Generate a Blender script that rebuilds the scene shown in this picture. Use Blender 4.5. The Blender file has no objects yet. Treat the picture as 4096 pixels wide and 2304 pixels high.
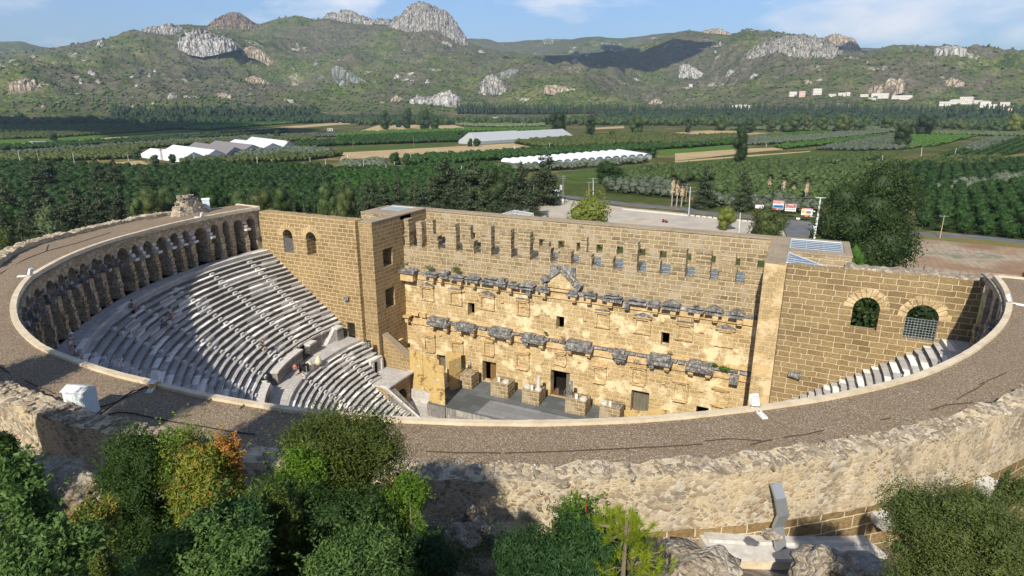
import bpy, math, random
import numpy as np
from mathutils import Vector, Matrix, noise as mnoise
C = bpy.context.scene.collection
rnd = random.Random(7)
RAD = math.radians
# ---------------------------------------------------------------- camera model (also used to find points on the ground)
FPX = 2450.0; PITCH = math.atan((1152-425)/FPX); YAW = math.atan(.48)
CX, CY, CZ = 31.167, -65.625, 41.2
cp, sp, cs, sn = math.cos(PITCH), math.sin(PITCH), math.cos(YAW), math.sin(YAW)
CROP = {0:(0,0),1:(1350,0),2:(2700,0),3:(0,750),4:(1350,750),5:(2700,750),6:(0,1504),7:(1350,1504),8:(2700,1504)}
def q(i, x, y):
    o = CROP[i]; k = 1400/2536.
    return (o[0]+x*k, o[1]+y*k)
def D(x, y): return (x*1.590062, y*1.590062)
def ray(p):
    u = (p[0]-2048)/FPX; v = -(p[1]-1152)/FPX
    x, y, z = u, cp+v*sp, -sp+v*cp
    return (x*cs-y*sn, x*sn+y*cs, z)
def atz(p, z=-1.0):
    d = ray(p); t = (z-CZ)/d[2]
    return (CX+t*d[0], CY+t*d[1], z)
def atn(p, n):
    d = ray(p); t = (n-CY)/d[1]
    return (CX+t*d[0], n, CZ+t*d[2])
def att(p, t):
    d = ray(p); return (CX+t*d[0], CY+t*d[1], CZ+t*d[2])
def proj(x, y, z):
    a, b, c = x-CX, y-CY, z-CZ
    X = a*cs+b*sn; Y = -a*sn+b*cs
    F = Y*cp-c*sp; U = Y*sp+c*cp
    F = np.where(F < .5, .5, F) if isinstance(F, np.ndarray) else max(F, .5)
    return 2048+FPX*X/F, 1152-FPX*U/F
# ---------------------------------------------------------------- object helpers
def tag(o, label=None, cat=None, group=None, kind=None):
    if label: o['label'] = label
    if cat: o['category'] = cat
    if group: o['group'] = group
    if kind: o['kind'] = kind
    return o
def thing(name, label, cat, loc=(0,0,0), rz=0, group=None):
    o = bpy.data.objects.new(name, None); C.objects.link(o)
    o.location = loc; o.rotation_euler = (0,0,rz); o.empty_display_size = .3
    return tag(o, label, cat, group)
def set_uv(me, curved):
    n = len(me.loops)
    if n == 0: return
    co = np.empty(len(me.vertices)*3, np.float32); me.vertices.foreach_get('co', co); co = co.reshape(-1,3)
    vi = np.empty(n, np.int32); me.loops.foreach_get('vertex_index', vi)
    nf = len(me.polygons)
    no = np.empty(nf*3, np.float32); me.polygons.foreach_get('normal', no); no = no.reshape(-1,3)
    lt = np.empty(nf, np.int32); me.polygons.foreach_get('loop_total', lt)
    flat = np.repeat(np.abs(no[:,2]) > .75, lt)
    P = co[vi]
    if curved:
        r = np.hypot(P[:,0], P[:,1]); th = np.arctan2(P[:,1], P[:,0]); th = np.where(th > 2.6, th-2*np.pi, th)
        a = th*curved
        u = np.where(flat, a, a+r*.9); v = np.where(flat, r, P[:,2])
    else:
        u = np.where(flat, P[:,0], P[:,0]+P[:,1]); v = np.where(flat, P[:,1], P[:,2])
    l = me.uv_layers.new(name='UV'); uv = np.stack([u,v],1).astype(np.float32).ravel()
    l.data.foreach_set('uv', uv)
class MB:
    def __init__(s): s.v=[]; s.f=[]
    def add(s, vs, fs):
        o=len(s.v); s.v+=[tuple(p) for p in vs]; s.f+=[tuple(i+o for i in f) for f in fs]; return s
    def box(s, x0,x1,y0,y1,z0,z1, M=None):
        vs=[(x0,y0,z0),(x1,y0,z0),(x1,y1,z0),(x0,y1,z0),(x0,y0,z1),(x1,y0,z1),(x1,y1,z1),(x0,y1,z1)]
        if M is not None: vs=[tuple(M@Vector(p)) for p in vs]
        return s.add(vs,[(3,2,1,0),(4,5,6,7),(0,1,5,4),(1,2,6,5),(2,3,7,6),(3,0,4,7)])
    def rbox(s, x0,x1,y0,y1,z0,z1, j=.05, r=None, sub=1):
        # a stone block with worn corners: every corner pulled in a little
        r=r or rnd
        c=[(x0,y0,z0),(x1,y0,z0),(x1,y1,z0),(x0,y1,z0),(x0,y0,z1),(x1,y0,z1),(x1,y1,z1),(x0,y1,z1)]
        m=((x0+x1)/2,(y0+y1)/2,(z0+z1)/2)
        vs=[]
        for p in c: vs.append(tuple(p[k]+(m[k]-p[k])/max(abs(m[k]-p[k]),1e-4)*r.uniform(0,j) for k in range(3)))
        return s.add(vs,[(3,2,1,0),(4,5,6,7),(0,1,5,4),(1,2,6,5),(2,3,7,6),(3,0,4,7)])
    def prism(s, poly, z0, z1, M=None):
        n=len(poly)
        vs=[(x,y,z0) for x,y in poly]+[(x,y,z1) for x,y in poly]
        if M is not None: vs=[tuple(M@Vector(p)) for p in vs]
        return s.add(vs,[tuple(range(n-1,-1,-1)),tuple(range(n,2*n))]+[(i,(i+1)%n,n+(i+1)%n,n+i) for i in range(n)])
    def tube(s, pts, rad, n=6, cap=True):
        pts=[Vector(p) for p in pts]; L=len(pts)
        rr=rad if isinstance(rad,(list,tuple)) else [rad]*L
        vs=[]
        for i,p in enumerate(pts):
            t=(pts[min(i+1,L-1)]-pts[max(i-1,0)]).normalized()
            a=t.cross(Vector((0,0,1)) if abs(t.z)<.9 else Vector((1,0,0))).normalized(); b=t.cross(a)
            for k in range(n):
                g=2*math.pi*k/n; vs.append(p+(a*math.cos(g)+b*math.sin(g))*rr[i])
        fs=[(i*n+k,i*n+(k+1)%n,(i+1)*n+(k+1)%n,(i+1)*n+k) for i in range(L-1) for k in range(n)]
        if cap: fs+=[tuple(range(n-1,-1,-1)),tuple((L-1)*n+k for k in range(n))]
        return s.add(vs,fs)
    def lathe(s, prof, c=(0,0,0), n=12):
        vs=[(c[0]+r*math.cos(2*math.pi*k/n),c[1]+r*math.sin(2*math.pi*k/n),c[2]+z) for r,z in prof for k in range(n)]
        L=len(prof)
        fs=[(i*n+k,i*n+(k+1)%n,(i+1)*n+(k+1)%n,(i+1)*n+k) for i in range(L-1) for k in range(n)]
        fs+=[tuple(range(n-1,-1,-1)),tuple((L-1)*n+k for k in range(n))]
        return s.add(vs,fs)
    def ring(s, prof, ths):      # prof: list of (r,z) closed section, or function th->list
        L=None
        vs=[];
        for t in ths:
            p=prof(t) if callable(prof) else prof
            L=len(p); vs+=[(r*math.cos(RAD(t)),r*math.sin(RAD(t)),z) for r,z in p]
        n=len(ths)
        fs=[(i*L+k,i*L+(k+1)%L,(i+1)*L+(k+1)%L,(i+1)*L+k) for i in range(n-1) for k in range(L)]
        fs+=[tuple(range(L)),tuple((n-1)*L+k for k in range(L-1,-1,-1))]
        return s.add(vs,fs)
    def build(s, name, mat, parent=None, curved=0, smooth=False, fix=True):
        me=bpy.data.meshes.new(name); me.from_pydata(s.v,[],s.f); me.update()
        if fix and s.f:
            import bmesh
            bm=bmesh.new(); bm.from_mesh(me); bmesh.ops.recalc_face_normals(bm,faces=bm.faces); bm.to_mesh(me); bm.free()
        set_uv(me,curved)
        if smooth: me.polygons.foreach_set('use_smooth',[True]*len(me.polygons))
        if mat: me.materials.append(mat)
        o=bpy.data.objects.new(name,me); C.objects.link(o)
        if parent is not None: o.parent=parent
        return o
def raw_mesh(name, V, F, mat, parent=None, smooth=False, uv=False, col=None):
    """V (n,3) array, F (m,k) array of equal sized faces"""
    me=bpy.data.meshes.new(name); V=np.asarray(V,np.float32); F=np.asarray(F,np.int32); k=F.shape[1]; m=len(F)
    me.vertices.add(len(V)); me.vertices.foreach_set('co',V.ravel())
    me.loops.add(m*k); me.loops.foreach_set('vertex_index',F.ravel())
    me.polygons.add(m); me.polygons.foreach_set('loop_start',np.arange(0,m*k,k,dtype=np.int32))
    me.update(calc_edges=True)
    if smooth: me.polygons.foreach_set('use_smooth',np.ones(m,bool))
    if uv: set_uv(me,0)
    if col is not None:
        a=me.attributes.new('tint','FLOAT','FACE'); a.data.foreach_set('value',np.asarray(col,np.float32))
    if mat: me.materials.append(mat)
    o=bpy.data.objects.new(name,me); C.objects.link(o)
    if parent is not None: o.parent=parent
    return o
def copy_tree(o, parent=None):
    c=o.copy(); C.objects.link(c)
    if parent is not None: c.parent=parent
    for ch in list(o.children): copy_tree(ch,c)
    return c
# walls made of strips with openings; mapf(s,d,z) -> point
def opening_top(o, s):
    if o.get('arch'):
        c=(o['s0']+o['s1'])/2; r=(o['s1']-o['s0'])/2; k=o.get('k',1.)
        return o['z1']+math.sqrt(max(r*r-(s-c)**2,0))*k
    return o['z1']
def strip_wall(mb, s0, s1, base, top, d0, d1, mapf, openings=(), step=.6, narc=10):
    br=set(round(s0+(s1-s0)*i/max(1,int(round(abs(s1-s0)/step))),4) for i in range(max(1,int(round(abs(s1-s0)/step)))+1))
    for o in openings:
        br-= {b for b in br if o['s0']-.12*step<b<o['s1']+.12*step and b not in (s0,s1)}
        n=narc if o.get('arch') else 1
        for i in range(n+1):
            t=i/n
            if o.get('arch'): t=.5-.5*math.cos(math.pi*t)
            b=o['s0']+(o['s1']-o['s0'])*t
            if s0-1e-6<=b<=s1+1e-6: br.add(round(b,4))
    br=sorted(br)
    tf=top if callable(top) else (lambda s:top); bf=base if callable(base) else (lambda s:base)
    dd0=d0 if callable(d0) else (lambda s:d0); dd1=d1 if callable(d1) else (lambda s:d1)
    for a,b in zip(br[:-1],br[1:]):
        m=(a+b)/2
        ops=sorted([o for o in openings if o['s0']<m<o['s1']],key=lambda o:o['z0'])
        lo=(bf(a),bf(b)); segs=[]
        for o in ops:
            segs.append((lo[0],lo[1],o['z0'],o['z0'])); lo=(opening_top(o,a),opening_top(o,b))
        segs.append((lo[0],lo[1],tf(a),tf(b)))
        for za0,zb0,za1,zb1 in segs:
            if za1-za0<.01 and zb1-zb0<.01: continue
            A,B=dd0(a),dd0(b); A1,B1=dd1(a),dd1(b)
            vs=[mapf(a,A,za0),mapf(b,B,zb0),mapf(b,B1,zb0),mapf(a,A1,za0),mapf(a,A,za1),mapf(b,B,zb1),mapf(b,B1,zb1),mapf(a,A1,za1)]
            mb.add(vs,[(3,2,1,0),(4,5,6,7),(0,1,5,4),(1,2,6,5),(2,3,7,6),(3,0,4,7)])
def straight(s,d,z): return (s,d,z)
def jag(seed, amp, f=1.3):
    return lambda s: amp*(mnoise.noise((s*f,seed,0))+.6*mnoise.noise((s*f*2.7,seed,5))+ (.5 if mnoise.noise((s*f*.8,seed,9))>.25 else 0))
# ---------------------------------------------------------------- materials
class G:
    def __init__(s, name):
        s.m=bpy.data.materials.new(name); s.m.use_nodes=True; s.t=s.m.node_tree; s.t.nodes.clear()
        s.out=s.t.nodes.new('ShaderNodeOutputMaterial')
    def n(s, ty, ins=None, **pr):
        nd=s.t.nodes.new('ShaderNode'+ty)
        for k,v in pr.items(): setattr(nd,k,v)
        for k,v in (ins or {}).items():
            sk=nd.inputs[k]
            if isinstance(v,bpy.types.NodeSocket): s.t.links.new(v,sk)
            else: sk.default_value=v
        return nd
    def uv(s): return s.n('UVMap',uv_map='UV').outputs[0]
    def pos(s): return s.n('NewGeometry').outputs['Position']
    def obj(s): return s.n('TexCoord').outputs['Object']
    def noise(s, vec, sc, det=3, rough=.55, col=False):
        nd=s.n('TexNoise',{'Vector':vec,'Scale':sc,'Detail':det,'Roughness':rough}); return nd.outputs['Color' if col else 'Fac']
    def vor(s, vec, sc, feature='F1', out='Distance', rnd_=1.0):
        nd=s.n('TexVoronoi',{'Vector':vec,'Scale':sc,'Randomness':rnd_},feature=feature); return nd.outputs[out]
    def ramp(s, fac, stops, interp='LINEAR'):
        nd=s.n('ValToRGB',{'Fac':fac}); cr=nd.color_ramp; cr.interpolation=interp
        while len(cr.elements)>1: cr.elements.remove(cr.elements[-1])
        for i,(p,c) in enumerate(stops):
            e=cr.elements[0] if i==0 else cr.elements.new(p)
            e.position=p; e.color=(c,c,c,1) if isinstance(c,(int,float)) else (*c,1)
        return nd.outputs['Color']
    def mix(s, fac, a, b, mode='MIX'):
        nd=s.t.nodes.new('ShaderNodeMix'); nd.data_type='RGBA'; nd.blend_type=mode
        for sk,v in ((nd.inputs[0],fac),(nd.inputs[6],a),(nd.inputs[7],b)):
            if isinstance(v,bpy.types.NodeSocket): s.t.links.new(v,sk)
            elif isinstance(v,(int,float)) : sk.default_value=v if sk==nd.inputs[0] else (v,v,v,1)
            else: sk.default_value=(*v,1)
        return nd.outputs[2]
    def ma(s, op, a, b=0.0, clamp=False):
        nd=s.t.nodes.new('ShaderNodeMath'); nd.operation=op; nd.use_clamp=clamp
        for sk,v in ((nd.inputs[0],a),(nd.inputs[1],b)):
            if isinstance(v,bpy.types.NodeSocket): s.t.links.new(v,sk)
            else: sk.default_value=v
        return nd.outputs[0]
    def vm(s, op, a, b):
        nd=s.t.nodes.new('ShaderNodeVectorMath'); nd.operation=op
        for i,v in enumerate((a,b)):
            if isinstance(v,bpy.types.NodeSocket): s.t.links.new(v,nd.inputs[i])
            elif op=='SCALE' and i==1: nd.inputs['Scale'].default_value=v
            else: nd.inputs[i].default_value=v
        return nd.outputs[0]
    def wob(s, vec, sc, amt):   # bend a coordinate with noise
        c=s.n('TexNoise',{'Vector':vec,'Scale':sc,'Detail':2.0}).outputs['Color']
        return s.vm('ADD',vec,s.vm('SCALE',s.vm('SUBTRACT',c,(.5,.5,.5)),amt))
    def end(s, col, rough=.9, bump=None, bs=.5, bd=.05, spec=.25, metal=0, trans=None, alpha=None):
        b=s.n('BsdfPrincipled',{'Roughness':rough,'Metallic':metal,'Specular IOR Level':spec})
        if isinstance(col,bpy.types.NodeSocket): s.t.links.new(col,b.inputs['Base Color'])
        else: b.inputs['Base Color'].default_value=(*col,1)
        if bump is not None:
            bn=s.n('Bump',{'Height':bump,'Strength':bs,'Distance':bd}); s.t.links.new(bn.outputs[0],b.inputs['Normal'])
        sh=b.outputs[0]
        if trans:
            tr=s.n('BsdfTranslucent'); s.t.links.new(col,tr.inputs[0]) if isinstance(col,bpy.types.NodeSocket) else None
            mx=s.n('MixShader',{0:trans}); s.t.links.new(sh,mx.inputs[1]); s.t.links.new(tr.outputs[0],mx.inputs[2]); sh=mx.outputs[0]
        s.t.links.new(sh,s.out.inputs[0]); return s.m
def plain(name, col, rough=.7, metal=0, var=.15, sc=3.):
    g=G(name); f=g.noise(g.obj(),sc,4)
    c=g.mix(f,tuple(x*(1-var) for x in col),tuple(min(1,x*(1+var)) for x in col))
    return g.end(c,rough,metal=metal)
def ashlar(name, c1, c2, mortar, bw=1.25, bh=.56, ms=.035, plaster=None, pl=(.55,.62), lich=.3, tint=None, dark=(.11,.085,.05), wob=.10):
    g=G(name); uv=g.uv()
    v=g.wob(uv,1.1,wob)
    big=g.noise(uv,.25,2)
    br=g.n('TexBrick',{'Vector':v,'Scale':1.0,'Color1':(0,0,0,1),'Color2':(1,1,1,1),'Mortar':(.5,.5,.5,1),'Mortar Size':ms,'Mortar Smooth':.35,'Bias':0.0,'Brick Width':bw,'Row Height':bh},offset=.5,squash=.72,squash_frequency=3)
    per=br.outputs['Color']; mf=br.outputs['Fac']
    base=g.mix(per,c1,c2)
    base=g.mix(g.ramp(big,[(.35,0),(.65,.55)]),base,tuple(x*1.25 for x in c2))
    pit=g.noise(uv,5.5,5,.7)
    base=g.mix(g.ramp(pit,[(.42,0),(.62,.62)]),base,dark)
    fine=g.noise(uv,22,3,.6)
    base=g.mix(g.ramp(fine,[(.3,.0),(.75,.45)]),base,tuple(x*.45 for x in c1))
    if lich:
        ln=g.noise(uv,2.3,6,.75)
        base=g.mix(g.ramp(ln,[(.56,0),(.7,lich)]),base,(.46,.43,.38))
    mcol=g.mix(g.noise(uv,3,3),mortar,tuple(x*.72 for x in mortar))
    col=g.mix(mf,base,mcol)
    if tint:
        tn=g.noise(uv,.5,4,.6)
        col=g.mix(g.ramp(tn,[(.5,0),(.64,.65)]),col,tint)
    hgt=g.ma('SUBTRACT',g.ma('MULTIPLY',pit,.5),mf)
    if plaster:
        pn=g.noise(g.wob(uv,.9,.8),.42,6,.65)
        pf=g.ramp(pn,[(pl[0],0),(pl[1],1)])
        pc=g.mix(g.noise(uv,1.4,5,.65),tuple(x*.66 for x in plaster),plaster)
        pc=g.mix(g.ramp(g.noise(uv,4.2,5,.7),[(.52,0),(.72,.5)]),pc,(.42,.29,.14))
        col=g.mix(pf,col,pc)
        hgt=g.mix(pf,hgt,.15)
    return g.end(col,.95,hgt,.8,.07,spec=.1)
def rubble(name, stones, mortar, sc=2.6, mw=.05, warm=None):
    g=G(name); uv=g.uv(); v=g.wob(g.n('Mapping',{'Vector':uv,'Scale':(.9,1.3,1)}).outputs[0],4.,.10)
    d=g.vor(v,sc,'DISTANCE_TO_EDGE'); c=g.vor(v,sc,'F1','Color')
    cc=g.ramp(g.n('SeparateColor',{'Color':c}).outputs[0],[(i/(len(stones)-1),s_) for i,s_ in enumerate(stones)],'CONSTANT' if False else 'LINEAR')
    show=g.noise(uv,.55,4,.6)       # where mortar covers the stones
    edge=g.ramp(g.ma('SUBTRACT',d,g.ma('MULTIPLY',g.ma('SUBTRACT',show,.44),.55)),[(.0,1),(mw,0)])
    mc=g.mix(g.noise(uv,2.2,6,.7),tuple(x*.55 for x in mortar),mortar)
    col=g.mix(edge,cc,mc)
    col=g.mix(g.ramp(g.noise(uv,9,5,.75),[(.5,0),(.72,.6)]),col,(.12,.09,.06))
    if warm: col=g.mix(g.ramp(g.noise(uv,.35,3),[(.4,0),(.65,.5)]),col,warm)
    st=g.noise(g.n('Mapping',{'Vector':uv,'Scale':(1.6,.45,1)}).outputs[0],.9,5,.65)
    col=g.mix(g.ramp(st,[(.55,0),(.70,.5)]),col,(.17,.14,.10))
    return g.end(col,.95,g.ma('ADD',g.ma('MULTIPLY',d,.6),g.ma('MULTIPLY',g.noise(uv,7,6,.78),.9)),.8,.07,spec=.1)
M={}
M['wall']=ashlar('weathered ashlar',(.20,.135,.06),(.38,.27,.13),(.72,.60,.41),lich=.3,ms=.038,bw=1.6,bh=.62,wob=.2)
M['wallL']=ashlar('warm ashlar',(.26,.175,.075),(.43,.30,.14),(.74,.60,.40),bw=1.45,bh=.60,lich=.25,ms=.05,wob=.16,plaster=(.60,.44,.24),pl=(.66,.72))
M['frons']=ashlar('stage front stone',(.42,.29,.13),(.64,.47,.24),(.80,.66,.42),bw=1.35,bh=.58,lich=.15,ms=.05,wob=.16,plaster=(.86,.71,.45),pl=(.50,.60))
M['upper']=ashlar('grey lichened ashlar',(.22,.165,.09),(.48,.365,.21),(.70,.57,.37),bw=1.35,bh=.60,ms=.055,wob=.18,lich=.6,tint=(.42,.36,.27),dark=(.10,.085,.055))
M['tower']=ashlar('tower side stone',(.26,.18,.085),(.44,.31,.155),(.60,.47,.29),bw=1.3,bh=.58,ms=.05,wob=.16,lich=.25)
M['pil']=ashlar('stained pier stone',(.42,.30,.14),(.60,.44,.23),(.76,.62,.40),bw=1.2,bh=.62,lich=.3,tint=(.66,.47,.24),plaster=(.78,.60,.36),pl=(.5,.6))
M['rubble']=rubble('rubble masonry',[(.26,.22,.17),(.46,.39,.29),(.62,.57,.48),(.34,.24,.15),(.24,.22,.19),(.56,.46,.31)],(.78,.65,.44),4.4,.05,warm=(.66,.53,.33))
M['grub']=rubble('grey rubble masonry',[(.28,.225,.155),(.42,.36,.27),(.56,.50,.41),(.34,.25,.16),(.22,.19,.15)],(.50,.41,.29),2.9,.05)
M['coping']=rubble('broken coping stone',[(.36,.31,.24),(.24,.20,.15),(.56,.50,.41),(.18,.15,.11)],(.30,.25,.18),3.2,.04)
def m_marble():
    g=G('weathered marble seats'); uv=g.uv(); ob=g.pos()
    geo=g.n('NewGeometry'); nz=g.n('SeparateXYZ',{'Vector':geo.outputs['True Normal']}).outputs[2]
    br=g.n('TexBrick',{'Vector':uv,'Scale':1.0,'Color1':(0,0,0,1),'Color2':(1,1,1,1),'Mortar':(.3,.3,.3,1),'Mortar Size':.018,'Mortar Smooth':.2,'Bias':0.0,'Brick Width':2.3,'Row Height':.67},offset=.37,squash=.6,squash_frequency=2)
    blk=br.outputs['Color']
    # whole blocks that were replaced with fresh marble
    cell=g.n('TexWhiteNoise',{'Vector':g.vm('SCALE',g.n('VectorMath',{0:g.vm('MULTIPLY',uv,(1/2.6,1/.67,0))},operation='FLOOR').outputs[0],1.0)},noise_dimensions='3D').outputs[0]
    new=g.ma('GREATER_THAN',cell,.84)
    a=g.noise(uv,1.1,6,.72); b=g.noise(uv,7,5,.7)
    old=g.mix(blk,(.40,.39,.37),(.58,.565,.54))
    old=g.mix(g.ramp(a,[(.45,.0),(.68,.7)]),old,(.33,.325,.31))
    old=g.mix(g.ramp(b,[(.55,0),(.70,.5)]),old,(.17,.17,.165))
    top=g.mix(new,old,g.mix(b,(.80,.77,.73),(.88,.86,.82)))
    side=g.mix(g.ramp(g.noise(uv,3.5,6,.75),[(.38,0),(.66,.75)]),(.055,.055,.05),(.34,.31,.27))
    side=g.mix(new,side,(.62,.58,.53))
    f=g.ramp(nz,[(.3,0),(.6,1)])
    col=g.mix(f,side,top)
    col=g.mix(br.outputs['Fac'],col,(.14,.13,.12))
    return g.end(col,.8,g.ma('ADD',b,g.ma('MULTIPLY',a,1.2)),.5,.05,spec=.2)
M['marble']=m_marble()
def m_white():
    g=G('pale marble'); uv=g.uv(); a=g.noise(uv,2,6,.7)
    c=g.mix(g.ramp(a,[(.35,0),(.7,.8)]),(.66,.64,.60),(.36,.34,.31)); return g.end(c,.7,a,.3,.04)
M['white']=m_white()
def m_dark():
    g=G('blackened marble'); ob=g.obj(); a=g.noise(ob,1.6,6,.75); b=g.noise(g.n('Mapping',{'Vector':ob,'Scale':(5,5,.9)}).outputs[0],1.2,4,.6)
    c=g.ramp(a,[(.3,(.07,.07,.07)),(.46,(.17,.165,.16)),(.58,(.40,.385,.36)),(.75,(.58,.55,.50))])
    c=g.mix(g.ramp(b,[(.45,0),(.6,.7)]),c,(.05,.052,.056)); return g.end(c,.85,a,.7,.08)
M['dark']=m_dark()
def m_podium():
    g=G('podium wall stone'); uv=g.uv()
    br=g.n('TexBrick',{'Vector':uv,'Scale':1.0,'Color1':(.22,.21,.195,1),'Color2':(.40,.37,.33,1),'Mortar':(.10,.095,.09,1),'Mortar Size':.02,'Brick Width':1.4,'Row Height':1.1})
    s=g.noise(g.n('Mapping',{'Vector':uv,'Scale':(3.5,.6,1)}).outputs[0],1.3,5,.7)
    c=g.mix(g.ramp(s,[(.4,0),(.62,.8)]),br.outputs['Color'],(.10,.10,.10)); return g.end(c,.85,s,.4,.05)
M['podium']=m_podium()
def m_tan():
    g=G('carved ochre stone'); ob=g.obj(); a=g.noise(ob,2.2,6,.7)
    st=g.noise(g.n('Mapping',{'Vector':ob,'Scale':(.3,.3,14)}).outputs[0],1.,3,.6)
    c=g.ramp(a,[(.3,(.34,.23,.11)),(.5,(.60,.43,.22)),(.72,(.74,.60,.38))])
    c=g.mix(g.ramp(st,[(.5,0),(.6,.5)]),c,(.36,.23,.09)); return g.end(c,.9,st,.8,.06)
M['tan']=m_tan()
def m_gravel():
    g=G('exposed gravel roof'); uv=g.pos()
    v=g.vor(uv,26,'F1','Color'); r=g.n('SeparateColor',{'Color':v}).outputs[0]
    c=g.ramp(r,[(0,(.10,.065,.035)),(.35,(.20,.14,.08)),(.6,(.26,.195,.13)),(.86,(.30,.25,.19)),(.96,(.48,.44,.38)),(1,(.55,.52,.46))])
    n=g.noise(uv,.35,4,.6); c=g.mix(g.ramp(n,[(.35,0),(.7,.35)]),c,(.17,.125,.08))
    n2=g.noise(uv,5,4,.7); c=g.mix(g.ramp(n2,[(.4,0),(.7,.3)]),c,(.33,.26,.19))
    return g.end(c,.95,g.vor(uv,17),.7,.03,spec=.1)
M['gravel']=m_gravel()
def m_curb():
    g=G('rendered kerb'); ob=g.pos(); a=g.noise(ob,.9,6,.7)
    c=g.mix(g.ramp(a,[(.3,0),(.7,1)]),(.50,.41,.28),(.74,.64,.47)); c=g.mix(g.ramp(g.noise(ob,7,4,.7),[(.55,0),(.75,.5)]),c,(.33,.28,.2)); return g.end(c,.9,a,.2,.02)
M['curb']=m_curb()
def m_slate():
    g=G('grey stage tiles'); uv=g.uv()
    br=g.n('TexBrick',{'Vector':uv,'Scale':1.0,'Color1':(.075,.088,.095,1),'Color2':(.15,.165,.175,1),'Mortar':(.04,.045,.05,1),'Mortar Size':.02,'Brick Width':2.4,'Row Height':1.3})
    n=g.noise(uv,1.2,5,.7); c=g.mix(g.ramp(n,[(.4,0),(.7,.5)]),br.outputs['Color'],(.10,.095,.08)); return g.end(c,.7)
M['slate']=m_slate()
def m_slate2():
    g=G('pale stage tiles'); uv=g.uv()
    br=g.n('TexBrick',{'Vector':uv,'Scale':1.0,'Color1':(.19,.195,.20,1),'Color2':(.25,.255,.26,1),'Mortar':(.09,.09,.09,1),'Mortar Size':.02,'Brick Width':2.5,'Row Height':1.35})
    return g.end(br.outputs['Color'],.7)
M['slate2']=m_slate2()
def m_pave():
    g=G('worn limestone paving'); uv=g.uv()
    br=g.n('TexBrick',{'Vector':g.wob(uv,.8,.3),'Scale':1.0,'Color1':(.42,.405,.38,1),'Color2':(.54,.52,.49,1),'Mortar':(.28,.26,.23,1),'Mortar Size':.03,'Brick Width':1.6,'Row Height':1.0})
    n=g.noise(uv,2.,6,.7); c=g.mix(g.ramp(n,[(.45,0),(.7,.7)]),br.outputs['Color'],(.27,.26,.25)); return g.end(c,.85,n,.2,.02)
M['pave']=m_pave()
def m_glass():
    g=G('skylight glass'); n=g.noise(g.obj(),.6,2); c=g.mix(n,(.07,.11,.15),(.13,.19,.24)); return g.end(c,.22,spec=.6)
M['glass']=m_glass()
def m_panel():
    g=G('painted scenery board'); ob=g.obj(); a=g.noise(g.wob(ob,.7,1.5),.7,5,.65)
    c=g.ramp(a,[(.34,(.12,.07,.05)),(.43,(.34,.22,.10)),(.50,(.58,.42,.16)),(.58,(.42,.30,.14)),(.68,(.70,.60,.40))])
    return g.end(c,.8)
M['panel']=m_panel()
M['steel']=plain('galvanised steel',(.42,.45,.47),.4,.6)
M['zinc']=plain('pale zinc flashing',(.50,.53,.55),.5,.2)
M['blacksteel']=plain('dark iron',(.05,.05,.055),.5,.3)
M['void']=plain('painted recess shade',(.012,.010,.008),1.)  # near-black colour that paints the shade inside openings
M['box']=plain('white enamel',(.62,.70,.74),.45)
M['lampwhite']=plain('white lamp housing',(.74,.74,.72),.5)
M['cable']=plain('black cable',(.02,.02,.022),.6)
M['wood']=plain('brown door boards',(.20,.11,.045),.7,0,.5,4)
M['darkdoor']=plain('grey door boards',(.15,.135,.10),.7,0,.4,2)
M['black']=plain('black plastic',(.02,.02,.022),.5)
M['cream']=plain('cream cover cloth',(.62,.58,.42),.8)
M['concrete']=plain('pale concrete',(.52,.50,.46),.9)
M['roofflat']=ashlar('rough wall top',(.34,.27,.19),(.44,.36,.26),(.36,.29,.2),bw=3,bh=2,lich=.5)
# ---------------------------------------------------------------- theatre: round part
def itp(t, xs, ys): return float(np.interp(t, xs, ys))
def Rin(t): return itp(t,[-186,-172,-157,-144,-134,-128,-111,-103,-99,-95,-90,-50,-36,-25,-12,0,4],[46.5,46.4,46.6,46.6,46.7,47.3,47.4,47.3,47.0,46.8,46.5,46.5,46.8,46.7,46.8,46.9,46.9])
def Rout(t): return itp(t,[-186,-182,-174,-167,-157,-148,-142,-135,-120,-96,-85,-68,-33,4],[51.1,51.3,52.3,53.2,53.2,53.3,52.5,51.2,50.9,51.1,50.8,50.8,51.0,51.0])
def Zr(t): return itp(t,[-186,-172,-157,-144,-134,-124,0],[25.9,26.0,26.15,26.55,26.85,26.8,26.8])
TH0,TH1=-184.8,-.3
def hill_z(x,y):
    r=math.hypot(x,y); t=math.degrees(math.atan2(y,x)); t=t-360 if t>100 else t
    b=itp(t,[-200,-160,-140,-128,-112,-95,-85,-67,-58,-48,-38,-20,-5,20],[-2,-2,6,16,22,25.0,25.2,25.4,24.0,22.4,20.8,12,2,-2])
    w=itp(t,[-175,-135,-112,-40,-15,5],[0,.35,1,1,.5,0])
    z=b+max(0,r-53.5)*.66*w-max(0,r-76)*.56*w
    z-=max(0,r-95)*.35
    return max(z,-1.3)
gal=thing('gallery','long curved arcaded gallery with a gravel covered roof round the top of the seats','gallery')
mb=MB(); ths=[TH0+(TH1-TH0)*i/240 for i in range(241)]
vs=[];fs=[];NR=7
for i,t in enumerate(ths):
    for k in range(NR):
        r=Rin(t)+.38+(Rout(t)+.1-Rin(t)-.38)*k/(NR-1)
        z=Zr(t)+.03*mnoise.noise((r*.4,t*.3,1))-(.04 if k in (0,) else 0)
        vs.append((r*math.cos(RAD(t)),r*math.sin(RAD(t)),z))
for i in range(240):
    for k in range(NR-1): a=i*NR+k; fs.append((a,a+1,a+NR+1,a+NR))
mb.add(vs,fs).build('gravel_roof',M['gravel'],gal,fix=False)
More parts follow.
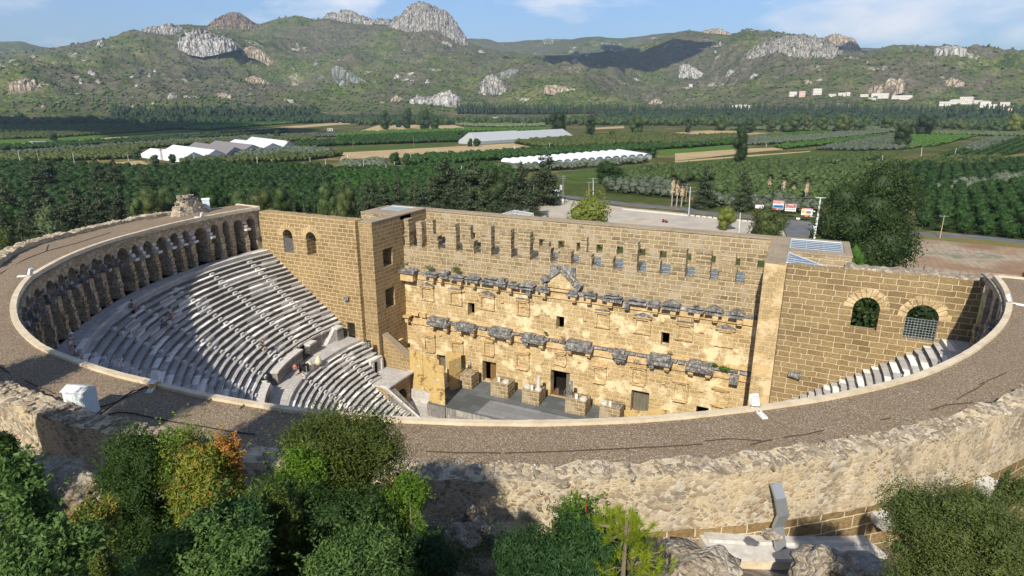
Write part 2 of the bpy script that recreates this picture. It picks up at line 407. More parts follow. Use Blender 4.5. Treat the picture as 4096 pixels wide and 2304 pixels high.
def curbsec(t):
    j=.025*mnoise.noise((t*1.7,3,0)); z=Zr(t)+.02*mnoise.noise((t*2.1,7,0))
    return [(Rin(t)+j,z+.10),(Rin(t)+.39-j,z+.12),(Rin(t)+.39,z-.3),(Rin(t)-.02+j,z-.3)]
mb=MB().ring(curbsec,[TH0+(TH1-TH0)*i/420 for i in range(421)])
# curb along the two open ends
for t,w in ((TH0,.4),(TH1,-.4)):
    for k in range(1):
        a=RAD(t); M1=Matrix.Translation((0,0,Zr(t)))@Matrix.Rotation(a,4,'Z')
        y0,y1=(-.05,.35) if w<0 else (-.35,.05)
        mb.box(Rin(t)+.43,Rout(t)+1.2,y0,y1,-.3,.11,M1)
mb.build('kerb',M['curb'],gal)
def ledge(t):
    z=Zr(t)-.34+.03*mnoise.noise((t*9,1,0)); return [(Rin(t)-.22+.05*mnoise.noise((t*7,4,0)),z),(Rin(t)+.5,z+.02),(Rin(t)+.5,z-.2),(Rin(t)-.16,z-.2)]
MB().ring(ledge,[TH0+(TH1+3.5-TH0)*i/420 for i in range(421)]).build('stone_ledge',M['coping'],gal,curved=46.6)
# arcade: openings in degrees
pier_t=[-180.9-2.8,-180.9,-177.7,-175.3,-172.5,-168.5,-166.0,-163.3,-159.9,-156.8,-154.2,-150.4,-146.9,-143.6,-140.5]
t=-140.5
while t<3: t+=3.25; pier_t.append(t)
ops=[]; FR=46.85
for i,(a,b) in enumerate(zip(pier_t[:-1],pier_t[1:])):
    w=b-a; pw=1.15 if w>3 else .95
    s0,s1=a+pw*.15,b-pw+.15*pw
    r=(s1-s0)/2*math.pi/180*FR; zc=Zr(a)
    big=1 if (i%4==2) else 0
    ops.append(dict(s0=s0,s1=s1,z0=19.3,z1=zc-1.35-r+(.12 if big else 0),arch=True,k=math.pi/180*FR))
def cur(s,d,z): return (d*math.cos(RAD(s)),d*math.sin(RAD(s)),z)
mb=MB(); strip_wall(mb,-185.4,4.2,19.2,lambda s:Zr(s)-.52,lambda s:Rin(s)+.28,50.0,cur,ops,step=1.1,narc=10)
mb.build('arcade_wall',M['grub'],gal,curved=46.6)
# worn ashlar facings on the piers, marble impost blocks left over from the cornice
rr=random.Random(3)
for i,t in enumerate(pier_t[1:-1]):
    if t>-112 and t<-20: continue
    m=MB(); f=Rin(t)+.28; hgt=rr.uniform(3.1,3.9) if i%3 else rr.uniform(2.4,3.2)
    Mx=Matrix.Rotation(RAD(t-.32),4,'Z')
    z=19.3
    while z<19.3+hgt:
        h=rr.uniform(.38,.55); pr=rr.uniform(.16,.34) if z<21.6 else rr.uniform(.05,.2)
        m.rbox(f-pr,f+.35,-.38+rr.uniform(-.04,.04),.38+rr.uniform(-.04,.04),z,z+h*.99,.06,rr)
        z+=h
    m.v=[tuple(Mx@Vector(p)) for p in m.v]
    m.build('pier_facing',M['upper'] if i%2 else M['grub'],gal,curved=46.6)
    if i in (3,4,5,6,7,8,9,10,12,13,14,15,16,17,18) or rr.random()<.35:
        m=MB(); z=23.0+Zr(t)-26.2
        m.rbox(f-.85,f+.2,-.42,.42,z,z+.34,.05,rr); m.rbox(f-.5,f+.2,-.36,.36,z+.36,z+.95,.16,rr); m.rbox(f-.3,f+.2,-.3,.5,z+.96,z+1.5,.2,rr)
        m.v=[tuple(Mx@Vector(p)) for p in m.v]
        m.build('impost_block',M['dark'] if t>-152 else M['white'],gal)
MB().ring([(44.95,19.3),(50.05,19.3),(50.05,18.0),(44.95,18.0)],[-184.4+188.8*i/160 for i in range(161)]).build('gallery_floor',M['pave'],gal,curved=46.6)
bk=[dict(s0=a+.9,s1=a+1.9,z0=19.3,z1=21.6) for a in pier_t[1:-1:3]]
mb=MB(); strip_wall(mb,-184.6,4.0,-2,lambda s:Zr(s)-.1,50.0,lambda s:Rout(s)+1.12,cur,[],step=1.2)
mb.build('outer_ashlar_wall',M['wall'],gal,curved=51)
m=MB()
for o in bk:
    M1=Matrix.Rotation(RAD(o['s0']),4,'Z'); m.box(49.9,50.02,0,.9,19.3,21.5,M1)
m.build('doorway',M['void'],gal)  # flat dark sheets on the back wall, painted as doorway shade
# rubble parapet outside the gravel roof
par=thing('rubble_parapet','rough rubble parapet with broken white coping stones along the outer edge of the gravel roof','parapet')
jg=jag(11.,.22,.5)
def ptop(s): return Zr(s)+itp(s,[-176,-150,-120,-98,-90,-70,-45,0],[.35,.45,.5,1.05,.75,.45,.5,.5])+jg(s*1.0)
mb=MB(); jw=lambda s:Rout(s)+.12*mnoise.noise((s*1.3,2,0))
strip_wall(mb,-175.5,TH1,lambda s:itp(s,[-176,-120,-100,-67,-50,-38,0],[15,20,24,24.9,24.6,24.3,24.3]),ptop,jw,lambda s:Rout(s)+1.2+.10*mnoise.noise((s*1.1,8,0)),cur,[],step=.28)
mb.build('wall_body',M['rubble'],par,curved=51)
import bmesh as _bm
def _lumps():
    R=[]
    for sd_ in range(6):
        bm=_bm.new(); _bm.ops.create_icosphere(bm,subdivisions=2,radius=1); R.append(([tuple(c_*(1+.55*mnoise.noise(c_*1.3+Vector((sd_*5,0,0)))) for c_ in v.co) if False else tuple(v.co*(1+.6*mnoise.noise(v.co*1.4+Vector((sd_*5.1,0,0))))) for v in bm.verts],[tuple(x.index for x in f.verts) for f in bm.faces])); bm.free()
    return R
COPL=_lumps()
mb=MB(); rr=random.Random(5); s=-175.3
vis=[]
while s<TH1:
    w=rr.uniform(.18,.5); r0=Rout(s)
    if rr.random()<.92:
        for row in range(3):
            if rr.random()<.2: continue
            d=r0+.02+row*.38+rr.uniform(-.06,.06); h=rr.uniform(.08,.28); Mx=Matrix.Rotation(RAD(s),4,'Z')@Matrix.Translation((d,0,ptop(s)-.04))@Matrix.Rotation(rr.uniform(-.5,.5),4,'Z')@Matrix.Rotation(rr.uniform(-.15,.15),4,'X')
            k=w*math.pi/180*51
            lv,lf=COPL[rr.randrange(6)]; mb.add([tuple(Mx@Vector((p[0]*.24+.18,p[1]*k*.5+k*.5,p[2]*(h*.5+.04)))) for p in lv],lf)
    s+=w*1.02
mb.build('coping_stones',M['coping'],par,curved=51)
mound=thing('rubble_mound','tall broken stump of rubble masonry standing on the far end of the gravel roof','ruined wall')
mb=MB(); rr=random.Random(9)
cx0,cy0,cz0=-50.2,-5.6,25.9
for k in range(120):
    a=rr.uniform(0,2*math.pi); u=rr.random(); h=rr.uniform(0,2.9)
    R=(1.0-h/4.6)*math.sqrt(u); x=cx0+math.cos(a)*R*.9; y=cy0+math.sin(a)*R*3.4
    s1=rr.uniform(.16,.34)
    Mx=Matrix.Translation((x,y,cz0+h))@Matrix.Rotation(rr.uniform(0,3),4,'Z')
    n0=len(mb.v); mb.rbox(-s1*1.5,s1*1.5,-s1,s1,-s1*.7,s1*.7,.15,rr); mb.v[n0:]=[tuple(Mx@Vector(p)) for p in mb.v[n0:]]
mb.build('stones',M['coping'],mound)
_l=MB().lathe([(1.7,-.1),(1.5,.8),(1.1,1.6),(.7,2.3),(.2,2.7)],(0,0,0),9)
core=_l.build('core',M['rubble'],mound); core.location=(cx0,cy0,cz0); core.scale=(.55,1.9,1)
# ---------------------------------------------------------------- seats
def seat_row(parent, r, tread, z, rise, ta, tb, stairs, seed, sw, name='seat_row'):
    rr=random.Random(seed); mb=MB()
    half=math.degrees(sw/2/r)
    brk={ta,tb}
    n=int((tb-ta)/1.0)
    for i in range(n+1): brk.add(ta+(tb-ta)*i/n)
    for s in stairs:
        if ta<s<tb: brk|={s-half,s+half,s-half-.02,s+half+.02}
    brk=sorted(b for b in brk if ta<=b<=tb)
    jit={}; cur_j=0; left=0
    def sec(t):
        nonlocal cur_j,left
        inst=any(abs(t-s)<=half+1e-6 for s in stairs)
        if left<=0: cur_j=rr.uniform(-.03,.035); left=rr.choice([1,1,2,2,3]); 
        if rr.random()<.10: cj=rr.uniform(.05,.16)
        else: cj=cur_j
        left-=1
        zz=z+rr.uniform(-.008,.008)
        if inst:
            f=r+.05; return [(r+tread+.2,zz),(f,zz),(f-.01,zz-.1),(f+.04,zz-.14),(f+.04,zz-rise-.04),(r+tread+.2,zz-rise-.04)]
        f=r+cj
        return [(r+tread+.2,zz),(f,zz-.005),(f-.01,zz-.15),(f+.10,zz-.21),(f+.12,zz-rise-.04),(r+tread+.2,zz-rise-.04)]
    mb.ring(sec,brk)
    return mb.build(name,M['marble'],parent,curved=38)
up=thing('upper_seating','steep upper bank of curved weathered marble seat rows below the arcaded gallery','seating')
ust=[-178.6+9.75*i for i in range(19)]
for k in range(20):
    r=45-.685*(k+1); e=math.degrees(math.asin(3.5/r))
    seat_row(up,r,.685,18.8-.5*k,.5,-180-e,e,ust,100+k,.8)
MB().ring([(44.95,19.32),(45.5,19.32),(45.5,18.7),(45.02,18.7)],[-184.4+188.8*i/160 for i in range(161)]).build('top_step',M['marble'],up,curved=38)
lo=thing('lower_seating','lower bank of curved weathered marble seat rows around the orchestra','seating')
lst=[-177.5+19.8*i for i in range(10)]
for k in range(18):
    r=27.8-.622*(k+1); n_end=4.0 if k<5 else 1.0
    if k==17: n_end=.6
    e=math.degrees(math.asin(n_end/r))
    seat_row(lo,r,.622,7-.47*(k+1),.47,-180-e,e,lst,300+k,.85)
def stairway(par,th,n,r0,tread,z0,rise,sw,ok=lambda k:True):
    m=MB()
    for k in range(n):
        r=r0-tread*(k+1); z=z0-rise*k; h=math.degrees(sw/2/r)
        if ok(k): m.ring([(r+.12,z-rise*.5),(r-.26,z-rise*.5),(r-.26,z-rise-.02),(r+.12,z-rise-.02)],[th-h,th,th+h])
    return m.build('stairway',M['white'],par,curved=38)
for s_ in ust:
    if s_<-20 or s_>-4: stairway(up,s_,20,45,.685,18.8,.5,.8) if s_<1 else None
for s_ in lst:
    if s_<0: stairway(lo,s_,18,27.8,.622,6.53,.47,.75)
# walkway between the two banks
tag(MB().ring([(27.75,7.0),(31.6,7.0),(31.6,6.0),(27.75,6.0)],[-188+196*i/120 for i in range(121)]).build('walkway',M['pave'],None,curved=29),kind='structure')
# podium wall behind the walkway
pod=thing('podium_wall','dark stained curved podium wall with little stairs between the walkway and the upper seats','wall')
def ringbox(m,r0,r1,z0,z1,a,b,n=None):
    n=n or max(2,int((b-a)/1.5)); return m.ring([(r0,z0),(r1,z0),(r1,z1),(r0,z1)],[a+(b-a)*i/n for i in range(n+1)])
m=MB(); ringbox(m,31.25,32.3,6.9,8.75,-186,6.2); m.build('wall_face',M['podium'],pod,curved=31)
m=MB()
ringbox(m,30.2,31.24,6.9,8.85,-184.6,-182.2); ringbox(m,30.2,31.24,6.9,8.5,-173.4,-170.3)
for a in (-166.8,-146,-127,-108,-89,-70,-51,-32): ringbox(m,30.2,31.24,6.9,8.6,a,a+14.5)
m.build('bench_wall',M['podium'],pod,curved=31)
m=MB()
ringbox(m,30.1,31.6,8.86,9.12,-184.6,-182.2); ringbox(m,30.1,31.5,8.52,8.8,-173.5,-170.3)
for a in (-166.8,-146,-127,-108,-89,-70,-51,-32): ringbox(m,30.05,31.4,8.62,8.86,a-.1,a+14.6)
ringbox(m,31.15,31.9,8.76,9.02,-182.1,-166)
m.build('white_coping',M['white'],pod,curved=31)
def flight(a,da,n=9):
    m=MB()
    for i in range(n):
        t0,t1=sorted((a+da*i,a+da*(i+1))); ringbox(m,30.55,31.23,6.95,7.0+2.0*(i+1)/n,t0,t1,1)
    m.build('stair',M['white'],pod,curved=31)
flight(-178.6,-.42)
for a in (-146,-127,-108,-89): flight(a-5.0,.5)
flight(-152.3+5.4,-.5) if False else None
m=MB()
for i in range(9):
    M1=Matrix.Rotation(RAD(-170.0+i*.38),4,'Z'); m.box(30.3,30.36,0,.05,7,8.5,M1)
for z in (7.2,7.8,8.4): ringbox(m,30.3,30.36,z,z+.06,-170.1,-166.9,3)
m.build('railing',M['blacksteel'],pod)
ringbox(MB(),31.1,31.26,7.02,8.5,-170.2,-166.9).build('opening_shade',M['void'],pod)  # dark sheet on the podium wall, painted as the shade of an opening
# end wall, platform over the side entrance, coping ramp
ent=thing('entrance_vault','stone platform over the vaulted side entrance at the end of the lower seats','entrance vault')
m=MB(); strip_wall(m,-1.2,4.0,-2.2,2.35,-19.4,-20.4,lambda s,d,z:(d,s,z),[dict(s0=.6,s1=3.1,z0=-1.9,z1=-.2,arch=True)],step=.7)
m.box(-24.6,-20.45,-1.2,-.6,-2.2,2.35); m.box(-24.6,-20.45,3.9,4.6,-2.2,2.35); m.build('front_wall',M['tower'],ent)
m=MB(); m.box(-24.6,-19.2,-1.3,4.7,2.36,2.62); m.box(-20.1,-18.95,-1.4,4.8,2.625,2.86); m.build('platform_slab',M['pave'],ent)
m=MB(); m.box(-24.6,-24.2,1.2,4.0,2.63,4.7); m.box(-24.19,-24.0,1.35,1.75,2.63,4.3);m.box(-24.19,-24.0,3.5,3.9,2.63,4.3); m.build('marble_frame',M['white'],ent)
m=MB(); m.box(-24.19,-24.1,1.8,2.5,2.64,4.3); m.build('opening_shade',M['void'],ent)  # dark sheet in the marble frame, painted as shade
m=MB(); m.add([(-20.4,-1.6,3.0),(-19.3,-1.75,3.0),(-14.6,.05,-1.9),(-15.6,.6,-1.9),(-20.4,-1.6,2.6),(-19.3,-1.75,2.6),(-14.6,.05,-2.3),(-15.6,.6,-2.3)],[(0,1,2,3),(4,7,6,5),(0,4,5,1),(1,5,6,2),(2,6,7,3),(3,7,4,0)])
m.build('sloping_coping',M['white'],ent)
m=MB(); m.add([(-20.4,-1.0,2.59),(-19.3,-1.2,2.59),(-15.6,.5,-1.9),(-20.4,-.9,-2.2),(-19.3,-1.1,-2.2),(-15.6,.55,-2.2),(-15.7,1.1,-2.2),(-15.7,1.05,-1.9),(-19.3,-.3,2.59),(-19.3,-.3,-2.2)],[(1,2,5,4),(8,9,6,7),(1,8,7,2)]); m.build('end_wall',M['podium'],ent)
rw=thing('ramp_wall','sloping triangular brown stone wall descending beside the left tower','wall')
m=MB(); m.prism([(-24.5,2.6),(-18.4,2.6),(-18.4,3.7),(-24.5,7.6)],0,1.0,Matrix(((1,0,0,0),(0,0,1,4.75),(0,1,0,0),(0,0,0,1)))); m.build('wall_body',M['tower'],rw)
m=MB(); m.prism([(-24.5,7.62),(-18.3,3.72),(-18.3,3.98),(-24.5,7.9)],0,1.2,Matrix(((1,0,0,0),(0,0,1,4.65),(0,1,0,0),(0,0,0,1)))); m.build('rough_coping',M['roofflat'],rw)
# orchestra and stage floor
m=MB(); m.ring([(.05,-1.9),(17.6,-1.9),(17.6,-2.4),(.05,-2.4)],[-190+200*i/60 for i in range(61)]); m.box(-27,30,-.0,11.4,-2.5,-1.905); tag(m.build('orchestra_floor',M['pave'],None),kind='structure')
stf=thing('stage','low stage platform paved with dark grey tiles in front of the stage wall','stage')
m=MB(); m.box(-14.6,24,1.6,11.38,-1.9,-.02); m.build('platform',M['podium'],stf)
m=MB(); m.box(-24.6,24.2,1.5,11.38,-.016,0.0) if False else m.box(-14.7,24.1,1.5,11.39,-.018,.0); m.build('dark_tiles',M['slate'],stf)
m=MB(); m.box(-6.8,9.5,1.9,6.2,.004,.012); m.build('pale_tiles',M['slate2'],stf)
m=MB(); m.box(-24.6,-14.72,4.3,11.38,-1.9,-.02); m.build('side_floor',M['pave'],stf)
# ---------------------------------------------------------------- stage building
st=thing('stage_building','huge ochre stage wall with broken dark cornices, doors and niches between two towers','stage building')
S0,S1=-24.7,28.0
doors=[dict(s0=-10.9,s1=-8.5,z0=0,z1=3.5),dict(s0=.5,s1=3.5,z0=0,z1=4.2),dict(s0=12.6,s1=15.1,z0=0,z1=3.5),dict(s0=-19.2,s1=-17.6,z0=0,z1=3.0),dict(s0=21.4,s1=23,z0=0,z1=3.0)]
wins=[dict(s0=-13.3,s1=-12.1,z0=10.6,z1=12.6),dict(s0=1.2,s1=2.4,z0=10.6,z1=12.6),dict(s0=16.1,s1=17.2,z0=10.7,z1=12.6)]
m=MB(); strip_wall(m,S0,S1,-1.6,16.3,11.4,12.7,straight,doors+wins,step=1.5); m.build('decorated_wall',M['frons'],st)
jt=jag(4.,.18,.7)
m=MB(); strip_wall(m,S0,S1,16.31,lambda s:20.25+jt(s)*.8,11.55,12.7,straight,[],step=.45); 
m.build('upper_wall',M['upper'],st)
m=MB(); rr=random.Random(21)
for k in range(98):   # row of sockets
    s=S0+1.0+k*.53
    if 0<s<4: continue
    m.box(s,s+.30,11.45,11.56,18.5+.1*math.sin(s),18.62+.1*math.sin(s)) 
tag(m.build('socket_row',M['upper'],st),kind='stuff')
piers=[(-24.4,-23.5,24.6),(-22.2,-21.2,24.3),(-19.9,-18.3,22.4),(-17.0,-15.1,24.5),(-14.0,-12.1,22.2),(-10.9,-9.2,24.6),(-7.9,-6.0,24.4),(-5.0,-3.0,24.3),(-1.8,.1,22.3),(1.2,3.1,22.1),(4.2,6.1,22.0),(7.4,9.1,21.9),(10.4,12.3,24.3),(13.5,15.3,22.1),(16.6,18.5,23.9),(19.6,21.5,24.0),(22.5,24.6,22.2),(25.6,27.9,21.6)]
for i,(a,b,zt) in enumerate(piers):
    rr=random.Random(50+i); m=MB(); z=20.1
    while z<zt-.05:
        h=min(rr.uniform(.42,.6),zt-z); m.rbox(a+rr.uniform(-.05,.05),b+rr.uniform(-.05,.05),11.5+rr.uniform(-.04,.04),12.75,z,z+h+.004,.05,rr); z+=h
    m.build('wall_stump',M['upper'],st)
for (a,b,zt) in [(-21.4,-19.9,24.5),(-14.8,-13.3,24.2),(-1.7,-.7,22.9),(3.9,4.9,24.0),(22.3,24.3,23.8)]:
    rr=random.Random(int(a*7)); m=MB(); z=20.1
    while z<zt-.05:
        h=min(rr.uniform(.42,.6),zt-z); m.rbox(a+rr.uniform(-.05,.05),b,12.8,13.7,z,z+h+.004,.06,rr); z+=h
    m.build('wall_stump',M['upper'],st)
bw=[dict(s0=s,s1=s+.95,z0=20.7,z1=21.95) for s in (-19.6,-16.5,-13.4,-10.4,-7.3,-4.5,-1.4,1.5,4.55,7.6,10.8,13.75,17.1,20.3,23.4,26.5)]
jb=jag(2.,.05,.5)
m=MB(); strip_wall(m,-32.2,36.6,-2,lambda s:24.85+jb(s)*.3,18.2,19.7,straight,bw,step=.8); m.build('rear_wall',M['upper'],st)
m=MB(); strip_wall(m,-32.3,36.7,lambda s:24.8,lambda s:25.05+jb(s)*.6,18.1,19.8,straight,[],step=.8); m.build('wall_coping',M['roofflat'],st)
m=MB(); m.add([(-24.6,12.6,20.0),(28,12.6,20.0),(28,18.2,20.15),(-24.6,18.2,20.15),(-24.6,12.6,19.8),(28,12.6,19.8),(28,18.2,19.9),(-24.6,18.2,19.9)],[(0,1,2,3),(4,7,6,5),(0,4,5,1)])
m.build('corridor_roof',M['glass'],st)
m=MB()
for k in range(53): s=-24+k*1.0; m.box(s,s+.05,12.7,18.2,20.16,20.19)
for n in (14,16): m.box(-24.6,28,n,n+.06,20.15,20.185)
m.build('roof_bars',M['zinc'],st)
# towers
def yz(s,d,z): return (d,s,z)
m=MB(); strip_wall(m,4.1,18.2,-2.4,lambda s:25.0+.05*jb(s),-26.9,-24.7,yz,[dict(s0=6.4,s1=8.6,z0=18.0,z1=20.7),dict(s0=6.3,s1=8.6,z0=11.4,z1=14.5)],step=1.4); m.build('tower_side_wall',M['tower'],st)
m=MB(); m.box(-32.2,-26.92,11,18.2,-2,24.4); strip_wall(m,-32.2,-24.7,24.4,25.05,11,13.9,straight,[],step=2); m.box(-32.2,-31.6,13.91,18.2,24.4,25.05); m.build('tower_block',M['upper'],st)
m=MB(); m.box(-26.95,-24.65,4.05,18.1,25.055,25.22); m.box(-32.25,-26.96,10.95,14.1,25.055,25.2); m.box(-32.25,-31.5,14.11,18.1,25.06,25.2); m.build('tower_coping',M['roofflat'],st)
def skylight(poly,bars,par,sunk=.05):
    m=MB(); vs=poly; m.add(list(vs)+[(x,y,z-.12) for x,y,z in vs],[tuple(range(len(vs)))]+[(i,(i+1)%len(vs),len(vs)+(i+1)%len(vs),len(vs)+i) for i in range(len(vs))])
    fr=m.build('skylight',M['glass'],par)
    b=MB()
    n=len(vs)
    for i in range(n): b.tube([vs[i],vs[(i+1)%n]],.11,4)
    for p,q_ in bars: b.tube([p,q_],.035,4)
    b.v=[(x,y,z+.02) for x,y,z in b.v]
    b.build('frame',M['zinc'],fr); return fr
P=[(-31.3,14.3,25.0),(-26.5,14.3,25.0),(-26.5,18.0,25.12),(-31.3,18.0,25.12)]
skylight(P,[((-31.3,14.3+k*.62,25.02+.02*k),(-26.5,14.3+k*.62,25.02+.02*k)) for k in range(1,6)]+[((x,14.3,25.02),(x,18.0,25.14)) for x in (-29.7,-28.1)],st)
m=MB(); strip_wall(m,4.1,18.2,-2.4,lambda s:25.0,28.0,30.2,yz,[dict(s0=6.4,s1=8.6,z0=11.4,z1=14.5)],step=1.4); m.build('tower_side_wall',M['pil'],st)
m=MB(); m.box(30.22,36.6,10.5,18.2,-2,24.2); strip_wall(m,30.22,36.6,24.2,25.0,10.5,12.2,straight,[],step=2); m.box(36.0,36.6,12.21,18.2,24.2,25.0); m.build('tower_block',M['upper'],st)
m=MB(); m.box(27.95,30.0,4.05,18.1,25.005,25.2); m.box(30.01,36.65,10.45,12.2,25.005,25.2); m.box(35.9,36.65,12.21,18.1,25.01,25.2); m.build('tower_coping',M['roofflat'],st)
P=[(30.1,12.3,24.95),(35.8,12.3,24.95),(35.8,18.0,25.1),(30.1,18.0,25.1)]
skylight(P,[((30.1,12.3+k*.95,24.97+.025*k),(35.8,12.3+k*.95,24.97+.025*k)) for k in range(1,6)]+[((x,12.3,24.97),(x,18.0,25.12)) for x in (31.9,33.8)],st)
P=[(30.1,10.3,25.0),(30.1,5.0,25.0),(34.6,5.0,24.75)]
skylight(P,[((30.1+k*.75,5.0,25-.04*k),(30.1+k*.75,10.3-k*.88,25-.02*k)) for k in range(1,6)]+[((30.1,5+k*1.2,25),(34.6-k*1.0,5+k*1.2,24.8)) for k in (1,2,3)],st)
# carved work of the stage wall
rr=random.Random(77)
def corn_piece(m,s0,s1,z0,z1,n0,n1=11.5,j=.08,seed=0):
    r_=random.Random(seed*13+int(s0*10)); m.rbox(s0,s1,n0,n1,z0,z1,j,r_)
def tri(m,s0,s1,z,h,n0,n1,zb=None):
    zb=z-.12 if zb is None else zb
    c=(s0+s1)/2
    m.add([(s0,n0,zb),(s1,n0,zb),(s1,n0,z),(c,n0,z+h),(s0,n0,z),(s0,n1,zb),(s1,n1,zb),(s1,n1,z),(c,n1,z+h),(s0,n1,z)],[(0,1,2,3,4),(9,8,7,6,5),(0,5,6,1),(1,6,7,2),(2,7,8,3),(3,8,9,4),(4,9,5,0)])
ucs=[(-25.6,-21.9,'big'),(-20.4,-17.9,'slab'),(-17.5,-16,'blk'),(-15.8,-13.3,'slab'),(-13.1,-10.8,'tri'),(-10.6,-7.3,'slab'),(-7.7,-6.3,'blk'),(-6.1,-4.3,'slab'),(-4.2,-1.9,'tri'),(-1.5,.5,'slab'),(3.0,4.7,'slab'),(5.3,7.3,'slab'),(8.0,10.9,'slab'),(11.4,14.1,'flat'),(14.15,15.9,'slab'),(16.0,18.4,'tri'),(19.4,21.4,'slab'),(21.45,23.6,'tri'),(24.3,26.1,'tri')]
for i,(a,b,t) in enumerate(ucs):
    m=MB(); r_=random.Random(200+i); n0=10.15+r_.uniform(-.1,.12)
    if t=='big':
        m.rbox(a,b,9.9,11.5,16.25,16.75,.05,r_); tri(m,a+1.6,b,16.78,.45,10.1,11.5); o=m.build('cornice_block',M['dark'],st)
        m=MB(); m.rbox(a+.3,b-.4,10.2,11.5,15.0,16.2,.04,r_); m.build('carved_block',M['tan'],st); continue
    n0+=.35 if t=='flat' else 0
    m.rbox(a,b,n0,11.55,16.15,16.5,.1,r_)
    m.rbox(a+.12,b-.12,n0+.15,11.55,16.5,16.8+r_.uniform(0,.15),.16,r_)
    if t=='tri': tri(m,a+.05,b-.05,16.8,.5,n0+.05,11.6)
    if t=='blk': m.rbox(a+.1,b-.1,n0+.1,11.5,16.8,17.4,.2,r_)
    if t=='slab' and r_.random()<.5: m.rbox(a+.4,b-.7,n0+.4,11.5,16.8,17.1,.2,r_)
    m.build('cornice_block',M['dark'],st)
m=MB(); r_=random.Random(8)
s=-21.8
while s<26:
    w=r_.uniform(.9,2.2)
    if not(0.4<s<2.6): m.rbox(s,s+w*.97,10.95+r_.uniform(-.08,.1),11.55,16.1,16.45+r_.uniform(0,.2),.08,r_)
    s+=w
m.build('cornice_ledge',M['dark'],st)
m=MB(); s=-24.6
while s<27.5:
    w=r_.uniform(1.2,2.6); m.box(s,min(s+w*.995,27.9),11.15+r_.uniform(-.02,.02),11.42,15.25,16.09); s+=w
m.build('carved_frieze',M['tan'],st)
for i,s in enumerate([-19.4,-17.9,-14.5,-12.2,-8.3,-6.2,-3.2,-.9,3.6,5.8,8.8,11.1,14.9,17.2,20.2,22.4,25.3]):
    r_=random.Random(300+i); m=MB(); w=.75; m.rbox(s,s+w,10.35,11.4,15.5,16.14,.05,r_); m.rbox(s+.06,s+w-.06,10.55,11.4,15.22,15.5,.05,r_)
    m.build('corbel',M['tan'] if i not in (6,11) else M['dark'],st)
# central gable
m=MB(); tri(m,0.0,3.9,18.3,1.25,10.9,11.6,16.9); m.build('gable_field',M['frons'],st)
m=MB()
def bar(m,p,q_,w,n0,n1):
    (x0,z0),(x1,z1)=p,q_; L=math.hypot(x1-x0,z1-z0); dx,dz=-(z1-z0)/L*w,(x1-x0)/L*w
    pts=[(x0,z0),(x1,z1),(x1+dx,z1+dz),(x0+dx,z0+dz)]
    m.add([(x,n0,z) for x,z in pts]+[(x,n1,z) for x,z in pts],[(0,1,2,3),(7,6,5,4),(0,4,5,1),(1,5,6,2),(2,6,7,3),(3,7,4,0)])
bar(m,(.4,18.15),(1.9,19.35),.38,10.6,11.6); bar(m,(1.9,19.35),(3.5,18.0),.38,10.62,11.62)
bar(m,(-.75,17.45),(.35,17.95),.75,10.5,11.5); bar(m,(3.6,17.85),(4.7,17.1),.7,10.55,11.5)
m.rbox(.1,3.9,11.3,11.75,18.4,19.95,.03,rr); m.rbox(-.6,.1,10.7,11.5,16.7,17.4,.15,rr); m.rbox(3.9,4.6,10.7,11.5,16.2,17.3,.1,rr)
m.build('gable_moulding',M['dark'],st)
m=MB(); m.rbox(.3,3.3,10.9,11.5,16.35,16.75,.03,rr); m.build('gable_sill',M['tan'],st)
# lower cornice
lcs=[(-20,-16.1),(-15,-11.4),(-9.2,-5.2),(-3.8,0),(2.9,7.1),(9.9,12.0),(14.6,18.0),(19.7,23.3)]
for i,(a,b) in enumerate(lcs):
    r_=random.Random(400+i); m=MB()
    m.rbox(a,b,9.85,11.4,8.55,8.92,.06,r_)
    m.rbox(a+.12,b-.12,10.0,11.4,8.32,8.55,.03,r_)
    k=.0
    while a+.2+k<b-.35: m.box(a+.2+k,a+.38+k,9.95,10.05,8.38,8.54); k+=.36
    if i==5: m.rbox(a+.1,b-.4,10.05,11.4,8.92,9.5,.05,r_)
    elif i in (1,3): m.rbox(a+.3,(a+b)/2+.2,10.1,11.4,8.92,9.55,.05,r_); m.rbox((a+b)/2+.25,b-.3,10.2,11.4,8.92,9.45,.08,r_)
    else: m.rbox(a+.35,b-.35,10.1,11.4,8.92,9.5,.04,r_); m.rbox(a+.3,b-.3,10.0,11.4,9.5,9.62,.03,r_)
    m.build('cornice_block',M['dark'],st)
    for s in (a+.35,b-1.05):
        m=MB(); m.rbox(s,s+.72,10.3,11.4,7.75,8.31,.05,r_); m.rbox(s+.06,s+.66,10.55,11.4,7.45,7.75,.08,r_); m.build('corbel',M['tan'] if r_.random()<.75 else M['dark'],st)
m=MB(); r_=random.Random(18); s=-19.6
while s<27:
    w=r_.uniform(.9,2.4); m.rbox(s,s+w*.97,10.75+r_.uniform(-.1,.15),11.42,8.75+r_.uniform(-.05,.05),9.15,.1,r_); s+=w
m.build('cornice_ledge',M['dark'],st)
m=MB(); s=-24.6
while s<27.5:
    w=r_.uniform(1.2,2.6); m.box(s,min(s+w*.995,27.9),11.1+r_.uniform(-.03,.03),11.42,7.7,8.6); m.box(s,min(s+w*.995,27.9),11.18,11.42,9.2,9.6+r_.uniform(-.15,.1)); s+=w
m.build('carved_frieze',M['tan'],st)
for bb in [(-24.5,-23.2,9.9,11.4,8.9,9.3,.1),(-24.4,-23.6,10.3,11.4,8.0,8.8,.1),(-23.1,-21.9,10.5,11.4,9.3,9.8,.1),(-21.8,-20.6,10.6,11.4,9.2,9.9,.12),(-24.69,-23.9,8.6,9.5,5.3,5.8,.2)]: MB().rbox(*bb,rr).build('broken_block',M['tan'],st)
m=MB(); m.rbox(25.2,26.3,10.2,11.4,7.4,8.6,.1,rr); m.build('carved_block',M['dark'],st)
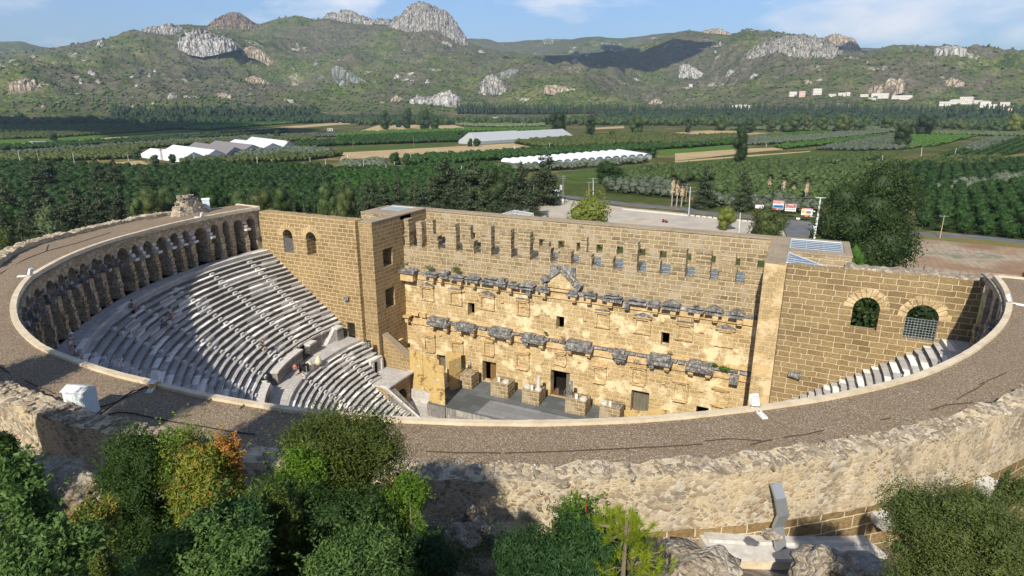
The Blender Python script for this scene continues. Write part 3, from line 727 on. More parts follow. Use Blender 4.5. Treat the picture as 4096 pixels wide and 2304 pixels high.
# framed niches: upper row then lower row
ups=[(-21.8,-19.1,1),(-16.5,-14.1,0),(-11.2,-8.5,1),(-5.1,-2.9,0),(6.9,9.1,0),(12.3,14.8,1),(18.0,20.2,0),(22.9,25.3,1)]
lws=[(-21.6,-19.2,6.0,3.1,0),(-16.5,-14.1,5.9,3.4,1),(-10.7,-8.7,6.9,4.4,2),(-5.3,-2.8,6.0,3.2,1),(1.2,2.9,7.0,5.1,2),(6.8,9.0,6.1,3.4,1),(12.3,14.6,7.0,4.3,0),(18.1,20.3,6.0,3.1,1),(23.1,25.4,6.0,3.4,2)]
def niche(a,b,zp,zs,kind,dark):
    c=(a+b)/2; w=(b-a)*.33; m=MB()
    for s in (c-w-.38,c+w-.05): m.box(s,s+.38,11.1,11.41,zs+.35,zp-.25)
    m.box(c-w,c+w,11.2,11.405,zs+.3,zs+.55)
    o=m.build('niche',M['frons'],st)
    m=MB(); r_=random.Random(int(a*10)); m.rbox(a,b,10.85,11.4,zp+.12,zp+.3,.03,r_); m.rbox(a+.14,b-.14,11.0,11.4,zp-.06,zp+.12,.03,r_); m.rbox(a+.28,b-.28,11.1,11.4,zp-.25,zp-.06,.03,r_)
    pm=M['dark'] if dark==2 else M['tan']
    m.build('lintel',M['tan'],o)
    m=MB()
    if kind==1: tri(m,a,b,zp+.32,.5,10.87,11.4)
    elif kind==0: m.rbox(a+.04,b-.04,10.9,11.4,zp+.3,zp+.48,.06,r_)
    else: m.rbox(a+.3,b-.3,10.95,11.4,zp+.3,zp+.62,.2,r_)
    m.build('pediment',pm,o)
    if zs<10: m=MB(); m.rbox(c-.95,c+.95,10.85,11.4,zs+.05,zs+.62,.22,r_); m.build('sill',M['tan'],o)
for a,b,k in ups: niche(a,b,14.15,11.6,k,2)
for a,b,zp,zs,k in lws: niche(a,b,zp,zs,k,1)
# small sockets and put-log holes
m=MB()
for s,z in [(-14.2,14.2),(-11.9,13.2),(-7.6,13.4),(-4.4,13.2),(-1.9,12.2),(5.2,12.6),(9.9,12.2),(15.9,14.0),(21,13.4),(-13.2,5.5),(-7.4,5.0),(-1.2,4.9),(4.6,6.2),(10.9,5.4),(16.7,5.3),(-18.6,6.4),(-7.9,6.6),(21.6,5.2),(22,7.0)]: m.rbox(s,s+.5,11.1,11.41,z,z+.22,.05,rr)
tag(m.build('small_corbels',M['tan'],st),kind='stuff')
# doors
def leaf(name,a,b,z0,z1,n,mat):
    m=MB(); k=5; w=(b-a)/k
    for i in range(k): m.box(a+i*w+.01,a+(i+1)*w-.01,n,n+.08,z0,z1)
    m.build(name,mat,st)
leaf('door',-9.9,-8.6,.02,3.3,12.2,M['wood']); leaf('door',12.7,15.0,.02,3.4,12.3,M['darkdoor']); leaf('door',-19.1,-17.7,.02,2.9,12.3,M['darkdoor'])
m=MB(); m.box(-24,28,14.3,14.5,-.5,16); m.build('corridor_shade_sheet',M['void'],st)  # added dark sheet, paints the shade seen through doors and windows
m=MB(); m.box(-.2,4.2,11.9,14.2,-.1,.015); m.build('door_floor',M['wood'],st)
m=MB(); m.box(2.75,3.4,12.0,12.1,.02,4.0); m.build('door_panel',M['darkdoor'],st)
# ---------------------------------------------------------------- side walls of the auditorium
def grille(par,s0,s1,z0,z1,n,dx=.24,mat='steel'):
    m=MB(); x=s0
    while x<=s1+.01: m.box(x-.018,x+.018,n-.02,n+.02,z0,z1); x+=(s1-s0)/round((s1-s0)/dx)
    z=z0
    while z<=z1+.01: m.box(s0,s1,n-.025,n+.025,z-.02,z+.02); z+=(z1-z0)/round((z1-z0)/dx)
    return m.build('window_grille',M[mat],par)
jl=jag(7.,.12,.6)
vl=thing('left_side_wall','tall honey coloured block wall with two narrow arched windows above the left end of the seats','wall')
lo_=[dict(s0=-41.6,s1=-39.6,z0=19.2,z1=21.95,arch=True),dict(s0=-36.9,s1=-34.9,z0=19.2,z1=21.95,arch=True),dict(s0=-30.15,s1=-28.7,z0=7.0,z1=9.35)]
m=MB(); strip_wall(m,-46.3,-27.2,-2,lambda s:25.35+jl(s)*.6,3.5,5.4,straight,lo_,step=.7); m.build('block_wall',M['wallL'],vl)
m=MB(); m.box(-27.18,-26.92,4.15,5.3,-2,25.2); m.box(-41.8,-39.4,5.5,7.2,17,19.0); 
for s in (-41.5,-36.8): strip_wall(m,s-.3,s+2.2,19.0,23.4,5.42,6.3,straight,[dict(s0=s+.35,s1=s+1.05,z0=19.1,z1=21.6)],step=1) if False else m.box(s-.2,s+.15,5.42,6.6,19.1,22.8)
m.build('reveal_stones',M['tower'],vl)
grille(vl,-41.6,-39.6,19.2,21.5,3.62); grille(vl,-30.1,-28.75,7.05,9.3,3.7,.2,'blacksteel')
m=MB(); m.rbox(-30.2,-29.2,2.9,3.6,12.9,13.6,.2,rr); m.build('corbel',M['dark'],vl)
m=MB(); m.box(-30.1,-28.8,5.3,5.5,7,9.4); m.build('opening_shade',M['void'],vl)  # dark sheet behind the grille, painted as shade
vr=thing('right_side_wall','tall block wall with two wide arched windows and pale mortar lines at the right end','wall')
ro=[dict(s0=36.9,s1=39.3,z0=19.1,z1=21.4,arch=True),dict(s0=41.6,s1=44.35,z0=18.8,z1=21.1,arch=True)]
jr=jag(17.,.15,.6)
m=MB(); strip_wall(m,30.25,47.3,-2,lambda s:25.15+jr(s)*.6+(s-30)*.01,3.5,4.5,straight,ro,step=.7); m.build('block_wall',M['wall'],vr)
jr2=jag(27.,.3,.9)
m=MB(); strip_wall(m,35.6,47.6,lambda s:24.9,lambda s:25.55+jr2(s),4.0,5.3,straight,[],step=.4); m.build('rough_coping',M['coping'],vr)
g_=grille(vr,41.62,44.33,18.8,20.95,3.6,.27)
m=MB(); m.rbox(31.7,33.1,2.8,3.6,12.7,13.5,.2,rr); m.build('corbel',M['dark'],vr)
# voussoirs around the arches, a little proud of the wall
def voussoirs(par,c,z,r,n,mat):
    m=MB(); k=11
    for i in range(k):
        a0=math.pi*i/k+.02; a1=math.pi*(i+1)/k-.02; am=(a0+a1)/2; R1=r+rr.uniform(.75,1.0)
        pts=[(r*math.cos(a0),r*math.sin(a0)),(R1*math.cos(a0),R1*math.sin(a0)),(R1*math.cos(a1),R1*math.sin(a1)),(r*math.cos(a1),r*math.sin(a1))]
        m.prism(pts,0,.06,Matrix(((1,0,0,c),(0,0,1,n-.05),(0,1,0,z),(0,0,0,1))))
    m.build('voussoirs',mat,par)
voussoirs(vr,38.1,21.4,1.2,3.5,M['pil']); voussoirs(vr,42.98,21.1,1.375,3.5,M['pil'])
voussoirs(vl,-40.6,21.95,1.0,3.5,M['pil']); voussoirs(vl,-35.9,21.95,1.0,3.5,M['pil'])
# ---------------------------------------------------------------- land: plain, hills, fields
def sk(*p): return [D(x,y) for x,y in p]
def prof(pts):
    A=[];E=[]
    for x,y in pts:
        r=ray(D(x,y)); A.append(math.atan2(r[0],r[1])); E.append(r[2]/math.hypot(r[0],r[1]))
    o=np.argsort(A); return np.array(A)[o],np.array(E)[o]
P_low=prof([(-400,262),(0,258),(300,262),(600,262),(850,258),(1000,262),(1250,266),(1500,262),(1700,268),(1900,264),(2100,262),(2576,268),(2900,268)])
P1=prof([(-400,215),(0,225),(60,205),(130,212),(220,232),(300,228),(420,238),(600,232),(760,240),(850,225),(950,208),(1080,228),(1180,240),(1250,222),(1340,196),(1420,192),(1500,202),(1600,228),(1680,252),(1760,256),(1850,246),(1930,228),(2040,205),(2150,182),(2260,168),(2330,164),(2420,175),(2500,198),(2576,205),(2900,215)])
P2=prof([(-400,160),(0,178),(100,166),(200,158),(330,138),(450,125),(560,130),(650,150),(760,160),(880,150),(1000,128),(1120,145),(1220,160),(1300,158),(1400,168),(1520,182),(1640,198),(1730,172),(1820,150),(1880,112),(1940,95),(2010,88),(2070,92),(2120,130),(2160,158),(2250,158),(2350,150),(2450,152),(2576,170),(2900,175)])
P3=prof([(-400,150),(0,140),(60,132),(100,126),(150,118),(190,112),(235,103),(280,97),(330,84),(360,78),(400,70),(430,64),(470,62),(520,66),(560,60),(600,62),(650,64),(700,50),(745,43),(790,53),(830,46),(880,50),(930,58),(980,60),(1030,62),(1100,70),(1160,98),(1190,110),(1220,122),(1258,132),(1300,138),(1360,140),(1430,138),(1500,132),(1560,124),(1620,110),(1690,84),(1730,76),(1770,80),(1840,88),(1870,79),(1900,80),(1950,96),(2020,102),(2100,112),(2160,126),(2200,128),(2260,124),(2330,127),(2380,119),(2430,121),(2500,130),(2576,141),(2900,150)])
DD=[1900,2350,2950,3250,3700,4100,4700,5600]
def hill_grid(az, d):
    """az, d arrays -> z (vectorised)"""
    z0=np.full_like(az,-1.0)
    def lay(P,dist): return CZ+dist*np.interp(az,P[0],P[1])
    zl=lay(P_low,2350); z1=lay(P1,2950); z2=lay(P2,3700); z3=lay(P3,4700)
    d1=(z1*.55+z2*.45)-24; d2=(z2*.5+z3*.5)-34
    Z=[z0,zl,z1,d1,z2,d2,z3,z3*.3]
    z=Z[0].copy()
    for i in range(len(DD)-1):
        t=np.clip((d-DD[i])/(DD[i+1]-DD[i]),0,1); tt=t*t*(3-2*t) if i not in (0,) else t
        z=np.where(d>=DD[i],Z[i]+(Z[i+1]-Z[i])*tt,z)
    return z
_rs=np.random.RandomState(4)
def vnoise(x,y,seed=0):
    """smooth value noise, vectorised"""
    xi=np.floor(x).astype(np.int64); yi=np.floor(y).astype(np.int64); xf=x-xi; yf=y-yi
    def h(a,b):
        n=(a*374761393+b*668265263+seed*1442695041)&0x7fffffff; n=((n^(n>>13))*1274126177)&0x7fffffff
        return ((n^(n>>16))&0xffff)/65535.
    u=xf*xf*(3-2*xf); v=yf*yf*(3-2*yf)
    return (h(xi,yi)*(1-u)+h(xi+1,yi)*u)*(1-v)+(h(xi,yi+1)*(1-u)+h(xi+1,yi+1)*u)*v
def fbm(x,y,o=4,seed=0,ridge=False):
    s=0;a=1;t=0
    for i in range(o):
        n=vnoise(x*2**i,y*2**i,seed+i)
        if ridge: n=1-abs(2*n-1)
        s=s+a*n;t+=a;a*=.5
    return s/t
def terrain(az,d):
    z=hill_grid(az,d)
    x=CX+d*np.sin(az); y=CY+d*np.cos(az)
    w=np.clip((d-2050)/900,0,1)
    nz=(fbm(x/760,y/760,5,3,True)-.62)*230+(fbm(x/260,y/260,4,5,True)-.6)*70+(fbm(x/60,y/60,3,9)-.5)*22
    pin=np.clip(np.abs(d-4700)/600,.07,1)
    return z+nz*w*pin
NA,ND=900,300
az0=-YAW
azs=np.linspace(az0-.95,az0+.95,NA); ds=np.concatenate([np.linspace(1880,5000,ND-10),np.linspace(5060,5600,10)])
AZ,DS=np.meshgrid(azs,ds,indexing='ij')
ZZ=terrain(AZ,DS)
V=np.stack([CX+DS*np.sin(AZ),CY+DS*np.cos(AZ),ZZ],-1).reshape(-1,3)
ii,jj=np.meshgrid(np.arange(NA-1),np.arange(ND-1),indexing='ij'); a=(ii*ND+jj).ravel()
F=np.stack([a,a+ND,a+ND+1,a+1],1)
def m_hill():
    g=G('scrub covered hillside'); p=g.pos()
    nz=g.n('SeparateXYZ',{'Vector':g.n('NewGeometry').outputs['Normal']}).outputs[2]
    big=g.noise(p,.0035,5,.6); mid=g.noise(p,.013,5,.65); sm=g.noise(p,.05,4,.7)
    tree=g.vor(g.wob(p,.02,30.),.075,'F1')
    bush=g.vor(p,.13,'F1')
    c=g.ramp(mid,[(.30,(.030,.050,.018)),(.43,(.065,.085,.030)),(.53,(.12,.115,.055)),(.64,(.20,.165,.09)),(.74,(.30,.23,.14))])
    c=g.mix(g.ramp(sm,[(.47,0),(.60,.75)]),c,(.035,.045,.022))
    zone=g.ramp(g.noise(p,.0021,4,.6),[(.44,0),(.56,1)]); c=g.mix(g.ma('MULTIPLY',zone,.75),c,g.ramp(sm,[(.38,(.050,.052,.040)),(.52,(.115,.10,.08)),(.64,(.22,.18,.14))]))
    pine=g.ma('MULTIPLY',g.ramp(tree,[(.25,1),(.5,0)]),g.ma('MULTIPLY',g.ramp(big,[(.36,.15),(.50,1)]),g.ma('SUBTRACT',1.0,g.ma('MULTIPLY',zone,.75))))
    c=g.mix(pine,c,g.mix(sm,(.07,.14,.014),(.17,.25,.03)))
    c=g.mix(g.ma('MULTIPLY',g.ramp(bush,[(.2,1),(.42,0)]),.7),c,(.022,.036,.016))
    rk=g.ma('MULTIPLY',g.ramp(g.noise(p,.006,8,.76),[(.60,0),(.635,1)]),g.ramp(sm,[(.40,0),(.52,1)]))
    c=g.mix(rk,c,g.mix(sm,(.30,.26,.20),(.56,.53,.47)))
    return g.end(c,1.,g.ma('ADD',g.ma('MULTIPLY',tree,-.8),sm),.8,6.,spec=0)
M['hill']=m_hill()
h=raw_mesh('hills',V,F,M['hill'],smooth=True); tag(h,kind='structure')
PF=prof([(-700,96),(-200,98),(0,106),(60,107),(100,119),(160,124),(1100,110),(1180,98),(1220,99),(1258,109),(1300,106),(1360,99),(1430,100),(1500,93),(1560,97),(1620,91),(1690,83),(1760,100),(2000,118),(2400,124),(2600,138),(3200,150)])
NA2,ND2=500,60; az2=np.linspace(az0-1.1,az0+1.1,NA2); dd2=np.linspace(5500,8600,ND2); A2,D2=np.meshgrid(az2,dd2,indexing='ij')
X2=CX+D2*np.sin(A2); Y2=CY+D2*np.cos(A2); top2=CZ+7400*np.interp(A2,PF[0],PF[1]); up2=np.clip((D2-5500)/1900,0,1); dn2=np.clip((D2-7400)/1200,0,1)
Z2=top2*(.25+.75*up2*up2*(3-2*up2))*(1-.8*dn2)+(fbm(X2/700,Y2/700,5,13,True)-.6)*190*np.clip(np.abs(D2-7400)/900,.05,1)+(fbm(X2/120,Y2/120,3,15)-.5)*22
a=(np.arange(NA2-1)[:,None]*ND2+np.arange(ND2-1)[None]).ravel()
tag(raw_mesh('hills',np.stack([X2,Y2,Z2],-1).reshape(-1,3),np.stack([a,a+ND2,a+ND2+1,a+1],1),M['hill'],smooth=True),kind='structure')
def ground_hit(px):
    """first hit of the ray through a photo point with the hills"""
    r=ray(px); hl=math.hypot(r[0],r[1]); a=math.atan2(r[0],r[1]); e=r[2]/hl
    dd=np.linspace(1900,5200,1400); z=terrain(np.full_like(dd,a),dd); g_=CZ+dd*e-z
    k=np.where(g_<0)[0]; d=dd[k[0]] if len(k) else 4700
    return a,d,CZ+d*e
def m_rock(name,a,b,c_,hole=.5):
    g=G(name); p=g.obj(); v=g.n('Mapping',{'Vector':p,'Scale':(1,1,.35)}).outputs[0]
    n=g.noise(v,.05,7,.7); f=g.noise(v,.15,5,.7)
    c=g.ramp(n,[(.32,tuple(x*.45 for x in a)),(.45,a),(.56,b),(.70,c_)])
    cr=g.vor(g.wob(g.n('Mapping',{'Vector':p,'Scale':(1,1,.5)}).outputs[0],.03,25.),.045,'DISTANCE_TO_EDGE')
    c=g.mix(g.ramp(cr,[(.0,.85),(.09,0)]),c,(.07,.07,.055))
    c=g.mix(g.ramp(f,[(hole-.03,0),(hole+.07,.9)]),c,(.05,.065,.03))
    return g.end(c,1.,g.ma('ADD',g.ma('ADD',n,f),g.ma('MULTIPLY',cr,2.)),1.,9.,spec=0)
M['rockgrey']=m_rock('grey limestone crag',(.34,.33,.31),(.54,.51,.46),(.74,.56,.38),.54)
M['rockwhite']=m_rock('white limestone boulders',(.46,.45,.43),(.64,.62,.59),(.74,.70,.64),.56)
M['rocktan']=m_rock('bare ochre cliff',(.40,.32,.23),(.58,.48,.36),(.68,.60,.48),.57)
M['rockpink']=m_rock('reddish rock hill',(.28,.20,.15),(.40,.28,.21),(.42,.38,.32),.5)
M['scree']=m_rock('grey green scree',(.24,.26,.23),(.31,.33,.29),(.36,.36,.32),.66)
def outcrop(label,top,bot,depth,mat,seed=0,rough=.10,lumps=1.0,group=None,name='rock_outcrop',dist=None):
    tx=[p[0] for p in top]; ty=[p[1] for p in top]; bx=[p[0] for p in bot]; by=[p[1] for p in bot]
    x0,x1=tx[0],tx[-1]; cx=(x0+x1)/2
    if dist is None:
        cb=np.interp(cx,bx,by); ct=np.interp(cx,tx,ty)
        a,d,z=ground_hit(D(cx,cb*.6+ct*.4))
        d=min(d,4650)
    else: d=dist
    nu=max(14,int((x1-x0)/2.2)); nu=min(nu,110); nv=22
    vs=[]
    for i in range(nu+1):
        u=i/nu; X=x0+(x1-x0)*u
        yt=np.interp(X,tx,ty); yb=np.interp(X,bx,by)
        rt=ray(D(X,yt)); rb=ray(D(X,yb)); h=math.hypot(rt[0],rt[1]); hb=math.hypot(rb[0],rb[1])
        zt=CZ+d*rt[2]/h; zb=CZ+d*rb[2]/hb; ax,ay=rt[0]/h,rt[1]/h
        edge=math.sqrt(max(0,1-(2*u-1)**2))
        for j in range(nv+1):
            w=math.pi*j/nv      # 0 front foot -> pi back foot
            hh=zb+(zt-zb)*(math.sin(w)**.75)
            off=-math.cos(w)*depth*(.35+.65*edge)
            n1=mnoise.fractal((X*.11+seed,w*2.2,seed),1.0,2.0,5)
            n2=mnoise.noise((X*.35,w*1.2,seed+3))
            k=1 if .15<j/nv<.85 else .4
            dd=d+off-abs(n1)*depth*.55*lumps*math.sin(w)+n2*depth*.12
            hh+=(n1*rough+n2*rough*.5)*(zt-zb)*k*(.3 if j==nv//2 else 1)
            if j<5: hh-=abs(mnoise.noise((X*.16,seed,2)))*(zt-zb)*.5*(1-j/5); dd-=depth*.25*(1-j/5)
            vs.append((CX+ax*dd,CY+ay*dd,hh if 0<j<nv else zb-25))
    L=nv+1
    fs=[(i*L+j,(i+1)*L+j,(i+1)*L+j+1,i*L+j+1) for i in range(nu) for j in range(nv)]
    c=np.array(vs).mean(0); V=np.array(vs)-c
    o=raw_mesh(name,V,np.array(fs),mat,smooth=False); o.location=c
    return tag(o,label,'rock outcrop',group)
outcrop('tall sheer grey crag with an orange stained face forming the highest summit',[(978,60),(992,44),(1008,40),(1022,22),(1036,12),(1052,6),(1068,7),(1085,14),(1100,21),(1120,28),(1135,40),(1150,62),(1165,82),(1176,100),(1184,124)],[(978,78),(1020,100),(1060,110),(1100,118),(1184,126)],150,M['rockgrey'],1,.05,1.0)
outcrop('long jagged grey ridge running left from the highest summit',[(808,52),(822,36),(836,30),(850,33),(866,25),(884,27),(900,36),(920,44),(940,50),(960,48),(985,50)],[(808,56),(850,58),(890,64),(920,74),(985,88)],90,M['rockgrey'],2,.12)
outcrop('rounded reddish rocky peak left of the highest summit',[(520,66),(540,50),(560,40),(575,33),(592,31),(612,38),(632,52),(652,66)],[(520,74),(560,82),(600,86),(652,76)],90,M['rockpink'],3,.06)
outcrop('cluster of big white boulders below the reddish peak',[(446,104),(456,88),(472,80),(490,76),(508,74),(525,80),(545,90),(565,90),(596,106)],[(446,114),(470,128),(500,134),(540,128),(596,114)],90,M['rockwhite'],4,.07,1.5)
outcrop('narrow ochre rock slide slanting down right of the white boulders',[(608,122),(630,116),(650,122),(672,138),(695,156),(716,178)],[(608,128),(640,138),(665,150),(690,168),(716,182)],40,M['rocktan'],5,.12)
outcrop('bare ochre slope below the narrow rock slide',[(616,196),(640,190),(660,198),(682,212)],[(616,202),(650,212),(682,220)],25,M['rocktan'],6,.1)
outcrop('grey green scree fan on the slope below the highest summit',[(834,172),(846,165),(862,170),(880,182),(900,192),(925,208)],[(834,180),(850,200),(880,225),(900,235),(925,232)],14,M['scree'],7,.03,.3)
outcrop('lone rounded grey rock tower standing in front of the middle hills',[(1202,228),(1208,208),(1222,192),(1236,186),(1250,192),(1264,206),(1278,224)],[(1202,232),(1220,246),(1240,252),(1262,242),(1278,232)],42,M['rockgrey'],8,.05)
outcrop('pale jagged cliffs at the foot of the middle hills',[(1030,252),(1048,240),(1068,244),(1090,242),(1112,232),(1132,230),(1156,244)],[(1030,264),(1060,276),(1090,276),(1120,268),(1156,250)],40,M['rockwhite'],9,.2)
outcrop('small pale outcrop left of the jagged cliffs at the foot of the hills',[(982,250),(994,240),(1010,244),(1020,256)],[(982,256),(1000,262),(1020,262)],18,M['rocktan'],10,.15)
outcrop('steep white bluff below the cloud shaded valley',[(1709,168),(1716,161),(1732,163),(1750,172),(1776,190)],[(1709,194),(1730,196),(1750,196),(1776,196)],40,M['rockwhite'],11,.1)
outcrop('broad grey rock covered hill on the right with scattered white stone',[(1850,164),(1880,132),(1905,112),(1940,98),(1980,90),(2020,88),(2060,96),(2090,106),(2112,124),(2140,150)],[(1850,178),(1900,174),(1960,172),(2020,166),(2080,168),(2140,162)],140,M['rockgrey'],12,.1,1.2)
outcrop('pale ochre cliff on the skyline behind the broad grey hill',[(2052,96),(2076,94),(2092,86),(2112,86),(2130,92),(2150,98),(2168,126)],[(2052,110),(2100,118),(2130,128),(2168,130)],60,M['rocktan'],13,.07)
outcrop('flat topped pale rim on the right skyline',[(1768,78),(1790,72),(1815,73),(1842,86)],[(1768,82),(1800,88),(1842,92)],40,M['rocktan'],14,.05)
outcrop('thin pale rock strip on the far right skyline',[(2350,122),(2380,115),(2410,116),(2434,123)],[(2350,125),(2390,125),(2434,127)],40,M['rockwhite'],15,.05)
outcrop('broken ochre cliff on the left end of the hills',[(20,206),(44,202),(66,196),(90,204),(118,210),(140,222)],[(20,214),(60,226),(100,234),(140,232)],35,M['rocktan'],16,.22)
outcrop('ochre and white cliffs above the houses on the right hillside',[(2170,232),(2200,214),(2222,212),(2236,196),(2256,202),(2262,196),(2280,206)],[(2170,244),(2200,240),(2240,226),(2280,214)],30,M['rocktan'],17,.15)
outcrop('rounded pale rock face far right above the village',[(2370,204),(2392,196),(2410,200),(2428,208)],[(2370,216),(2400,222),(2428,218)],22,M['rocktan'],18,.15)
outcrop('long rocky streak high on the cloud shaded slope',[(1512,106),(1545,110),(1580,124),(1615,142)],[(1512,112),(1550,124),(1590,140),(1615,146)],30,M['scree'],19,.15)
outcrop('grey scree patch above the rounded rock tower',[(1258,182),(1285,172),(1310,176),(1330,184)],[(1258,190),(1290,190),(1330,190)],10,M['scree'],20,.03,.3)
outcrop('bare tan band across the low hill right of the rock tower',[(1370,214),(1400,214),(1440,222),(1480,236)],[(1370,220),(1410,226),(1450,236),(1480,242)],10,M['rocktan'],21,.03,.3)
outcrop('ragged rocks along the left skyline ridge',[(330,86),(352,78),(380,66),(400,70),(425,60),(450,66),(475,80)],[(330,92),(370,88),(420,92),(475,94)],45,M['rockgrey'],22,.2)
for k,(x,y,w,hh,m_) in enumerate([(253,112,26,22,'rockwhite'),(230,181,22,14,'rockwhite'),(248,204,22,10,'rocktan'),(203,205,10,14,'rockwhite'),(390,178,14,8,'rockwhite'),(376,190,10,12,'rockwhite'),(345,214,14,7,'rockwhite'),(434,240,28,14,'rockwhite'),(470,243,22,8,'rockwhite'),(386,260,14,8,'rockwhite'),(335,268,20,8,'rocktan'),(145,258,18,8,'rockwhite'),(110,268,20,9,'rocktan'),(795,158,14,16,'scree'),(742,210,20,10,'rocktan'),(560,238,50,10,'rocktan'),(1000,190,16,9,'rockwhite'),(1076,205,12,10,'rockwhite'),(1210,130,20,10,'rockwhite'),(1450,140,30,20,'scree'),(1445,155,30,16,'rocktan'),(1380,100,30,6,'scree'),(1650,255,40,12,'rocktan'),(1600,200,18,8,'rockwhite'),(1812,112,8,14,'rockwhite'),(1800,130,6,7,'rockwhite'),(1900,190,30,10,'rockwhite'),(1840,180,26,10,'rockwhite'),(2030,205,30,8,'rocktan'),(2230,170,24,6,'scree'),(90,142,40,8,'rocktan')]):
    o=outcrop('small pale boulder outcrop on the scrubby slope',[(x-w/2,y+hh*.3),(x-w*.2,y-hh*.45),(x+w*.15,y-hh*.5),(x+w/2,y+hh*.2)],[(x-w/2,y+hh*.4),(x,y+hh*.6),(x+w/2,y+hh*.4)],max(6,w*.5),M[m_],30+k,.15,group='small boulder outcrops scattered over the hills')
# the plain: one sheet from under the theatre to behind the hills
def m_plain():
    g=G('farmland ground'); p=g.pos(); n=g.noise(p,.02,5,.65); f=g.noise(p,.3,4,.7)
    c=g.ramp(n,[(.35,(.055,.085,.022)),(.5,(.095,.105,.04)),(.6,(.20,.155,.08)),(.7,(.30,.22,.12))])
    c=g.mix(g.ramp(f,[(.4,0),(.65,.6)]),c,(.045,.06,.022)); return g.end(c,1.,f,.5,.4,spec=0)
M['plain']=m_plain()
m=MB(); 
xs=[-6400,-3000,-1200,-600,-300,-150,-75,0,75,150,300,600,1200,3000,6400]; ys=[-1500,-600,-200,-100,0,80,150,300,600,1000,1500,2000,3000,4500,6300]
for i in range(len(xs)-1):
    for j in range(len(ys)-1):
        m.add([(xs[i],ys[j],-1.3),(xs[i+1],ys[j],-1.3),(xs[i+1],ys[j+1],-1.3),(xs[i],ys[j+1],-1.3)],[(0,1,2,3)])
m.v=[(x,y,-1.0 if y>60 else -3.2) for x,y,z in m.v]
tag(m.build('ground',M['plain'],None,fix=False),kind='structure')
def m_field(name,a,b,sc=.08,stripe=None):
    g=G(name); p=g.pos(); n=g.noise(p,sc,5,.65); f=g.noise(p,1.1,3,.7)
    c=g.mix(g.ramp(n,[(.35,0),(.65,1)]),a,b); c=g.mix(g.ramp(f,[(.4,0),(.7,.45)]),c,tuple(x*.45 for x in a))
    if stripe:
        w=g.n('TexWave',{'Vector':g.n('Mapping',{'Vector':p,'Rotation':(0,0,stripe[0])}).outputs[0],'Scale':stripe[1],'Distortion':1.5,'Detail':2.0}).outputs['Fac']
        c=g.mix(g.ramp(w,[(.4,0),(.8,.5)]),c,tuple(x*.6 for x in a))
    return g.end(c,1.,f,.6,.3,spec=0)
M['f_tan']=m_field('stubble field',(.42,.31,.17),(.56,.44,.27),.03,(.3,.12))
M['f_green']=m_field('green crop field',(.07,.14,.03),(.11,.19,.045),.05)
M['f_maize']=m_field('maize field',(.065,.11,.03),(.12,.15,.05),.04,(.3,.35))
M['f_dry']=m_field('dry grass field',(.22,.18,.08),(.15,.15,.05),.06)
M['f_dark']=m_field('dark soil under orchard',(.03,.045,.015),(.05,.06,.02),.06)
FI=[0]
def field(pts,mat,name='field',th=.30):
    FI[0]+=1; z=-1+.012+FI[0]*.006
    P=[atz(p,-1.0) for p in pts]
    m=MB(); m.prism([(a,b) for a,b,_ in P],-1.2,z)
    return tag(m.build(name,mat,None),kind='structure')
Q=lambda i,*pts:[q(i,*p) for p in pts]
field(Q(0,(0,1010),(1280,945),(1500,948),(1000,978),(430,1022),(0,1042)),M['f_green'])
field(Q(0,(0,1044),(430,1026),(1000,980),(1700,945),(2536,880),(2536,898),(1700,962),(1000,1000),(430,1040),(0,1060)),M['f_tan'])
field(Q(0,(200,1185),(900,1150),(1060,1165),(1040,1215),(720,1218),(200,1210)),M['f_dry'])
field(Q(0,(670,1190),(1020,1165),(1100,1200),(1040,1222),(760,1225)),M['f_tan'])
field(Q(1,(90,975),(300,905),(840,905),(940,930),(870,945),(100,978)),M['f_tan'])
field(Q(1,(40,1105),(600,1075),(1270,1038),(1510,1085),(870,1112),(540,1142),(100,1150),(260,1190),(0,1205)),M['f_tan'])
field(Q(1,(0,1062),(850,1032),(860,1048),(600,1075),(0,1100)),M['f_maize'])
field(Q(1,(2330,1088),(2536,1070),(2950,1050),(2950,1080),(2536,1112),(2330,1122)),M['f_green'])
field(Q(1,(1590,1250),(2250,1190),(2560,1165),(3400,1098),(4020,1100),(3990,1130),(3540,1170),(2560,1300),(2100,1320),(1650,1330)),M['f_maize'])
field(Q(2,(0,960),(250,945),(430,950),(680,965),(450,985),(0,994)),M['f_tan'])
field(Q(2,(0,1112),(330,1090),(560,1075),(760,1068),(780,1082),(500,1110),(0,1165)),M['f_tan'])
field(Q(2,(0,1168),(600,1120),(980,1095),(980,1100),(600,1130),(0,1178)),M['f_tan'],'track')
field(Q(2,(1000,1232),(1500,1185),(1800,1145),(1890,1140),(1880,1152),(1500,1205),(1080,1242)),M['f_dry'],'track')
field(Q(2,(2330,1150),(2529,1100),(2529,1160),(2330,1210)),M['f_dry'])
field(Q(1,(0,1180),(250,1190),(680,1200),(690,1230),(380,1262),(0,1262)),M['f_dry'])
field(Q(1,(1300,912),(1400,900),(1420,910),(1310,920)),M['f_tan'])
field(Q(1,(1860,925),(2070,915),(2080,928),(1860,938)),M['f_tan'])
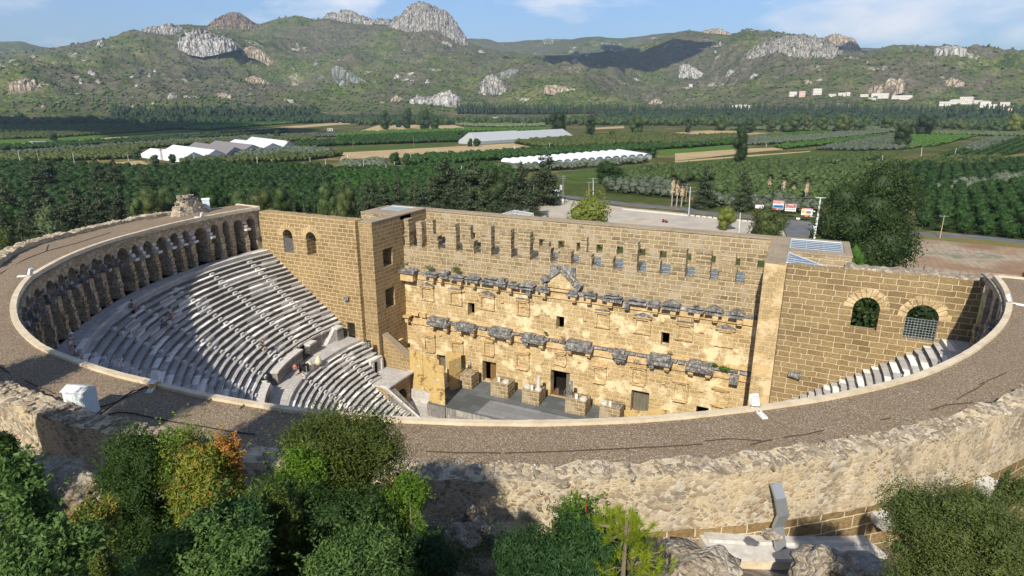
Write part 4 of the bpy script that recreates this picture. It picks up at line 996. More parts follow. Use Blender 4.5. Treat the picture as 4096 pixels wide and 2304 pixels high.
# road, parking ground, bare ground
def m_asph():
    g=G('worn asphalt'); p=g.pos(); n=g.noise(p,.3,4,.6); c=g.ramp(n,[(.3,(.10,.105,.11)),(.7,(.165,.165,.17))]); return g.end(c,.85)
M['asphalt']=m_asph()
def m_park():
    g=G('dusty pale gravel ground'); p=g.pos(); n=g.noise(p,.06,5,.65); f=g.noise(p,1.,4,.7)
    c=g.ramp(n,[(.35,(.36,.33,.29)),(.55,(.48,.43,.36)),(.68,(.40,.30,.19))]); c=g.mix(g.ramp(f,[(.5,0),(.7,.4)]),c,(.28,.22,.14)); return g.end(c,1.)
M['park']=m_park()
def m_red():
    g=G('reddish ploughed earth'); p=g.pos(); n=g.noise(p,.05,5,.6); f=g.noise(p,.6,5,.75)
    c=g.ramp(n,[(.35,(.24,.14,.08)),(.47,(.30,.21,.14)),(.56,(.36,.30,.22)),(.66,(.13,.16,.10))]); w=g.n('TexWave',{'Vector':g.wob(p,.02,12),'Scale':.18,'Distortion':3.}).outputs['Fac']
    c=g.mix(g.ramp(w,[(.7,0),(.95,.3)]),c,(.22,.13,.07)); c=g.mix(g.ramp(f,[(.56,0),(.66,.8)]),c,(.10,.13,.07)); return g.end(c,1.)
M['red']=m_red()
def sheet(name,pts,z,mat,world=False):
    P=pts if world else [atz(p,-1.0)[:2] for p in pts]
    m=MB(); m.prism(P,-1.25,z); return tag(m.build(name,mat,None),kind='structure')
sheet('car_park',Q(4,(1320,60),(1560,75),(1700,95),(2100,150),(2536,190))+Q(5,(0,200),(580,250),(700,262),(780,300),(830,420),(300,420),(-1400,330),(-1700,250),(-1500,100)),-.86,M['park'])
sheet('bare_ground',Q(5,(1650,380),(1780,340),(2529,430),(2700,470),(2700,760),(1500,760),(1500,560)),-.86,M['red'])
sheet('roadside_grass',Q(5,(1700,330),(1900,318),(2529,400),(2529,445),(1760,372)),-.84,M['f_dry'])
RP=[q(4,1150,40),q(4,1400,45),q(4,1640,66),q(4,1800,84),q(4,2100,124),q(4,2536,158),q(5,130,178),q(5,560,216),q(5,780,243),q(5,1020,265),q(5,1400,305),q(5,1780,340),q(5,2150,360),q(5,2529,398),q(5,2800,430)]
cl=[Vector(atz(p,-1)[:2]) for p in RP]
def ribbon(cl,w,z0,z1,off=0):
    L=[];R=[]
    for i,p in enumerate(cl):
        t=(cl[min(i+1,len(cl)-1)]-cl[max(i-1,0)]).normalized(); n=Vector((-t.y,t.x)); L.append(p+n*(off+w/2)); R.append(p+n*(off-w/2))
    return [(a.x,a.y) for a in L],[(a.x,a.y) for a in R]
def ribmesh(cl,w,z,mat,name,off=0,kind='structure'):
    L,R=ribbon(cl,w,0,0,off); n=len(L); m=MB()
    m.add([(x,y,z) for x,y in L]+[(x,y,z) for x,y in R]+[(x,y,-1.2) for x,y in L]+[(x,y,-1.2) for x,y in R],[(i,i+1,n+i+1,n+i) for i in range(n-1)]+[(i,2*n+i,2*n+i+1,i+1) for i in range(n-1)]+[(n+i,n+i+1,3*n+i+1,3*n+i) for i in range(n-1)])
    return tag(m.build(name,mat,None),kind=kind)
ribmesh(cl,7.0,-.80,M['asphalt'],'road')
ribmesh(cl[7:12],.12,-.795,plain('worn road paint',(.55,.55,.53),.8),'road_marking',0)
j0=Vector(atz(q(5,860,245))[:2]); 
sheet('side_road',Q(5,(790,240),(1010,262),(960,380),(930,480),(790,480),(820,380),(790,300)),-.808,M['asphalt'])
# hillside in front of the theatre, falling from the viewpoint to the wall
def m_bank():
    g=G('stony hillside soil'); p=g.pos(); n=g.noise(p,.5,6,.7); f=g.noise(p,4,5,.7)
    c=g.ramp(n,[(.35,(.10,.075,.05)),(.5,(.24,.19,.14)),(.62,(.46,.43,.39)),(.72,(.62,.60,.56))]); c=g.mix(g.ramp(f,[(.45,0),(.65,.7)]),c,(.09,.07,.045)); return g.end(c,1.,g.ma('ADD',n,f),.8,.15)
M['bank']=m_bank()
vs=[];NRr=60;NT=200
for i in range(NT+1):
    t=-200+240*i/NT
    for k in range(NRr+1):
        r=50.5+(k/NRr)**1.6*110; x,y=r*math.cos(RAD(t)),r*math.sin(RAD(t))
        z=hill_z(x,y); n=mnoise.fractal((x*.25,y*.25,0),1.,2.,4)
        if z>0: z+=n*.45*min(1,max(0,(r-52.5)/3))
        vs.append((x,y,z-.3 if r<51.5 else z))
L=NRr+1
tag(raw_mesh('hillside',np.array(vs),np.array([(i*L+k,(i+1)*L+k,(i+1)*L+k+1,i*L+k+1) for i in range(NT) for k in range(NRr)]),M['bank'],smooth=True),kind='structure')
# ---------------------------------------------------------------- foliage
def m_leaf(name,a,b,trans=.25,sc=.6,warm=None,rough=.6):
    g=G(name); at=g.n('Attribute',attribute_name='tint').outputs['Fac']; oi=g.n('ObjectInfo').outputs['Random']
    n=g.noise(g.pos(),sc,3,.6)
    f=g.ma('ADD',g.ma('MULTIPLY',at,.65),g.ma('MULTIPLY',g.ma('SUBTRACT',n,.35),.9),True)
    c=g.mix(f,a,b)
    if warm: c=g.mix(g.ramp(at,[(.86,0),(.9,.9)]),c,warm)
    hs=g.n('HueSaturation',{'Color':c,'Value':g.ma('ADD',.82,g.ma('MULTIPLY',oi,.36))}).outputs[0]
    return g.end(hs,rough,trans=trans,spec=.3)
M['citrus']=m_leaf('citrus leaves',(.012,.036,.006),(.05,.115,.015))
M['brightg']=m_leaf('bright orchard leaves',(.045,.11,.012),(.10,.20,.025))
M['olive']=m_leaf('olive leaves',(.085,.11,.07),(.17,.20,.13))
M['shrub']=m_leaf('hedge leaves',(.05,.075,.018),(.11,.13,.035))
M['darkwood']=m_leaf('dark wood leaves',(.022,.048,.016),(.05,.085,.026))
M['midwood']=m_leaf('mixed wood leaves',(.04,.075,.02),(.10,.14,.04))
M['conifer']=m_leaf('conifer needles',(.020,.036,.014),(.085,.11,.045),.1)
M['cypress']=m_leaf('cypress foliage',(.016,.034,.015),(.04,.065,.026),.1)
M['plane']=m_leaf('broad tree leaves',(.012,.030,.007),(.055,.085,.018))
M['midpine']=m_leaf('pine wood leaves',(.05,.085,.018),(.13,.19,.035))
M['reed']=m_leaf('reeds',(.10,.15,.06),(.19,.24,.10))
M['yellowg']=m_leaf('yellow green leaves',(.10,.13,.02),(.22,.24,.04))
M['bark']=plain('brown bark',(.16,.12,.08),.95,0,.4,4)
M['barkgrey']=plain('grey bark',(.30,.27,.23),.95,0,.3,4)
def ico(sub=1):
    import bmesh
    bm=bmesh.new(); bmesh.ops.create_icosphere(bm,subdivisions=sub,radius=1); V=np.array([v.co[:] for v in bm.verts]); F=np.array([[v.index for v in f.verts] for f in bm.faces]); bm.free(); return V,F
IV,IF=ico(2)
IV1,IF1=ico(1)
def lump(c,r,seed,amp=.25,lo=False):
    V0,F0=(IV1,IF1) if lo else (IV,IF)
    V=V0.copy(); k=np.array([1+amp*mnoise.noise((v[0]*2.1+seed,v[1]*2.1,v[2]*2.1)) *1.6 for v in V])
    return V*k[:,None]*np.array(r)+np.array(c),F0
def leaves(rs,lobes,n,size,shell=.55,asp=1.0,up=0.0):
    """n leaf faces (kites) in the outer part of several ellipsoid lobes [(c,r)]"""
    vol=np.array([l[1][0]*l[1][1]*l[1][2] for l in lobes])**.8; vol/=vol.sum()
    idx=rs.choice(len(lobes),n,p=vol)
    Cc=np.array([l[0] for l in lobes])[idx]; Rr=np.array([l[1] for l in lobes])[idx]
    d=rs.normal(size=(n,3)); d/=np.linalg.norm(d,axis=1)[:,None]
    rad=(shell+(1-shell)*rs.rand(n)**.7)*(1+.10*rs.normal(size=n))
    P=Cc+d*Rr*rad[:,None]
    nrm=d+rs.normal(size=(n,3))*.75; nrm[:,2]+=up; nrm/=np.linalg.norm(nrm,axis=1)[:,None]
    t=np.cross(nrm,rs.normal(size=(n,3))); t/=np.linalg.norm(t,axis=1)[:,None]+1e-9; b=np.cross(nrm,t)
    s=size*rs.uniform(.6,1.4,n)[:,None]
    A=P+t*s*asp; B=P+b*s*.5; C_=P-t*s*asp; D_=P-b*s*.5
    V=np.stack([A,B,C_,D_],1).reshape(-1,3); F=np.arange(4*n).reshape(n,4)
    tint=np.clip(.5+.35*rs.normal(size=n)*.6+.25*(rs.rand(n)-.5),0,1)
    return V,F,tint
def quads_to_tris(F): return np.concatenate([F[:,[0,1,2]],F[:,[0,2,3]]])
def crown_mesh(name,lobes,n,size,seed,mat,parent,shell=.55,core=.0,asp=1.0,up=0):
    rs=np.random.RandomState(seed); V,F,t=leaves(rs,lobes,n,size,shell,asp,up)
    F3=quads_to_tris(F); T=np.concatenate([t,t])
    if core:
        Vs=[V];Fs=[F3];Ts=[T];o=len(V)
        for i,(c,r) in enumerate(lobes):
            v,f=lump(c,[x*core for x in r],seed+i,.3,len(lobes)>12); Vs.append(v); Fs.append(f+o); Ts.append(rs.rand(len(f))*.5); o+=len(v)  # core lumps tinted darker, as painted shade inside the crown
        V=np.concatenate(Vs);F3=np.concatenate(Fs);T=np.concatenate(Ts)
    return raw_mesh(name,V,F3,mat,parent,col=T)
def lobes_round(rs,h,w,base=.25,n=9):
    L=[]
    for i in range(n):
        a=rs.rand()*6.28; zz=base+(1-base)*(i+.5)/n; rr=math.sqrt(max(.05,1-((zz-.55)/.5)**2))*w/2
        k=rs.uniform(.25,.62)*rr; s=rs.uniform(.30,.46)
        L.append(((math.cos(a)*k,math.sin(a)*k,zz*h*.93),(w*s*.75,w*s*.75,h*.16+w*s*.25)))
    return L
def lobes_cone(rs,h,w,base=.08,n=16,sharp=1.):
    L=[]
    for i in range(n):
        t=(i+.3)/n; zz=(base+(1-base)*t)*h; rr=w/2*(1-t)**sharp*(1 if t>.08 else .8)
        for k in range(3 if t<.6 else 2 if t<.85 else 1):
            a=rs.rand()*6.28; q_=rr*rs.uniform(.35,.75) if t<.9 else 0
            L.append(((math.cos(a)*q_,math.sin(a)*q_,zz-q_*.15),(rr*rs.uniform(.35,.6)+.12*w/4,rr*rs.uniform(.35,.6)+.12*w/4,h/n*rs.uniform(.6,1.1))))
    return L
def trunk_mesh(h,r,seed,parent,mat,limbs=4,lean=0):
    rr=random.Random(seed); m=MB()
    m.tube([(0,0,-.5),(lean*.3,.02*h,h*.3),(lean,0,h)],[r*1.2,r*.85,r*.3],7)
    for i in range(limbs):
        a=rr.uniform(0,6.28); z=h*rr.uniform(.3,.75); L=h*rr.uniform(.25,.42)
        m.tube([(lean*.4,0,z),(math.cos(a)*L*.5,math.sin(a)*L*.5,z+L*.5),(math.cos(a)*L,math.sin(a)*L,z+L*.75)],[r*.45,r*.3,r*.1],5)
    return m.build('trunk',mat,parent,smooth=True)
def tree(kind,x,y,z,h,w,seed,label=None,group=None,cat='tree',nf=None,name=None,mat=None,leaf=None):
    rs=np.random.RandomState(seed)
    name=name or {'round':'broadleaf_tree','cone':'conifer_tree','cypress':'cypress_tree','olive':'olive_tree'}[kind]
    t=thing(name,label,cat,(x,y,z),rs.rand()*6.28,group)
    if kind=='round':
        L=lobes_round(rs,h,w,.12,18); crown_mesh('crown',L,int((nf or 1500)*2.6),(leaf or w*.03)*.8,seed,M[mat or 'plane'],t,.62,.74); trunk_mesh(h*.75,w*.03,seed,t,M['bark'])
    elif kind=='cone':
        L=lobes_cone(rs,h,w*1.15,.03,16,.62); crown_mesh('crown',L,int((nf or 1800)*1.3),leaf or w*.035,seed,M[mat or 'conifer'],t,.5,.5,1.2); trunk_mesh(h*.9,w*.03,seed,t,M['bark'],0)
    elif kind=='cypress':
        L=lobes_cone(rs,h,w,.05,18,.55); crown_mesh('crown',L,nf or 900,leaf or w*.07,seed,M[mat or 'cypress'],t,.6,.7,1.5); trunk_mesh(h*.9,w*.05,seed,t,M['bark'],0)
    elif kind=='olive':
        L=lobes_round(rs,h,w,.3,8); crown_mesh('crown',L,nf or 900,leaf or w*.04,seed,M[mat or 'olive'],t,.5,.5,1.3); trunk_mesh(h*.6,w*.05,seed,t,M['barkgrey'])
    return t
# ---- prototypes for the orchards (arrays, so that a far orchard can be one mesh)
def proto(kind,seed,n,size,core=.8,lo=True):
    rs=np.random.RandomState(seed)
    if kind=='round': L=[((rs.uniform(-.2,.2),rs.uniform(-.2,.2),.5+rs.uniform(-.1,.15)),(rs.uniform(.32,.45),rs.uniform(.32,.45),rs.uniform(.32,.46))) for _ in range(3)]
    elif kind=='cone': L=[((0,0,.3),(.32,.32,.3)),((0,0,.6),(.22,.22,.28)),((0,0,.82),(.12,.12,.2))]
    Vs=[];Fs=[];Ts=[];o=0
    if n:
        V,F,t=leaves(rs,L,n,size,.75); Vs.append(V);Fs.append(quads_to_tris(F));Ts.append(np.concatenate([t,t]));o=len(V)
    for i,(c,r) in enumerate(L):
        v,f=lump(c,[x*core for x in r],seed+i*7,.45,lo); Vs.append(v);Fs.append(f+o);Ts.append(np.full(len(f),.45)+.35*(rs.rand(len(f))-.5));o+=len(v)
    return np.concatenate(Vs),np.concatenate(Fs),np.concatenate(Ts)
PR={'near':[proto('round',i,90,.10,.85) for i in range(4)],'mid':[proto('round',10+i,26,.15,.9) for i in range(4)],'far':[proto('round',20+i,8,.2,1.0) for i in range(4)],'cone':[proto('cone',30+i,30,.09,.9) for i in range(3)]}
def stuff(name,label,cat,pts,mat,lod,seed,var=.25):
    """pts: list of (x,y,z,w,h)"""
    if not len(pts): return
    rs=np.random.RandomState(seed); P=np.array(pts); Vs=[];Fs=[];Ts=[];o=0
    kinds=PR[lod]; ki=rs.randint(len(kinds),size=len(P))
    for k,(V,F,T) in enumerate(kinds):
        sel=P[ki==k]; n=len(sel)
        if not n: continue
        a=rs.rand(n)*6.28; s=1+var*(rs.rand(n)-.5)*2; c_,s_=np.cos(a),np.sin(a)
        X=(V[None,:,0]*c_[:,None]-V[None,:,1]*s_[:,None])*(sel[:,3]*s)[:,None]+sel[:,0:1]
        Y=(V[None,:,0]*s_[:,None]+V[None,:,1]*c_[:,None])*(sel[:,3]*s)[:,None]+sel[:,1:2]
        Z=V[None,:,2]*(sel[:,4]*s)[:,None]+sel[:,2:3]
        Vs.append(np.stack([X,Y,Z],-1).reshape(-1,3)); m=len(V)
        Fs.append((F[None]+(np.arange(n)*m)[:,None,None]).reshape(-1,3)+o); o+=n*m
        tt=T[None,:]*.7+rs.rand(n,1)*.45-.08; Ts.append(tt.ravel())
    ob=raw_mesh(name,np.concatenate(Vs),np.concatenate(Fs),mat,col=np.concatenate(Ts))
    return tag(ob,label,cat,kind='stuff')
def inpoly(px,py,poly):
    r=np.zeros(len(px),bool); n=len(poly)
    for i in range(n):
        x0,y0=poly[i];x1,y1=poly[(i+1)%n]
        c=((y0>py)!=(y1>py))&(px<(x1-x0)*(py-y0)/(y1-y0+1e-12)+x0); r^=c
    return r
def fill(poly,dx,dy,ang,jit,seed,drop=.04):
    """points on the plain inside a polygon given on the photograph's ground plane; rows along ang"""
    W_=np.array([atz(p,-1)[:2] for p in poly]); rs=np.random.RandomState(seed)
    ca,sa=math.cos(ang),math.sin(ang)
    U=W_[:,0]*ca+W_[:,1]*sa; Vv=-W_[:,0]*sa+W_[:,1]*ca
    u=np.arange(U.min(),U.max(),dx); v=np.arange(Vv.min(),Vv.max(),dy); UU,VV=np.meshgrid(u,v)
    UU=UU.ravel()+rs.uniform(-jit,jit,UU.size)*dx; VV=VV.ravel()+rs.uniform(-jit,jit,VV.size)*dy
    X=UU*ca-VV*sa; Y=UU*sa+VV*ca
    k=inpoly(X,Y,[tuple(w) for w in W_])&(rs.rand(len(X))>drop)
    return X[k],Y[k]
def orchard(label,poly,w,h,dx,dy,ang,mat,lod,seed,jit=.12,cat='orchard',name='orchard',drop=.04,zf=None):
    X,Y=fill(poly,dx,dy,ang,jit,seed,drop)
    pts=[(x,y,-1.0 if zf is None else zf(x,y),w,h) for x,y in zip(X,Y)]
    return stuff(name,label,cat,pts,M[mat],lod,seed)
AN=.42
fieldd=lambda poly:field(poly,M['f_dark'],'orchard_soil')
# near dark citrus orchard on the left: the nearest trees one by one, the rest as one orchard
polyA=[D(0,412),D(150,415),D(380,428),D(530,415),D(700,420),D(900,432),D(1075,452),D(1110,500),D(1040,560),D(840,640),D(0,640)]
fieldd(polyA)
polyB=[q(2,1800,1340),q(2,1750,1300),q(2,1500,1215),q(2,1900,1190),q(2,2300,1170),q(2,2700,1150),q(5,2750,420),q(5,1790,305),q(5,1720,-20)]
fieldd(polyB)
XA,YA=fill(polyA,5.6,5.8,AN,.16,1,.02); XB,YB=fill(polyB,6.2,6.6,-.15,.16,2,.02)
def visible(X,Y,z=2.5):
    px,py=proj(X,Y,z); return (px>-60)&(px<4156)
for X_,Y_,tot,g_,lab,seed,far,nm in ((XA,YA,150,'citrus trees of the dark orchard left of the stage building','dark green citrus tree in the nearest rows of the left orchard',5,'dense dark green citrus orchard stretching behind the left of the theatre','citrus_tree'),(XB,YB,150,'orchard trees in the dark plantation at the right edge','dark leafy orchard tree in the nearest rows beyond the road on the right',6,'dense dark green plantation beyond the road on the right','orchard_tree')):
    v=visible(X_,Y_); X_=X_[v]; Y_=Y_[v]
    px,py=proj(X_,Y_,-1.0)
    # only trees not hidden by the theatre count as near ones
    lim=np.where(px<2048,np.interp(px,[0,1000,1070,1450,2100],[900,810,850,870,860]),np.interp(px,[2048,3600,3900,4096],[900,900,1110,1130]))
    vis=py<lim
    X_=X_[vis];Y_=Y_[vis];d=np.hypot(X_-CX,Y_-CY); o_=np.argsort(d); near=o_[:tot]; rest=o_[tot:]
    protos=[]
    rs=np.random.RandomState(seed)
    for k in range(5):
        t=thing(nm,lab,'tree',(0,0,-500),0,g_); L=[((rs.uniform(-1.1,1.1),rs.uniform(-1.1,1.1),rs.uniform(1.5,3.4)),(rs.uniform(1.2,1.9),rs.uniform(1.2,1.9),rs.uniform(1.0,1.5))) for _ in range(6)]
        crown_mesh('crown',L,420,.32,seed*10+k,M['citrus'],t,.7,.8)
        trunk_mesh(2.0,.16,k,t,M['bark'],3); protos.append(t)
    for i,j in enumerate(near):
        o=protos[i] if i<5 else copy_tree(protos[i%5])
        s=rs.uniform(.9,1.3); o.location=(X_[j],Y_[j],-1.0); o.rotation_euler=(0,0,rs.rand()*6.28); o.scale=(s,s,s*rs.uniform(.9,1.15))
    stuff('orchard',far,'orchard',[(X_[j],Y_[j],-1.1,5.6,4.6) for j in rest],M['citrus'],'near',seed)
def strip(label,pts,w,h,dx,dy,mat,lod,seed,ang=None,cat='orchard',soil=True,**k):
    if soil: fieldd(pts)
    if ang is None:
        a=atz(pts[0],-1);b=atz(pts[1],-1); ang=math.atan2(b[1]-a[1],b[0]-a[0])
    return orchard(label,pts,w,h,dx,dy,ang,mat,lod,seed,cat=cat,**k)
strip('dark narrow orchard strip running to the far left treeline',Q(0,(-200,905),(1150,880),(2400,868),(1900,905),(900,960),(0,965),(-200,970)),5.5,5.5,5.5,6,'citrus','far',11)
strip('low brownish green orchard strip above the pale green field at left',Q(0,(0,975),(1100,935),(1120,950),(400,1000),(0,1012)),4.5,4,5,6,'shrub','mid',12)
strip('bright green tree row left of the tan field far off',Q(0,(1280,935),(2300,870),(2500,872),(2000,905),(1500,945)),5,5,5.5,6,'brightg','far',13)
strip('long dark hedge strip crossing behind the small white house at left',Q(0,(0,1068),(450,1045),(1200,1000),(2080,942),(2080,962),(1300,1015),(450,1075),(0,1092)),5,4.5,5,6,'citrus','mid',14)
strip('grey green olive strip left of the greenhouses, farther row',Q(0,(0,1118),(1200,1030),(1900,990),(2536,965),(2700,960),(2536,990),(1900,1012),(1100,1055),(0,1145)),5,4,5.5,6.5,'olive','mid',15)
strip('brownish green thicket strip just behind the left greenhouses',Q(0,(0,1150),(1000,1068),(2250,1000),(2300,1022),(1400,1055),(1010,1080),(1000,1150),(500,1170),(0,1180)),5,4.5,4.5,5,'shrub','mid',16)
strip('dark hedge right of the white greenhouse roofs',Q(0,(2140,1045),(2536,1020),(2900,1010),(2900,1040),(2536,1052),(2150,1078)),5,4.5,5,5.5,'citrus','mid',17)
strip('grey olive patch right of the left greenhouses',Q(0,(1700,1120),(2140,1078),(2400,1085),(2400,1130),(1900,1160),(1700,1150)),5,4,5.5,6,'olive','mid',18)
strip('green orchard strip in front of the left greenhouses',Q(0,(1350,1170),(1800,1150),(2400,1120),(2500,1130),(2200,1170),(1300,1200)),5,4.5,5,5.5,'shrub','mid',19)
strip('dark orchard strip left of the long grey greenhouse',Q(1,(0,1012),(450,985),(950,965),(960,1010),(860,1030),(0,1058)),5.5,5,5.5,6,'citrus','mid',21)
strip('thin green hedge above the grey greenhouse',Q(1,(0,985),(400,962),(950,945),(1500,935),(1520,950),(1000,960),(450,975),(0,1000)),5,5,5,6,'brightg','far',22)
strip('wide green orchard strip right of the long grey greenhouse',Q(1,(1280,1042),(1700,1008),(2300,985),(2536,1000),(2900,990),(2900,1020),(2536,1035),(1600,1078),(1500,1078)),5.5,6,5.5,6,'shrub','mid',23)
strip('dark orchard strip between the tan stubble field and the white tunnels',Q(1,(540,1150),(1400,1098),(2536,1050),(2900,1020),(2900,1045),(2536,1075),(2000,1105),(1500,1140),(540,1205)),5.5,5,5.5,6,'citrus','mid',24)
strip('olive trees left of the dark orchard in the middle',Q(1,(30,1195),(330,1175),(350,1225),(60,1235)),6,5,6,6,'olive','mid',25)
strip('dense dark trees directly behind the big conifers',Q(1,(0,1268),(380,1245),(700,1225),(1250,1230),(1300,1330),(1100,1449),(300,1449),(0,1400)),6,5.5,5.5,5.5,'citrus','near',26)
strip('row of grey olives along the front of the white tunnels',Q(1,(1150,1225),(1600,1205),(2250,1165),(2260,1180),(1640,1235),(1200,1260)),5,4,6,6,'olive','mid',27)
strip('grey green olive grove beyond the road left of the palms',Q(1,(1930,1350),(2200,1330),(2400,1330),(2536,1350),(2536,1449),(2380,1440),(1950,1400)),6,5,5.5,6,'olive','near',28)
strip('dark hedgerow below the maize field',Q(2,(-500,1300),(0,1235),(500,1215),(900,1190),(1450,1130),(1490,1160),(950,1235),(900,1290),(300,1310),(0,1330),(-400,1350)),6,6,5,5.5,'midwood','near',29)
strip('dark orchard strip at the left of the right hand bands',Q(2,(-100,1010),(420,990),(520,1000),(420,1030),(0,1065),(-100,1070)),5,4.5,5,5.5,'shrub','mid',30)
strip('grey olive band behind the pale tan field on the right',Q(2,(420,1010),(900,985),(1500,950),(1550,965),(1100,1015),(700,1050),(520,1055)),5,4.5,5.5,6,'olive','mid',31)
strip('bright green band of young trees on the right',Q(2,(640,1000),(1060,965),(1140,968),(1070,990),(700,1012)),5,5,5,5.5,'brightg','mid',32)
strip('green band of trees below the olive band on the right',Q(2,(720,1070),(1100,1030),(1500,990),(1430,1010),(1050,1060),(800,1082)),5,4.5,5,5.5,'brightg','mid',33)
strip('wide grey olive grove left of the lone dark tree',Q(2,(1000,1090),(1200,1050),(1590,985),(1620,1010),(1750,1060),(1650,1090),(1300,1095)),5,4.5,5.5,6,'olive','mid',34)
strip('bright green vineyard left of the long planted rows',Q(2,(1400,1045),(1560,1010),(1700,985),(2180,990),(2100,1010),(1900,1060),(1700,1080)),4.5,3.5,5,6,'brightg','mid',35)
strip('long dark green planted rows running away on the right',Q(2,(1900,1130),(2400,1010),(2700,1000),(2800,1040),(2529,1110),(2200,1155),(1850,1145)),3.6,3.4,3.4,8.,'citrus','near',36,ang=math.atan2(atz(q(2,2250,990))[1]-atz(q(2,1800,1100))[1],atz(q(2,2250,990))[0]-atz(q(2,1800,1100))[0]),jit=.05)
strip('grey olive patch among the planted rows on the right',Q(2,(2030,1085),(2300,1000),(2450,1005),(2200,1105)),5,4.2,5.5,6,'olive','mid',37,soil=False)
strip('low leafy orchard beside the track on the right',Q(2,(1550,1200),(1900,1160),(2340,1150),(2340,1200),(1900,1215)),5,4.5,5,5.5,'shrub','near',38)
strip('grey olive band across the dark plantation on the right',Q(2,(1740,1385),(2100,1340),(2529,1300),(2700,1290),(2700,1310),(2200,1365),(1850,1400)),6,5.5,5,5,'olive','near',39,soil=False)
strip('mixed olive and leafy trees below the dark hedgerow',Q(2,(300,1310),(900,1290),(950,1245),(1500,1205),(1700,1300),(1500,1449),(1000,1500),(300,1449)),6.5,6,6,6,'midwood','near',40)
strip('grey bushes between the palms and the billboards',Q(5,(200,60),(600,40),(1000,110),(1080,190),(700,195),(200,130)),6,4.5,6,6,'olive','near',41)
# reed beds and rough ground along the river
strip('pale green reeds along the river on the right',Q(2,(400,940),(700,925),(1500,930),(1850,960),(2529,975),(2700,985),(2529,990),(1900,978),(1500,955),(700,945)),6,4.5,4.5,5,'reed','far',42,cat='reeds',name='reeds',soil=False)
strip('pale green reeds beyond the far tan field',Q(1,(760,880),(1200,905),(1500,900),(1500,915),(1200,925),(900,915)),6,5,4.5,5,'reed','far',43,cat='reeds',name='reeds',soil=False)
# far woods at the foot of the hills
def tz(x,y):
    dx,dy=x-CX,y-CY; d=math.hypot(dx,dy)
    if d<1885: return -1.0
    return float(terrain(np.array([math.atan2(dx,dy)]),np.array([float(d)]))[0])
rs_=np.random.RandomState(90)
def belt(label,x0,x1,d0,d1,n,w,h,mat,lod,seed,name='woodland',cat='woodland'):
    r0=ray(D(x0,280)); r1=ray(D(x1,280)); a0,a1=math.atan2(r0[0],r0[1]),math.atan2(r1[0],r1[1]); rs=np.random.RandomState(seed); P=[]
    for i in range(n):
        a=a0+(a1-a0)*rs.rand(); d=d0+(d1-d0)*rs.rand(); x,y=CX+d*math.sin(a),CY+d*math.cos(a); s=rs.uniform(.65,1.3); P.append((x,y,tz(x,y)-1,w*s,h*s))
    return stuff(name,label,cat,P,M[mat],lod,seed)
belt('dark treeline along the foot of the hills on the left',-60,1120,1700,1960,1700,15,15,'darkwood','near',50)
belt('bluish green poplar belt behind the far left treeline',280,800,1980,2080,500,10,22,'darkwood','mid',51)
belt('mixed light green wood along the river in the middle',900,2640,1450,1750,1000,15,15,'midwood','near',52)
belt('green wood behind the river reeds on the right',1500,2640,1750,2050,1500,15,13,'darkwood','mid',53)
belt('dark cypress windbreak along the foot of the middle and right hills',1150,2640,2060,2110,1300,10,24,'cypress','cone',54)
belt('scattered pines covering the lower slopes',-60,2640,2100,2900,3200,9,8,'midpine','far',55)
belt('scattered pines dotting the upper slopes',-60,2640,2800,4650,3500,10,9,'midpine','far',56)
# ---- single trees
def tr(kind,px,t,top,w,label,seed,group=None,**k):
    """px: centre on the photo, t: distance, top: photo y of the tree top, w: crown width on the photo"""
    p=att((px[0],px[1]),t); tp=att((px[0],top),t); zg=-1.0
    return tree(kind,p[0],p[1],zg,tp[2]-zg,w*t/FPX,seed,label,group,**k)
O=lambda i,x:q(i,x,0)[0]
K=1400/2536.
tr('round',q(5,1400,300),150,q(2,0,1235)[1],690*K,'huge dense dark green tree behind the right tower',201,nf=13000,leaf=.36,mat='plane')
tr('cone',q(1,770,1300),262,q(1,0,1120)[1],290*K,'tall dark conifer left of centre behind the stage wall',202,'tall conifers behind the stage wall',nf=4000)
tr('cone',q(1,985,1300),255,q(1,0,1155)[1],340*K,'widest dark conifer, with pale green light on its right side',203,'tall conifers behind the stage wall',nf=4500)
tr('cone',q(1,1330,1300),262,q(1,0,1165)[1],200*K,'slim dark conifer left of the tallest one by the bus',204,'tall conifers behind the stage wall',nf=3000)
tr('cone',q(1,1505,1300),268,q(1,0,1070)[1],225*K,'tallest dark conifer just left of the white bus',205,'tall conifers behind the stage wall',nf=4000)
tr('round',q(1,1150,1400),240,q(1,0,1215)[1],230*K,'rounded dark tree between the wide and the slim conifer',206)
tr('cone',q(1,660,1350),245,q(1,0,1250)[1],150*K,'shorter bushy conifer at the left foot of the conifer group',207,'tall conifers behind the stage wall')
for k,(x,tp,w) in enumerate([(880,1190,200),(1080,1210,190),(1240,1225,170),(1420,1240,150),(560,1280,170),(330,1290,180),(200,1300,170),(60,1300,180)]): tr('cone',q(1,x,1350),236,q(1,0,tp)[1],w*K,'lower dark conifer filling the gaps of the group behind the stage wall',700+k,'lower conifers behind the stage wall',nf=2600)
tr('cone',q(1,440,1350),240,q(1,0,1235)[1],110*K,'narrow pointed conifer left of the conifer group',208,'tall conifers behind the stage wall')
tr('round',q(1,1965,1300),345,q(1,0,1185)[1],200*K,'dense round dark tree beyond the road right of the bus',209,nf=2500,mat='citrus')
tr('round',q(2,475,1050),480,q(2,0,925)[1],125*K,'tall narrow dark tree standing alone in the fields',210,nf=2500)
tr('round',q(2,1650,1000),640,q(2,0,912)[1],135*K,'round dark tree standing alone between the olive groves',211)
tr('round',q(2,1810,900),900,q(2,0,848)[1],140*K,'large dark tree near the river, right of the round lone tree',212)
tr('round',q(1,1592,900),900,q(1,0,820)[1],150*K,'largest dark rounded tree by the far field in the middle',213)
tr('round',q(1,1828,900),930,q(1,0,838)[1],95*K,'smaller dark tree right of the largest riverside tree',214)
